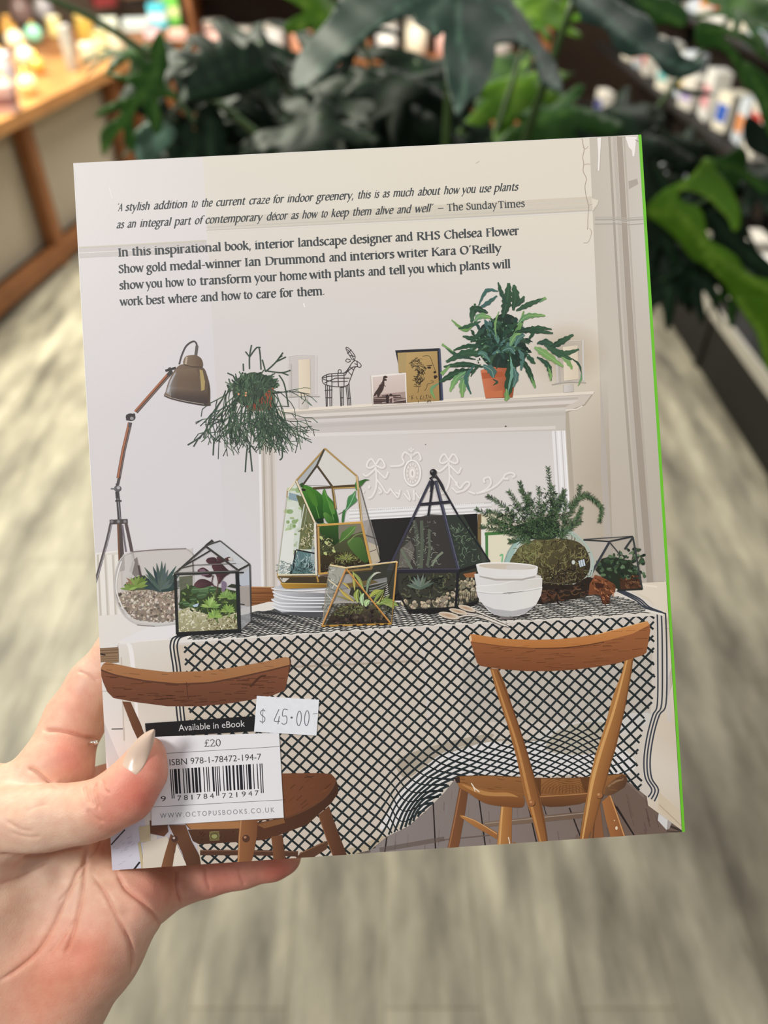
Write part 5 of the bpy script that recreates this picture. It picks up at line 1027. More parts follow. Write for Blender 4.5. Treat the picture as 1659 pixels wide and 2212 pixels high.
sans(A, 'WWW.OCTOPUSBOOKS.CO.UK', *S5(182,1136), *S5(1158,1084), 11.2, (138,138,144), 1.35); A.build('web_address', pan)
A = Art(B5); A.poly([(52,326),(1000,262),(1000,392),(64,446)], (32,31,33)); ban = A.build('ebook_banner', book, 'black strip with white lettering')
A = Art(); A.group(); sans(A, 'Available in eBook', *S5(340,392), *S5(905,353), 14.6, (212,210,210)); A.build('banner_text', ban)
# price sticker, stuck on top
stz = Art.Z+.00008
bm = bmesh.new(); q = [S5(1006,93), S5(1537,127), S5(1515,431), S5(983,397)]
t_ = [bm.verts.new(BL(x, y, stz)) for x, y in q]; b_ = [bm.verts.new((BL(x, y, stz).x, BL(x, y, stz).y, .00002)) for x, y in q]
bm.faces.new(t_)
for i in range(4): bm.faces.new((t_[i], b_[i], b_[(i+1) % 4], t_[(i+1) % 4]))
stk = bm_obj('price_sticker', bm, mat('sticker paper', (231, 233, 238), .6, noise=.03, nscale=700), book); stk['label'] = 'white handwritten-style price sticker'
Art.Z = stz+4e-6; A = Art(B5); A.group(); pc = (104,106,112)
def pen(p, w=7): A.line(p, w, pc, True)
pen([(1078,222),(1060,212),(1040,226),(1042,250),(1062,266),(1076,284),(1070,308),(1052,316),(1032,304)],7); pen([(1060,198),(1052,332)],5)
pen([(1196,206),(1170,262),(1156,306),(1204,309)]); pen([(1199,262),(1186,334)])
pen([(1270,210),(1234,208),(1226,262),(1254,262),(1264,290),(1256,326),(1232,334),(1218,322)]); A.ell((1303,277),10,9,pc)
A.ring((1367,284),19,62,7,pc,4); A.ring((1433,282),19,64,7,pc,4); A.line([(1484,245),(1526,243)],4,(120,122,128))
A.build('sticker_price', stk)
# ---------------------------------------------------------------- the left hand
def cover_depth(px, py):        # distance of the cover along the view axis
    p = BM @ BL(px, py); return -(CM.inverted() @ p).z
def KP(px, py, d): return np.array([(px-CX)/F*d, -(py-CY)/F*d, -d])
def hand_mesh():
    h = .0010
    tb = lambda px, py, r: cover_depth(px, py)-r/F*.27*.93
    thumb = [(-70,1890,.272,95),(0,1782,.268,72),(105,1767,.2655,67),(170,1758,.2645,61),(218,1746,tb(218,1746,60),59),(272,1713,tb(272,1713,60),61),(306,1668,tb(306,1668,52),52),(320,1629,tb(320,1629,40),37)]
    index = [(60,1735,.286,88),(122,1655,.289,74),(146,1590,.296,60),(164,1552,.300,62),(205,1480,.3055,56),(262,1404,.307,50),(300,1360,.307,42)]
    middle = [(130,1770,.290,75),(215,1720,.301,58),(300,1680,.3065,54),(430,1630,.3065,50),(560,1590,.3065,42)]
    ring = [(175,1850,.289,62),(228,1838,.301,50),(300,1815,.3055,50),(430,1780,.3055,47),(560,1750,.3055,40)]
    pinky = [(262,1955,.283,72),(330,1925,.2935,60),(395,1897,.3025,49),(420,1891,.3035,45),(455,1884,.3040,45),(500,1874,.3040,42),(530,1869,.3040,42),(590,1857,.3045,40),(617,1852,.3045,34)]
    palm = [[(270,1948,.281,92),(198,2046,.280,104),(110,2158,.279,116),(20,2290,.279,120),(-70,2440,.280,128),(-150,2560,.281,135)],
            [(-40,1960,.274,112),(-20,2110,.275,122),(-70,2290,.277,125),(-150,2440,.280,130),(-210,2560,.281,135)],
            [(60,1760,.287,95),(110,1900,.289,98),(70,2040,.285,112),(0,2200,.282,120),(-100,2440,.281,130)],
            [(150,1830,.291,80),(205,1935,.288,85)], [(-80,1760,.285,120),(-120,1950,.280,130),(-160,2300,.281,140)]]
    lo = np.array([-.185, -.265, -.328]); hi = np.array([-.012, -.040, -.238])
    n = np.ceil((hi-lo)/h).astype(int)
    X, Y, Z = [np.float32(lo[i])+np.float32(h)*np.arange(n[i], dtype=np.float32) for i in range(3)]
    X = X[:, None, None]; Y = Y[None, :, None]; Z = Z[None, None, :]
    def cone(p, q):
        a = KP(*p[:3]).astype(np.float32); b = KP(*q[:3]).astype(np.float32); ra = p[3]/F*p[2]; rb = q[3]/F*q[2]
        d = b-a; L = float(d@d)
        t = ((X-a[0])*d[0]+(Y-a[1])*d[1]+(Z-a[2])*d[2])/L; np.clip(t, 0, 1, out=t)
        return np.sqrt((X-a[0]-t*d[0])**2+(Y-a[1]-t*d[1])**2+(Z-a[2]-t*d[2])**2)-(ra+(rb-ra)*t)
    def smin(a, b, k):
        hh = np.clip(.5+.5*(b-a)/k, 0, 1); return b+(a-b)*hh-k*hh*(1-hh)
    def chain(c, k):
        r = None
        for p, q in zip(c, c[1:]):
            s = cone(p, q); r = s if r is None else smin(r, s, k)
        return r
    D = None
    for c in palm:
        s = chain(c, .006); D = s if D is None else smin(D, s, .009)
    for c, k in ((index,.006),(middle,.004),(ring,.003),(pinky,.004),(thumb,.004)):
        D = smin(D, chain(c, .0035), k)
    # the fingers press flat against the back board, the thumb pad against the cover
    M = np.array(BMI @ CM, dtype=np.float32); hb = (BW/2+.0020, BH/2+.0010, BT/2+.0010)
    Q = [np.abs(X*M[i,0]+Y*M[i,1]+Z*M[i,2]+M[i,3]+(BT/2 if i == 2 else 0))-hb[i] for i in range(3)]
    D = np.maximum(D, -np.maximum(np.maximum(Q[0], Q[1]), Q[2])); del Q
    ins = D < 0
    # surface nets
    nx, ny, nz = D.shape
    cell = np.zeros((nx-1, ny-1, nz-1), np.int16)
    acc = np.zeros((nx-1, ny-1, nz-1, 3), np.float32); cnt = np.zeros((nx-1, ny-1, nz-1), np.float32)
    offs = [(i, j, k) for i in (0, 1) for j in (0, 1) for k in (0, 1)]
    sl = lambda o: tuple(slice(o[i], o[i]+D.shape[i]-1) for i in range(3))
    for a in offs:
        for ax in range(3):
            if a[ax]: continue
            b = list(a); b[ax] = 1; b = tuple(b)
            va, vb = D[sl(a)], D[sl(b)]; m = (va < 0) != (vb < 0)
            t = np.where(m, va/(va-vb+1e-20), 0)
            for i in range(3):
                acc[..., i] += np.where(m, a[i]+(t if i == ax else 0), 0)
            cnt += m
    act = cnt > 0; idx = -np.ones(act.shape, np.int64); idx[act] = np.arange(act.sum())
    g = np.argwhere(act); V = (g+acc[act]/cnt[act][:, None])*h+lo
    faces = []
    for ax in range(3):
        u, v = [(1, 2), (2, 0), (0, 1)][ax]
        s0 = [slice(1, -1)]*3; s1 = [slice(1, -1)]*3; s0[ax] = slice(0, -1); s1[ax] = slice(1, None)
        A0 = ins[tuple(s0)]; A1 = ins[tuple(s1)]
        e = np.argwhere(A0 != A1); fl = A0[tuple(e.T)]
        base = e.copy(); 
        for i in range(3):
            if i != ax: base[:, i] += 1
        def at(du, dv):
            q = base.copy(); q[:, u] += du; q[:, v] += dv; return idx[tuple(q.T)]
        q = np.stack([at(-1, -1), at(0, -1), at(0, 0), at(-1, 0)], 1)
        q[~fl] = q[~fl][:, ::-1]; faces.append(q)
    Fc = np.concatenate(faces); Fc = Fc[(Fc >= 0).all(1)]
    return V, Fc

def finish_hand():
    V, Fc = hand_mesh()
    me = bpy.data.meshes.new('hand'); me.from_pydata([tuple(map(float, v)) for v in V], [], [tuple(map(int, f)) for f in Fc]); me.update()
    o = bpy.data.objects.new('hand', me); C.objects.link(o)
    s = o.modifiers.new('s', 'SMOOTH'); s.iterations = 6; s.factor = .5
    s = o.modifiers.new('d', 'SUBSURF'); s.levels = 1; s.render_levels = 1
    bpy.context.view_layer.update()
    m2 = bpy.data.meshes.new_from_object(o.evaluated_get(bpy.context.evaluated_depsgraph_get()))
    o.modifiers.clear(); o.data = m2; bpy.data.meshes.remove(me); m2.name = 'hand'
    N = len(m2.vertices); co = np.empty(N*3, np.float32); m2.vertices.foreach_get('co', co); co = co.reshape(-1, 3)
    no = np.empty(N*3, np.float32); m2.vertices.foreach_get('normal', no); no = no.reshape(-1, 3)
    if no[co[:, 2].argmax()][2] < 0: m2.flip_normals(); no = -no
    px = CX+F*co[:, 0]/-co[:, 2]; py = CY-F*co[:, 1]/-co[:, 2]
    face = np.clip(no[:, 2]*2.5, 0, 1)
    dep = np.zeros(N, np.float32); red = np.zeros(N, np.float32)
    T6 = lambda pts: [(x/4.1475, 1400+y/4.1475) for x, y in pts]
    T7 = lambda pts: [(x/2.37, 1750+y/2.37) for x, y in pts]
    CR = [(T6([(400,735),(520,740),(660,765),(780,800),(880,815)]),1.0,3.2,1),(T6([(250,1075),(330,1110),(420,1180),(510,1245)]),1.0,3.0,1),(T6([(700,205),(780,235),(870,290)]),.45,2.6,1),
          (T6([(760,1235),(765,1290),(800,1390)]),.6,2.4,0),(T6([(860,1220),(855,1310),(890,1440)]),.65,2.4,0),(T6([(920,1180),(930,1260),(980,1300)]),.4,2.2,0),(T6([(790,1450),(840,1510),(930,1560)]),.45,3,0),(T6([(810,1290),(820,1350),(850,1420)]),.3,2.4,0),
          (T6([(60,1550),(180,1620),(300,1640)]),.25,3,0),(T6([(100,1650),(230,1690),(360,1690)]),.25,3,0),(T6([(240,1460),(330,1420),(420,1400)]),.2,3,0),
          (T7([(440,185),(425,280),(390,330),(330,470),(270,600),(200,720),(90,810),(0,870)]),.75,3.4,1),(T7([(445,200),(425,400),(400,520),(370,640),(335,730)]),.8,3.2,1),(T7([(480,340),(540,430),(600,550),(655,650),(680,750),(670,830)]),.8,3.4,1),(T7([(600,320),(640,400),(720,470),(790,540),(840,610)]),.9,3.4,1),
          (T7([(0,225),(100,235),(210,228),(330,205),(440,185)]),.8,3.4,1),(T7([(905,300),(908,380),(918,430),(930,470)]),1.0,3.0,1),(T7([(1055,295),(1058,350),(1075,410)]),.5,3,0),(T7([(1222,285),(1230,330),(1250,385)]),.4,3,0),(T7([(0,370),(120,330),(250,270)]),.4,3,0),(T7([(520,160),(500,200),(440,270)]),.5,3,0),(T7([(300,470),(360,400),(430,330)]),.35,3,0),(T7([(260,740),(330,640),(390,560)]),.3,4,0)]
    for pts, dp, wd, rd in CR:
        P = np.array(smooth_pts(pts, False, 5)); best = np.full(N, 1e9, np.float32); tt = np.zeros(N, np.float32)
        for i in range(len(P)-1):
            a, b = P[i], P[i+1]; d = b-a; L = d@d+1e-9
            t = np.clip(((px-a[0])*d[0]+(py-a[1])*d[1])/L, 0, 1)
            ds = np.hypot(px-a[0]-t*d[0], py-a[1]-t*d[1]); m = ds < best; best[m] = ds[m]; tt[m] = (i+t[m])/(len(P)-1)
        ends = np.clip(np.minimum(tt, 1-tt)*8+.25, 0, 1)
        g = np.exp(-(best/wd)**2)*ends*face
        dep += dp*.0010*g+dp*.0007*np.exp(-(best/(wd*2.6))**2)*ends*face-dp*.0006*np.exp(-(best/(wd*5))**2)*ends*face; red = np.maximum(red, g*dp*(.9 if rd else .5))
    # soft pads and folds
    for x, y, r, am in ((140,1640,45,.0012),(150,1530,40,.0008),(330,1905,30,.0008),(60,2090,60,.0018),(210,2060,50,.0012),(300,1960,30,.001),(130,1900,26,-.0018),(160,2060,26,-.0010),(225,1900,18,-.0008),(180,1770,26,.0006),(270,1975,14,-.0006),(20,1930,40,.0012)):
        dep -= am*np.exp(-((px-x)**2+(py-y)**2)/r**2)*face
    co2 = co-no*dep[:, None]
    Mb = np.array(BMI @ CM); L = co2 @ Mb[:3, :3].T+Mb[:3, 3]; L[:, 2] += BT/2
    hb = np.array([BW/2+.0020, BH/2+.0010, BT/2+.0010]); q = np.abs(L)-hb; i_ = np.where((q < 0).all(1))[0]
    for i in i_:
        k = int(q[i].argmax()); L[i, k] = hb[k]*(1 if L[i, k] > 0 else -1)
    L[:, 2] -= BT/2; inv = np.linalg.inv(Mb); co2[i_] = L[i_] @ inv[:3, :3].T+inv[:3, 3]
    W4 = np.array(CM); co3 = co2 @ W4[:3, :3].T+W4[:3, 3]
    m2.vertices.foreach_set('co', co3.astype(np.float32).ravel()); m2.update()
    base = np.array(lin((224, 184, 158))); col = np.tile(base, (N, 1))
    for x, y, r, c, a in ((295,1715,75,(224,122,104),.9),(330,1640,50,(226,136,116),.7),(235,1765,50,(226,134,112),.6),(150,1630,60,(218,134,116),.8),(165,1520,55,(224,150,132),.6),(200,1440,50,(240,190,172),.4),(330,1920,70,(220,138,118),.75),(480,1900,90,(208,124,108),.85),(600,1880,60,(202,108,90),.9),(180,2060,95,(218,130,104),.8),(110,2120,80,(220,138,110),.65),(60,2180,110,(222,146,118),.55),(290,2010,50,(238,184,162),.45),(40,1690,40,(240,206,186),.4),(90,1880,60,(226,196,176),.4),(215,1830,22,(206,130,100),.6),(120,1960,60,(226,192,172),.4)):
        g = (a*np.exp(-((px-x)**2+(py-y)**2)/r**2))[:, None]; col = col*(1-g)+np.array(lin(c))*g
    g = np.clip(red, 0, 1)[:, None]*.38; col = col*(1-g)+np.array(lin((196, 112, 92)))*g
    at = m2.color_attributes.new('Col', 'FLOAT_COLOR', 'POINT'); at.data.foreach_set('color', np.c_[col, np.ones(N)].astype(np.float32).ravel())
    m = bpy.data.materials.new('skin'); m.use_nodes = True; nt = m.node_tree; b = nt.nodes['Principled BSDF']
    a = nt.nodes.new('ShaderNodeVertexColor'); a.layer_name = 'Col'
    tc = nt.nodes.new('ShaderNodeTexCoord'); n1 = nt.nodes.new('ShaderNodeTexNoise'); n1.inputs['Scale'].default_value = 260; n1.inputs['Detail'].default_value = 6
    mx = nt.nodes.new('ShaderNodeMixRGB'); mx.blend_type = 'OVERLAY'; mx.inputs[0].default_value = .22
    nt.links.new(tc.outputs['Object'], n1.inputs['Vector']); nt.links.new(a.outputs['Color'], mx.inputs[1]); nt.links.new(n1.outputs['Fac'], mx.inputs[2]); nt.links.new(mx.outputs[0], b.inputs['Base Color'])
    n2 = nt.nodes.new('ShaderNodeTexNoise'); n2.inputs['Scale'].default_value = 1500; n2.inputs['Detail'].default_value = 4
    bp = nt.nodes.new('ShaderNodeBump'); bp.inputs['Strength'].default_value = .22; bp.inputs['Distance'].default_value = .0006
    nt.links.new(tc.outputs['Object'], n2.inputs['Vector']); nt.links.new(n2.outputs['Fac'], bp.inputs['Height']); nt.links.new(bp.outputs['Normal'], b.inputs['Normal'])
    b.inputs['Roughness'].default_value = .5; b.inputs['Specular IOR Level'].default_value = .35
    b.inputs['Subsurface Weight'].default_value = .2; b.inputs['Subsurface Scale'].default_value = .004; b.inputs['Subsurface Radius'].default_value = (1, .35, .2)
    m2.materials.append(m)
    for p in m2.polygons: p.use_smooth = True
    tag(o, 'bare left hand holding the book, thumb with a pale pointed nail on the back cover', 'hand')
    return o
hand = finish_hand()
# thumb nail, laid on the thumb from the mesh itself
def nail():
    from mathutils.bvhtree import BVHTree
    bv = BVHTree.FromObject(hand, bpy.context.evaluated_depsgraph_get())
    eye = CM.translation
    def dep(px, py):
        d = (W(px, py, 1)-eye).normalized(); hit = bv.ray_cast(eye, d)
        return None if hit[0] is None else -(CM.inverted() @ hit[0]).z
    cen = [(275,1670,17),(284,1655,22.5),(293,1639,24),(302,1623,23),(311,1608,19.5),(320,1594,14.5),(328,1583,8.5),(333,1576,2)]
    d0 = dep(292, 1640) or .255
    bm = bmesh.new(); top = []; K = 8
    dirn = Vector((.80, .55)).normalized()     # across the nail, in the picture
    for i, (x, y, w_) in enumerate(cen):
        row = []
        for k in range(K+1):
            u = -1+2*k/K
            q = (x+dirn[0]*w_*u, y+dirn[1]*w_*u)
            hd = dep(*q); curve = .0016*u*u+.0004*(i/7)**2
            d = d0-.0008+curve+(.0005 if i == 0 else 0)
            if hd is not None and i < 6: d = min(d, hd-.00035+(.0004 if i == 0 else 0))
            row.append(W(*q, d))
        top.append(row)
    back = (CM.to_3x3() @ Vector((0, 0, -1)))*.0006
    V = [[bm.verts.new(p) for p in r] for r in top]; B = [[bm.verts.new(p+back) for p in r] for r in top]
    for G, fl in ((V, 0), (B, 1)):
        for i in range(len(G)-1):
            for k in range(K): bm.faces.new((G[i][k], G[i+1][k], G[i+1][k+1], G[i][k+1]))
    for i in range(len(V)-1):
        bm.faces.new((V[i][0], B[i][0], B[i+1][0], V[i+1][0])); bm.faces.new((V[i][K], V[i+1][K], B[i+1][K], B[i][K]))
    for k in range(K):
        bm.faces.new((V[0][k], V[0][k+1], B[0][k+1], B[0][k])); bm.faces.new((V[-1][k], B[-1][k], B[-1][k+1], V[-1][k+1]))
    o = bm_obj('thumb_nail', bm, mat('nail polish', (216, 190, 170), .28, .45, coat=.25), None, True, 0, 1)
    o.parent = hand; o['label'] = 'long pointed pale beige thumb nail'
nail()
# a slip of a ring seen between index finger and book
bm = bmesh.new()
c = W(206, 1606, .293)
for k in range(16):
    a0, a1 = 2*PI*k/16, 2*PI*(k+1)/16
bmesh.ops.create_icosphere(bm, subdivisions=2, radius=.0011, matrix=Matrix.Translation(W(207, 1604, .2885)))
tube(bm, [W(200+9*math.cos(a), 1608+5*math.sin(a), .292+.004*math.sin(a)) for a in [2*PI*k/14 for k in range(15)]], .0006, 8)
rg = bm_obj('ring', bm, mat('silver', (226, 224, 214), .2, .5, .9), None, True); rg.parent = hand; rg['label'] = 'thin silver ring'
# ---------------------------------------------------------------- the shop behind: floor and walls
R = random.Random(5)
def floor_mat():
    m = bpy.data.materials.new('vinyl planks'); m.use_nodes = True; nt = m.node_tree; b = nt.nodes['Principled BSDF']; N = nt.nodes.new; K = nt.links.new
    tc = N('ShaderNodeTexCoord')
    mp = N('ShaderNodeMapping'); mp.inputs['Rotation'].default_value = (0, 0, PI/2); K(tc.outputs['Object'], mp.inputs['Vector'])
    br = N('ShaderNodeTexBrick'); br.inputs['Scale'].default_value = 1; br.inputs['Brick Width'].default_value = 1.1; br.inputs['Row Height'].default_value = .17; br.inputs['Mortar Size'].default_value = .0012
    br.inputs['Color1'].default_value = (*lin((164, 160, 148)), 1); br.inputs['Color2'].default_value = (*lin((144, 140, 129)), 1); br.inputs['Mortar'].default_value = (*lin((122, 114, 100)), 1); br.offset = .37
    K(mp.outputs['Vector'], br.inputs['Vector'])
    m2 = N('ShaderNodeMapping'); m2.inputs['Scale'].default_value = (11, 2.2, 1); K(tc.outputs['Object'], m2.inputs['Vector'])
    n = N('ShaderNodeTexNoise'); n.inputs['Scale'].default_value = 1; n.inputs['Detail'].default_value = 7; n.inputs['Roughness'].default_value = .62; K(m2.outputs['Vector'], n.inputs['Vector'])
    r = N('ShaderNodeValToRGB'); r.color_ramp.elements[0].position = .34; r.color_ramp.elements[0].color = (*lin((104, 99, 92)), 1); r.color_ramp.elements[1].position = .66; r.color_ramp.elements[1].color = (*lin((214, 211, 200)), 1)
    K(n.outputs['Fac'], r.inputs['Fac'])
    mx = N('ShaderNodeMixRGB'); mx.blend_type = 'OVERLAY'; mx.inputs[0].default_value = .8; K(br.outputs['Color'], mx.inputs[1]); K(r.outputs['Color'], mx.inputs[2])
    m3 = N('ShaderNodeMapping'); m3.inputs['Scale'].default_value = (14, 3.4, 1); K(tc.outputs['Object'], m3.inputs['Vector'])
    n3 = N('ShaderNodeTexNoise'); n3.inputs['Scale'].default_value = 1; n3.inputs['Detail'].default_value = 3; K(m3.outputs['Vector'], n3.inputs['Vector'])
    r3 = N('ShaderNodeValToRGB'); r3.color_ramp.elements[0].position = .36; r3.color_ramp.elements[0].color = (.42, .41, .40, 1); r3.color_ramp.elements[1].position = .56; r3.color_ramp.elements[1].color = (1, 1, 1, 1); K(n3.outputs['Fac'], r3.inputs['Fac'])
    mz = N('ShaderNodeMixRGB'); mz.blend_type = 'MULTIPLY'; mz.inputs[0].default_value = .4; K(mx.outputs[0], mz.inputs[1]); K(r3.outputs['Color'], mz.inputs[2]); K(mz.outputs[0], b.inputs['Base Color'])
    b.inputs['Roughness'].default_value = .5; b.inputs['Specular IOR Level'].default_value = .3
    return m
bm = bmesh.new(); box(bm, -3.2, 2.1, -1.2, 7.2, -.05, 0); o = bm_obj('floor', bm, floor_mat()); tag(o, kind='structure')
wm = mat('shop wall', (96, 78, 64), .8, noise=.1, nscale=3)
for nm, d in (('wall_left', (-3.3,-3.2,-1.2,7.2,0,2.6)), ('wall_back', (-3.2,2.1,7.2,7.3,0,2.6)), ('wall_right', (2.1,2.2,-1.2,7.2,0,2.6))):
    bm = bmesh.new(); box(bm, *d); o = bm_obj(nm, bm, wm); tag(o, kind='structure')

# ---------------------------------------------------------------- display table on the left
TZ = .72
e0, e1 = on_z(0, 262, TZ), on_z(281, 126, TZ)
ed = (e1-e0); ed.z = 0; ed.normalize(); en = Vector((-ed.y, ed.x, 0))          # en points away from the aisle
if en.x > 0: en = -en
def TM(u, v, z): return e1-ed*u+en*v+Vector((0, 0, z-TZ))                       # u back from the far corner, v in from the edge
TF = Matrix(((ed.x, en.x, 0, e1.x), (ed.y, en.y, 0, e1.y), (0, 0, 1, 0), (0, 0, 0, 1)))
tw = mat('honey wood', (186, 132, 80), .35, .5, noise=.16, nscale=6); tw2 = mat('brown wood', (138, 88, 50), .5, noise=.15, nscale=8)
tab = empty('display_table'); tab.matrix_world = TF; tag(tab, 'honey wood display table crowded with candles and gifts, left of the aisle', 'table')
bm = bmesh.new(); box(bm, -2.3, 0, 0, .95, TZ-.055, TZ); bm_obj('table_top', bm, tw, tab, bevel=.004)
for u in (-2.1, -1.06, -.12):
    for v in (.06, .86):
        bm = bmesh.new(); box(bm, u-.038, u+.038, v, v+.06, 0, TZ-.055); bm_obj('leg', bm, tw2, tab, bevel=.003)
bm = bmesh.new(); box(bm, -2.2, -.05, .14, .17, .10, TZ-.06); bm_obj('back_panel', bm, mat('grey panel', (176, 166, 146), .7), tab)
bm = bmesh.new(); box(bm, -2.2, -.05, .05, .10, .03, .11); bm_obj('bottom_rail', bm, tw2, tab, bevel=.003)
cream = (240, 226, 190)
def put(o, u, v, rz=0, z=TZ+.0012): o.matrix_world = Matrix.Translation(TM(u, v, z)) @ Matrix.Rotation(rz, 4, 'Z'); return o
def U(px, py, z=TZ+.002):        # photo pixel -> table coordinates
    p = TF.inverted() @ on_z(px, py, z); return -p.x, p.y
def candle_jar(px, py, r, h, body, label, lid=None, glass=False):
    t = empty('candle_jar'); tag(t, label, 'candle', 'gifts on the display table')
    bm = bmesh.new(); lathe(bm, [(r*.92,0),(r,.006),(r,h*.92),(r*.96,h)], 20); bm_obj('jar', bm, mat('jar %d %d %d' % body, body, .18, .6, trans=.55 if glass else 0, coat=.3), t, True)
    if glass:
        bm = bmesh.new(); lathe(bm, [(r*.7,.008),(r*.7,h*.6)], 16); bm_obj('wax', bm, mat('wax', cream, .5), t, True)
    if lid:
        bm = bmesh.new(); lathe(bm, [(r*1.02,h),(r*1.04,h+.004),(r*1.04,h+.014),(r*.9,h+.018)], 20); bm_obj('lid', bm, mat('lid %d %d %d' % lid, lid, .3, .5, .3), t, True)
    return put(t, *U(px, py))
def gift_box(px, py, w, d, h, body, band, label, rz=0, name='gift_box'):
    t = empty(name); tag(t, label, 'box', 'gifts on the display table')
    bm = bmesh.new(); box(bm, -w/2, w/2, -d/2, d/2, 0, h); bm_obj('carton', bm, mat('card %d %d %d' % body, body, .5), t, bevel=.002)
    bm = bmesh.new(); box(bm, -w/2-.001, w/2+.001, -d/2-.001, d/2+.001, h*.3, h*.62); bm_obj('label_band', bm, mat('card %d %d %d' % band, band, .5), t)
    return put(t, *U(px, py), rz)
def bauble(px, py, r, body, cap, label):
    t = empty('bauble'); tag(t, label, 'ornament', 'gifts on the display table')
    bm = bmesh.new(); lathe(bm, [(r*math.sin(a*PI/12)+1e-4, r-r*math.cos(a*PI/12)) for a in range(13)], 18); bm_obj('ball', bm, mat('glaze %d %d %d' % body, body, .2, .6, coat=.5, noise=.12, nscale=60), t, True)
    bm = bmesh.new(); lathe(bm, [(r*.3,2*r-.003),(r*.3,2*r+.008),(r*.12,2*r+.012),(r*.1,2*r+.024)], 12); bm_obj('cap', bm, mat('brass', (214, 170, 84), .25, .5, .9), t, True)
    return put(t, *U(px, py))
def vase(px, py, r, h, body, label):
    t = empty('ceramic_vase'); tag(t, label, 'vase', 'gifts on the display table')
    bm = bmesh.new(); lathe(bm, [(r*.6,0),(r,h*.3),(r*.9,h*.6),(r*.4,h*.85),(r*.5,h)], 20); bm_obj('body', bm, mat('vase %d %d %d' % body, body, .25, .5, noise=.1, nscale=40), t, True)
    bm = bmesh.new(); lathe(bm, [(r*.5,h),(r*.54,h+.004),(r*.44,h+.008)], 20); bm_obj('rim', bm, mat('brass', (214, 170, 84), .25, .5, .9), t, True)
    return put(t, *U(px, py))
candle_jar(158, 152, .030, .20, (214, 214, 212), 'tall clear glass cylinder standing near the aisle edge of the table', None, True)
candle_jar(196, 138, .045, .10, (236, 226, 196), 'cream candle jar just right of the tall glass cylinder')
candle_jar(225, 128, .042, .11, (232, 222, 170), 'pale yellow candle jar between two cream jars near the table corner', (206, 186, 120))
candle_jar(255, 112, .042, .10, (240, 232, 204), 'cream candle jar nearest the far corner of the table')
candle_jar(190, 90, .05, .12, (206, 170, 80), 'gold candle jar behind the cream jars', (220, 190, 110))
candle_jar(122, 78, .04, .09, (244, 224, 150), 'small yellow jar beside the mint green ball', (250, 240, 200))
bauble(78, 95, .05, (150, 216, 186), 0, 'mint green ball ornament on the left of the table')
for i, (x, y, r, c, l) in enumerate(((40,112,.055,(232,220,190),'cream ball ornament behind the gold cluster'),(6,152,.05,(214,198,166),'beige ball ornament at the left frame edge'),(66,207,.045,(244,226,160),'pale yellow ball ornament nearest the table edge'),(85,160,.04,(226,166,70),'amber ball ornament touching the bare wood'),(14,206,.042,(150,150,120),'olive grey ball ornament among the cream ones'),(60,143,.047,(236,232,206),'ivory ball ornament in the middle of the cluster'))): bauble(x, y, r, c, 0, l)
gift_box(8, 240, .12, .10, .10, (196, 160, 156), (130, 90, 90), 'dusky pink gift box at the near left of the table', .2)
gift_box(12, 190, .10, .10, .14, (206, 208, 220), (170, 172, 190), 'pale lilac gift box left of the ornaments', .1)
vase(55, 60, .07, .20, (120, 96, 92), 'mauve brown vase at the back of the table')
vase(100, 45, .06, .16, (176, 168, 170), 'grey lilac vase beside the mauve brown one')
vase(25, 85, .05, .12, (196, 140, 60), 'amber vase at the left behind the ornaments')
gift_box(236, 76, .12, .10, .09, (226, 230, 214), (176, 196, 180), 'sage banded white box at the back of the table', .3)
gift_box(296, 64, .16, .14, .06, (214, 222, 220), (190, 204, 200), 'flat pale grey box by the far corner', .2)
for i, (x, y, w_, h, c, b_, l) in enumerate(((345,58,.10,.13,(90,200,220),(230,236,240),'bright cyan box behind the far corner'),(375,52,.09,.16,(120,200,80),(226,232,160),'lime green box behind the far corner'),(385,84,.10,.05,(236,200,180),(220,150,150),'peach box low at the far corner'),(330,82,.09,.05,(226,170,176),(240,226,226),'pink box at the far corner'),(355,8,.12,.2,(236,214,110),(240,236,200),'tall yellow box at the very back of the table'),(225,12,.16,.22,(160,60,60),(60,50,50),'dark red box at the back of the table'),(290,15,.16,.2,(60,50,46),(140,110,80),'black box at the back of the table'))): gift_box(x, y, w_, w_, h, c, b_, l, .1*i)
# plinth that carries the boxes beyond the table end
p0 = TF.inverted() @ on_z(395, 60, .66)
st = empty('display_plinth'); tag(st, 'low brown wooden plinth beyond the far end of the display table', 'plinth'); st.matrix_world = TF
bm = bmesh.new(); box(bm, .03, 1.0, .0, .9, .06, TZ-.006); bm_obj('carcass', bm, tw2, st, bevel=.003)
bm = bmesh.new(); box(bm, .05, .98, .02, .88, 0, .06); bm_obj('kick_plate', bm, mat('black metal', (26, 22, 20), .5), st)

# ---------------------------------------------------------------- black shelving on the right
GX = 1.25
g = empty('shelving_unit', (GX, 3.4, 0)); tag(g, 'long black shop shelving unit with silver price rails, right of the aisle', 'shelf')
blk = mat('black shelving', (13, 11, 10), .6); silver = mat('price rail', (176, 172, 164), .35, .5, .2)
def gb(nm, d, m, bev=.002):
    bm = bmesh.new(); box(bm, *d); return bm_obj(nm, bm, m, g, bevel=bev)
gb('base_plinth', (0, .52, -2.3, 2.4, 0, .235), blk)
gb('back_panel', (.50, .53, -2.3, 2.4, .235, 1.5), mat('dark back panel', (52, 42, 36), .7), 0)
for z, x in ((.235, 0.0), (.60, .16), (.93, .22)):
    gb('shelf_board', (x, .50, -2.3, 2.4, z, z+.02), blk)
for i, y in enumerate((-2.3, -1.55, -.78, 0, .78, 1.55)):
    gb('price_rail', (-.014, -.001, y+.01, y+.76, .215, .265), silver)
    gb('rail_joint', (-.010, 0, y-.02, y+.02, 0, .267), blk)
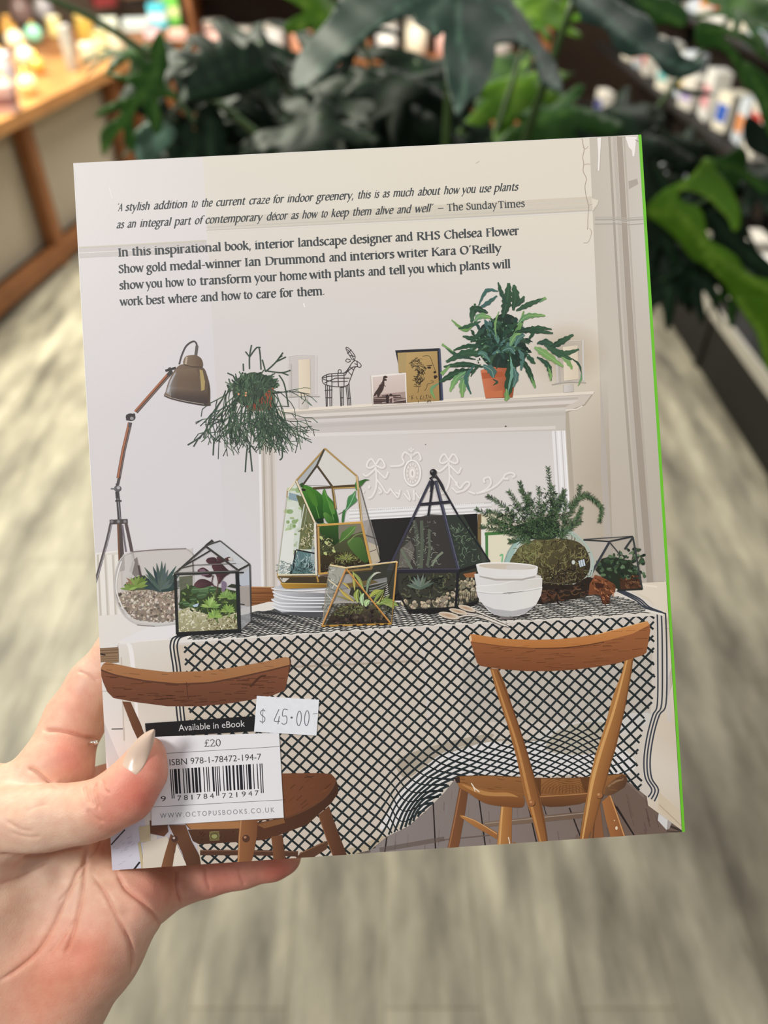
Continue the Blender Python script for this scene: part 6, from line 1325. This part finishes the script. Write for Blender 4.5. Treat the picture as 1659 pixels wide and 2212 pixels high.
for y in (-1.55, 0, 1.55): gb('upright', (.46, .50, y-.02, y+.02, .255, 1.5), blk)
WH = [(236,234,230),(226,220,210),(214,222,232),(240,232,214)]
AC = [('blue',(52,96,190)),('yellow',(232,190,60)),('red',(196,60,56)),('pink',(228,150,160)),('teal',(90,170,170)),('orange',(226,140,70)),('lilac',(176,160,206)),('navy',(40,60,130))]
ORD = ['first','second','third','fourth','fifth','sixth','seventh','eighth','ninth','tenth','eleventh','twelfth','thirteenth','fourteenth']
for lv, (z, x0, nm, ys) in enumerate(((.255, .10, 'lowest', [-.9+.2*k for k in range(14)]), (.62, .24, 'middle', [-.2+.2*k for k in range(11)]), (.95, .30, 'top', [.2+.22*k for k in range(9)]))):
    for k, y in enumerate(ys):
        an, ac = AC[(k*3+lv*2) % 8]; wn = ['white','cream','pale blue','ivory'][(k+lv) % 4]; wc = WH[(k+lv) % 4]
        t = empty('boxed_product', (GX+x0+R.uniform(0,.05), 3.4+y, z+.0012), R.uniform(-.2,.2)); hh = R.uniform(.13,.24); ww = R.uniform(.10,.15); dd = R.uniform(.06,.10)
        tag(t, '%s box with %s panel, %s from near end of %s right shelf' % (wn, an, ORD[k], nm), 'box', 'boxed goods on the right hand shelves')
        bm = bmesh.new(); box(bm, -dd/2, dd/2, -ww/2, ww/2, 0, hh); bm_obj('carton', bm, mat('box %d %d %d' % wc, wc, .45), t, bevel=.002)
        bm = bmesh.new(); box(bm, -dd/2-.0015, -dd/2, -ww*.4, ww*.4, hh*.25, hh*R.uniform(.6,.8)); bm_obj('front_panel', bm, mat('box %d %d %d' % ac, ac, .45), t)

# ---------------------------------------------------------------- far shelves at the back of the shop
bk = empty('bookcase', (-.12, 6.0, 0)); tag(bk, 'brown wooden shelves at the back of the shop behind the plant', 'shelf')
for z in (.06, .46, .86, 1.24):
    bm = bmesh.new(); box(bm, -1.2, 1.25, 0, .35, z, z+.03); bm_obj('shelf_board', bm, mat('shelf wood', (150, 96, 60), .5, noise=.12, nscale=6), bk, bevel=.002)
bm = bmesh.new(); box(bm, -1.2, 1.25, .35, .38, 0, 1.6); bm_obj('back_panel', bm, mat('dark back panel', (52, 42, 36), .7), bk)
for x in (-1.2, 0, 1.25):
    bm = bmesh.new(); box(bm, x-.02, x+.02, -.005, .34, 0, 1.6); bm_obj('upright', bm, mat('shelf wood', (150, 96, 60), .5, noise=.12, nscale=6), bk)
PK = [('blush pink',(226,180,170)),('cream',(236,226,204)),('white',(238,234,230)),('peach',(224,160,130)),('grey',(190,186,182)),('rose',(206,120,120))]
for lv, (z, nm) in enumerate(((.49,'lower'),(.89,'middle'),(1.27,'upper'))):
    for k in range(9):
        x = -1.06+.205*k+(.38 if k > 3 else 0); cn, cc = PK[(k*5+lv) % 6]; h = R.uniform(.14,.24)
        t = empty('storage_tin', (-.12+x+R.uniform(-.02,.02), 6.15, z+.0012)); tag(t, '%s tin, %s from the left on the %s back shelf' % (cn, ORD[k], nm), 'tin', 'tins on the back shelves')
        bm = bmesh.new(); lathe(bm, [(.075,0),(.08,.005),(.08,h)], 16); bm_obj('can', bm, mat('tin %d %d %d' % cc, cc, .4), t, True)
        bm = bmesh.new(); lathe(bm, [(.083,h),(.083,h+.02),(.07,h+.024)], 16); bm_obj('lid', bm, mat('tin lid', (214, 206, 196), .35, .5, .2), t, True)
# ---------------------------------------------------------------- the big philodendron behind the book
R = random.Random(11)
PB = Vector((.10, 1.34, 0))
plant = empty('potted_philodendron', PB); tag(plant, 'large potted philodendron with dark glossy lobed leaves, standing behind the book', 'plant')
def leaf_mat(name, col, vein):
    m = bpy.data.materials.new(name); m.use_nodes = True; nt = m.node_tree; b = nt.nodes['Principled BSDF']
    a = nt.nodes.new('ShaderNodeVertexColor'); a.layer_name = 'Col'
    mx = nt.nodes.new('ShaderNodeMixRGB'); mx.inputs[1].default_value = (*lin(col), 1); mx.inputs[2].default_value = (*lin(vein), 1)
    nt.links.new(a.outputs['Color'], mx.inputs[0])
    tc = nt.nodes.new('ShaderNodeTexCoord'); n = nt.nodes.new('ShaderNodeTexNoise'); n.inputs['Scale'].default_value = 18; n.inputs['Detail'].default_value = 4
    m2 = nt.nodes.new('ShaderNodeMixRGB'); m2.blend_type = 'OVERLAY'; m2.inputs[0].default_value = .35
    nt.links.new(tc.outputs['Object'], n.inputs['Vector']); nt.links.new(mx.outputs[0], m2.inputs[1]); nt.links.new(n.outputs['Fac'], m2.inputs[2]); nt.links.new(m2.outputs[0], b.inputs['Base Color'])
    bp = nt.nodes.new('ShaderNodeBump'); bp.inputs['Strength'].default_value = .2; bp.inputs['Distance'].default_value = .003
    nt.links.new(n.outputs['Fac'], bp.inputs['Height']); nt.links.new(bp.outputs['Normal'], b.inputs['Normal'])
    b.inputs['Roughness'].default_value = .52; b.inputs['Specular IOR Level'].default_value = .13
    return m
LM = {'blue': leaf_mat('blue green leaf', (30, 51, 42), (78, 106, 90)), 'dark': leaf_mat('dark leaf', (15, 32, 19), (38, 62, 40)), 'mid': leaf_mat('green leaf', (34, 68, 22), (76, 112, 48)), 'light': leaf_mat('young leaf', (66, 104, 18), (116, 150, 54)), 'pale': leaf_mat('pale leaf', (96, 128, 110), (140, 170, 150))}
def seg_d(p, a, b):
    d = (b[0]-a[0], b[1]-a[1]); L = d[0]**2+d[1]**2+1e-12
    t = max(0, min(1, ((p[0]-a[0])*d[0]+(p[1]-a[1])*d[1])/L)); return math.hypot(p[0]-a[0]-t*d[0], p[1]-a[1]-t*d[1])
def leaf_sheet(outline, step, veins, vw, place, m, name='leaf', th=.0009, sn=3):
    # fills an outline with a fine net, places every point in space, gives it thickness
    out = smooth_pts(outline, True, 3); n = len(out)
    xs = [p[0] for p in out]; ys = [p[1] for p in out]; pts = [Vector(p) for p in out]
    y = min(ys)
    while y < max(ys):
        x = min(xs)
        while x < max(xs):
            q = (x+R.uniform(-.2,.2)*step, y+R.uniform(-.2,.2)*step)
            if inside(q, out): pts.append(Vector(q))
            x += step
        y += step
    vs, es, fs, *_ = geometry.delaunay_2d_cdt(pts, [], [list(range(n))], 1, step*.02)
    P = [place(v.x, v.y) for v in vs]
    me = bpy.data.meshes.new(name); me.from_pydata([tuple(p) for p in P], [], [tuple(f) for f in fs]); me.update()
    a = me.color_attributes.new('Col', 'FLOAT_COLOR', 'POINT')
    for i, v in enumerate(vs):
        d = min([seg_d(v, s[k], s[k+1])/(1 if j == 0 else .6) for j, s in enumerate(veins) for k in range(len(s)-1)] or [9e9])
        t = .75*math.exp(-(d/vw)**2); a.data[i].color = (t, t, t, 1)
    for p in me.polygons: p.use_smooth = True
    o = link(name, me, m); s = o.modifiers.new('thickness', 'SOLIDIFY'); s.thickness = th; s.offset = 0
    o.parent = plant; o.matrix_parent_inverse = Matrix.Translation(-PB)
    return o
def traced(outline, d0, dx, dy, cup, axis, veins, m, ctr, wav=.0):
    # d0 distance; dx, dy slope of the blade (metres per 100 px); cup: how far the rims fall away from the midrib
    def place(x, y):
        a, b = axis; L = math.hypot(b[0]-a[0], b[1]-a[1]); s = abs((x-a[0])*(b[1]-a[1])-(y-a[1])*(b[0]-a[0]))/L/100
        d = d0+dx*(x-ctr[0])/100+dy*(y-ctr[1])/100+cup*s*s+wav*math.sin(x/23)*math.sin(y/19)
        return W(x, y, d)
    return leaf_sheet(outline, 11, veins, 5.0, place, m)
c4 = lambda pts: [(1000+x/2.517, y/2.517) for x, y in pts]
c1 = lambda pts: [(x/2.9625, y/2.9625) for x, y in pts]
c5 = lambda pts: [(1250+x/3.159, 300+y/3.159) for x, y in pts]
c2 = lambda pts: [(200+x/2.9625, y/2.9625) for x, y in pts]
traced([(750,-20),(712,37),(682,74),(658,98),(628,159),(644,194),(695,169),(735,132),(779,98),(810,64),(847,47),(884,34),(897,51),(918,64),(945,81),(958,70),(956,111),(962,162),(975,219),(990,250),(1012,219),(1034,207),(1056,169),(1070,128),(1072,96),(1090,93),(1119,97),(1152,118),(1163,168),(1187,191),(1217,196),(1211,171),(1199,131),(1172,98),(1152,68),(1131,32),(1107,4),(1090,-40),(980,-90),(860,-60)],
       .93, .012, -.06, .010, ((985,-60),(990,250)), [[(985,-60),(992,90),(1010,150),(990,245)],[(985,-50),(860,20),(760,90),(645,185)],[(990,-30),(1090,30),(1150,110),(1205,190)],[(985,-20),(930,30),(940,75)]], LM['blue'], (985,60), .006)
traced(c4([(560,-40),(625,40),(650,120),(760,150),(800,200),(830,260),(900,312),(1000,300),(1050,345),(1090,400),(1150,425),(1230,415),(1300,372),(1318,318),(1262,322),(1190,300),(1150,225),(1070,205),(1040,130),(1000,85),(940,62),(850,10),(780,-40)]),
       1.0, .02, -.03, .03, ((1230,-20),(1520,140)), [c4([(640,-20),(760,80),(880,190),(1020,300),(1200,370),(1300,340)])], LM['blue'], (1380,80), .006)
traced(c1([(840,330),(880,400),(890,460),(820,482),(690,468),(740,512),(850,550),(860,602),(760,640),(650,690),(608,752),(700,722),(772,690),(760,742),(680,800),(640,862),(660,1000),(704,930),(764,842),(790,832),(800,920),(850,972),(872,900),(852,780),(882,682),(922,684),(940,760),(990,852),(1030,840),(1042,760),(1012,642),(1062,622),(1140,642),(1132,600),(1052,562),(1062,460),(1082,420),(1062,300),(1030,196),(982,250),(962,320),(962,400),(902,384)]),
       1.12, -.02, .03, .03, ((320,60),(300,330)), [c1([(1030,210),(1000,480),(900,620),(660,980)]),c1([(1000,480),(700,475)]),c1([(960,560),(620,745)]),c1([(980,560),(1010,840)]),c1([(990,560),(1130,630)]),c1([(930,620),(840,960)])], LM['mid'], (310,180))
traced([(286,322),(262,345),(276,318),(296,280),(330,262),(368,270),(380,292),(360,322),(330,348),(300,352)], 1.2, 0, .03, .05, ((370,270),(280,345)), [[(372,268),(330,310),(280,350)]], LM['pale'], (320,300))
traced([(424,240),(455,222),(480,250),(490,300),(470,350),(440,345),(425,300)], 1.22, 0, .03, .05, ((455,225),(455,340)), [[(452,225),(456,280),(455,345)]], LM['dark'], (455,290))
traced(c2([(620,630),(600,560),(560,480),(640,430),(600,380),(500,360),(560,320),(680,330),(640,280),(600,240),(700,220),(800,280),(790,200),(690,210),(760,190),(880,240),(960,300),(1000,250),(1090,330),(1100,420),(1180,480),(1060,560),(960,600),(800,640)]),
       1.15, .01, .02, .03, ((395,205),(590,120)), [c2([(600,620),(800,560),(1100,420)]),c2([(700,590),(620,430)]),c2([(800,560),(690,340)]),c2([(900,520),(800,280)]),c2([(960,500),(960,300)])], LM['dark'], (480,150))
c6 = lambda pts: [(1380+x/2.541, 300+y/2.541) for x, y in pts]
traced(c6([(40,375),(120,292),(215,240),(300,190),(362,105),(405,128),(425,175),(480,235),(535,330),(562,420),(548,495),(514,505),(490,440),(440,388),(400,345),(350,310),(290,288),(240,285),(215,312),(250,350),(320,372),(356,420),(372,500),(400,560),(470,600),(540,650),(580,720),(650,762),(712,772),(760,800),(730,880),(650,868),(590,890),(520,880),(470,800),(420,745),(350,690),(285,655),(225,575),(135,482),(50,430)]),
       1.30, -.03, .04, .02, ((1400,440),(1659,640)), [c6([(50,400),(220,400),(420,640),(720,840)]),c6([(160,360),(370,120)]),c6([(250,280),(400,330),(540,490)]),c6([(330,560),(480,850)])], LM['light'], (1520,480))
traced(c6([(380,385),(470,400),(520,520),(600,560),(680,640),(740,700),(740,780),(640,740),(560,690),(500,610),(420,560),(390,470)]), 1.36, 0, .03, .03, ((1530,460),(1660,600)), [c6([(390,400),(520,560),(730,740)])], LM['dark'], (1580,520))
traced(c6([(350,110),(470,95),(560,40),(600,100),(590,165),(640,200),(709,240),(780,300),(780,380),(700,330),(620,260),(560,230),(520,280),(480,220),(410,160)]), 1.4, 0, .03, .03, ((1520,345),(1680,440)), [c6([(360,115),(560,170),(760,340)])], LM['mid'], (1600,380))
traced(c6([(530,870),(600,1000),(640,1060),(665,1140),(690,1250),(740,1300),(800,1250),(800,900),(680,870)]), 1.32, 0, .03, .02, ((1590,650),(1659,790)), [c6([(540,880),(660,1040),(740,1290)])], LM['light'], (1630,720))
traced(c4([(1290,110),(1400,130),(1460,160),(1540,180),(1640,260),(1680,340),(1640,330),(1560,250),(1480,200),(1420,200),(1500,290),(1560,420),(1545,490),(1500,420),(1440,300),(1360,260),(1280,260),(1260,180)]), 1.25, .02, .02, .03, ((1510,60),(1620,190)), [c4([(1290,150),(1440,170),(1650,320)]),c4([(1380,200),(1480,330),(1545,480)])], LM['mid'], (1560,100))
traced(c4([(1520,330),(1640,400),(1700,500),(1700,760),(1640,700),(1600,560),(1530,430)]), 1.28, .0, .02, .03, ((1600,130),(1660,280)), [c4([(1530,340),(1640,520),(1680,720)])], LM['mid'], (1640,200))
traced(c4([(1130,440),(1180,470),(1260,490),(1340,500),(1355,520),(1260,525),(1170,500)]), 1.25, 0, .02, .03, ((1450,175),(1540,205)), [], LM['blue'], (1490,190))
traced(c4([(940,-10),(1100,-20),(1220,60),(1200,150),(1100,130),(1050,140),(1000,70)]), 1.12, 0, .02, .03, ((1370,0),(1480,50)), [c4([(950,0),(1190,130)])], LM['mid'], (1420,20))
traced(c5([(1160,-160),(1292,-60),(1400,60),(1400,200),(1250,120),(1150,60),(1120,-60)]), 1.35, 0, .02, .03, ((1620,250),(1659,340)), [], LM['dark'], (1650,300))
# generic lobed leaves filling the crown
def lobed(c, aim, up, size, nl, m):
    X = aim.normalized(); Zv = (up-X*up.dot(X)).normalized(); Yv = Zv.cross(X)
    out = []; K = 54
    for k in range(K+1):
        th = -2.45+4.9*k/K
        r = size*(.40+.60*(.5+.5*math.cos(nl*th))**1.1)*(.62+.38*math.cos(th*.8)); out.append((r*math.cos(th)+size*.05, r*math.sin(th)))
    veins = [[(0,0),(size*.9,0)]]+[[(0,0),(size*.7*math.cos(2*PI*j/nl),size*.7*math.sin(2*PI*j/nl))] for j in range(-(nl//3),nl//3+1) if j]
    def place(x, y): return c+X*x+Yv*y+Zv*(-.30*abs(y)*.6-.9*x*x/size*.35+.012*math.sin(x*40)*math.sin(y*36))
    o = leaf_sheet(out, size*.11, veins, size*.022, place, m)
    return o
def stem(a, b, r, sag=.08):
    bm = bmesh.new(); mid = (a+b)/2+Vector((0,0,sag)); P = [Vector(p) for p in smooth_pts([tuple(a),tuple(mid),tuple(b)],False,6)]
    tube(bm, P, [r*(1.15-.5*i/len(P)) for i in range(len(P))], 8)
    o = bm_obj('stem', bm, mat('green stem', (58, 82, 38), .45, noise=.1, nscale=30), None, True); o.parent = plant; o.matrix_parent_inverse = Matrix.Translation(-PB)
hub = PB+Vector((0, 0, .50))
for i, (px, py, d, size, mk, ax, ay) in enumerate([
    (690,250,1.15,.17,'dark',-.6,-.7),(800,190,1.25,.20,'dark',-.2,-.8),(880,270,1.20,.17,'dark',.2,-.8),(760,300,1.3,.2,'dark',-.3,-.6),(560,90,1.35,.2,'dark',-.6,-.3),(700,140,1.5,.22,'dark',-.3,-.4),(900,130,1.45,.24,'dark',0,-.6),
    (1090,180,1.35,.16,'light',.4,-.6),(1060,120,1.5,.2,'mid',.2,-.4),(1170,250,1.3,.15,'mid',.5,-.7),(1330,240,1.35,.18,'dark',.6,-.7),(1440,420,1.45,.15,'dark',.6,-.8),(1440,530,1.42,.12,'dark',.3,-.9),
    (400,130,1.4,.16,'dark',-.8,-.3),(370,250,1.4,.12,'dark',-.6,-.8),(430,300,1.4,.13,'dark',-.4,-.9),(300,110,1.3,.10,'mid',-.9,.1),(610,300,1.35,.17,'dark',-.2,-.9),(680,330,1.3,.18,'dark',.1,-.9),(960,310,1.35,.18,'dark',.1,-.9),(1060,300,1.35,.16,'dark',.2,-.9),(1240,290,1.4,.17,'dark',.4,-.9),(780,70,1.35,.17,'dark',-.3,.3),(850,170,1.15,.13,'dark',.1,-.9),(1150,40,1.3,.14,'light',.3,.5),(1320,20,1.3,.15,'dark',.5,.6),(1590,20,1.4,.16,'mid',.9,.4),(1560,480,1.42,.13,'dark',.7,-.6),(1625,380,1.42,.13,'dark',.8,-.4),(1470,310,1.45,.11,'dark',.6,-.7),(1440,600,1.4,.09,'dark',.2,-.9),(1420,470,1.38,.12,'dark',.4,-.8),(1500,570,1.42,.12,'dark',.6,-.8),(1590,600,1.45,.12,'mid',.8,-.6),(1400,380,1.4,.13,'dark',.5,-.7),(1545,390,1.45,.13,'dark',.7,-.6),(1340,300,1.35,.15,'dark',.4,-.8),(700,40,1.2,.1,'light',-.1,.9),(570,170,1.5,.2,'dark',-.3,-.5),(640,230,1.5,.18,'dark',-.2,-.6)]):
    c = W(px, py, d); cm = CM.to_3x3()
    aim = cm @ Vector((ax, ay, R.uniform(-.1,.35))); up = cm @ Vector((R.uniform(-.4,.4), R.uniform(.2,.7), .85))
    lobed(c, aim, up, size, R.choice([7,9,9,11]), LM[mk]); 
    if i % 2 == 0: stem(hub+Vector((R.uniform(-.05,.05),R.uniform(-.05,.05),R.uniform(0,.2))), c, .006, .05)
for a, b in (((330,125,1.16),(60,-20,1.05)),((605,335,1.25),(445,215,1.2)),((560,300,1.3),(420,190,1.3))):
    stem(W(*a), W(*b), .0055, .01)
stem(hub, W(985,-60,.95), .008, .06); stem(hub, W(1250,-30,1.02), .008, .05)
bm = bmesh.new(); tube(bm, [PB+Vector((0,0,.30)), PB+Vector((.01,.01,.45)), PB+Vector((0,0,.66))], [.035,.03,.02], 12); o = bm_obj('trunk', bm, mat('trunk bark', (92, 78, 54), .8, noise=.2, nscale=30, bump=.4), None, True); o.parent = plant; o.matrix_parent_inverse = Matrix.Translation(-PB)
bm = bmesh.new(); lathe(bm, [(.13,0),(.16,.20),(.175,.33),(.165,.34),(.155,.31)], 28); bm_obj('pot', bm, mat('dark pot', (46, 40, 38), .6), plant, True)
bm = bmesh.new(); lathe(bm, [(.155,.29),(.154,.305)], 28); bm_obj('soil', bm, mat('potting soil', (44, 34, 26), .95, bump=.6, nscale=90), plant)
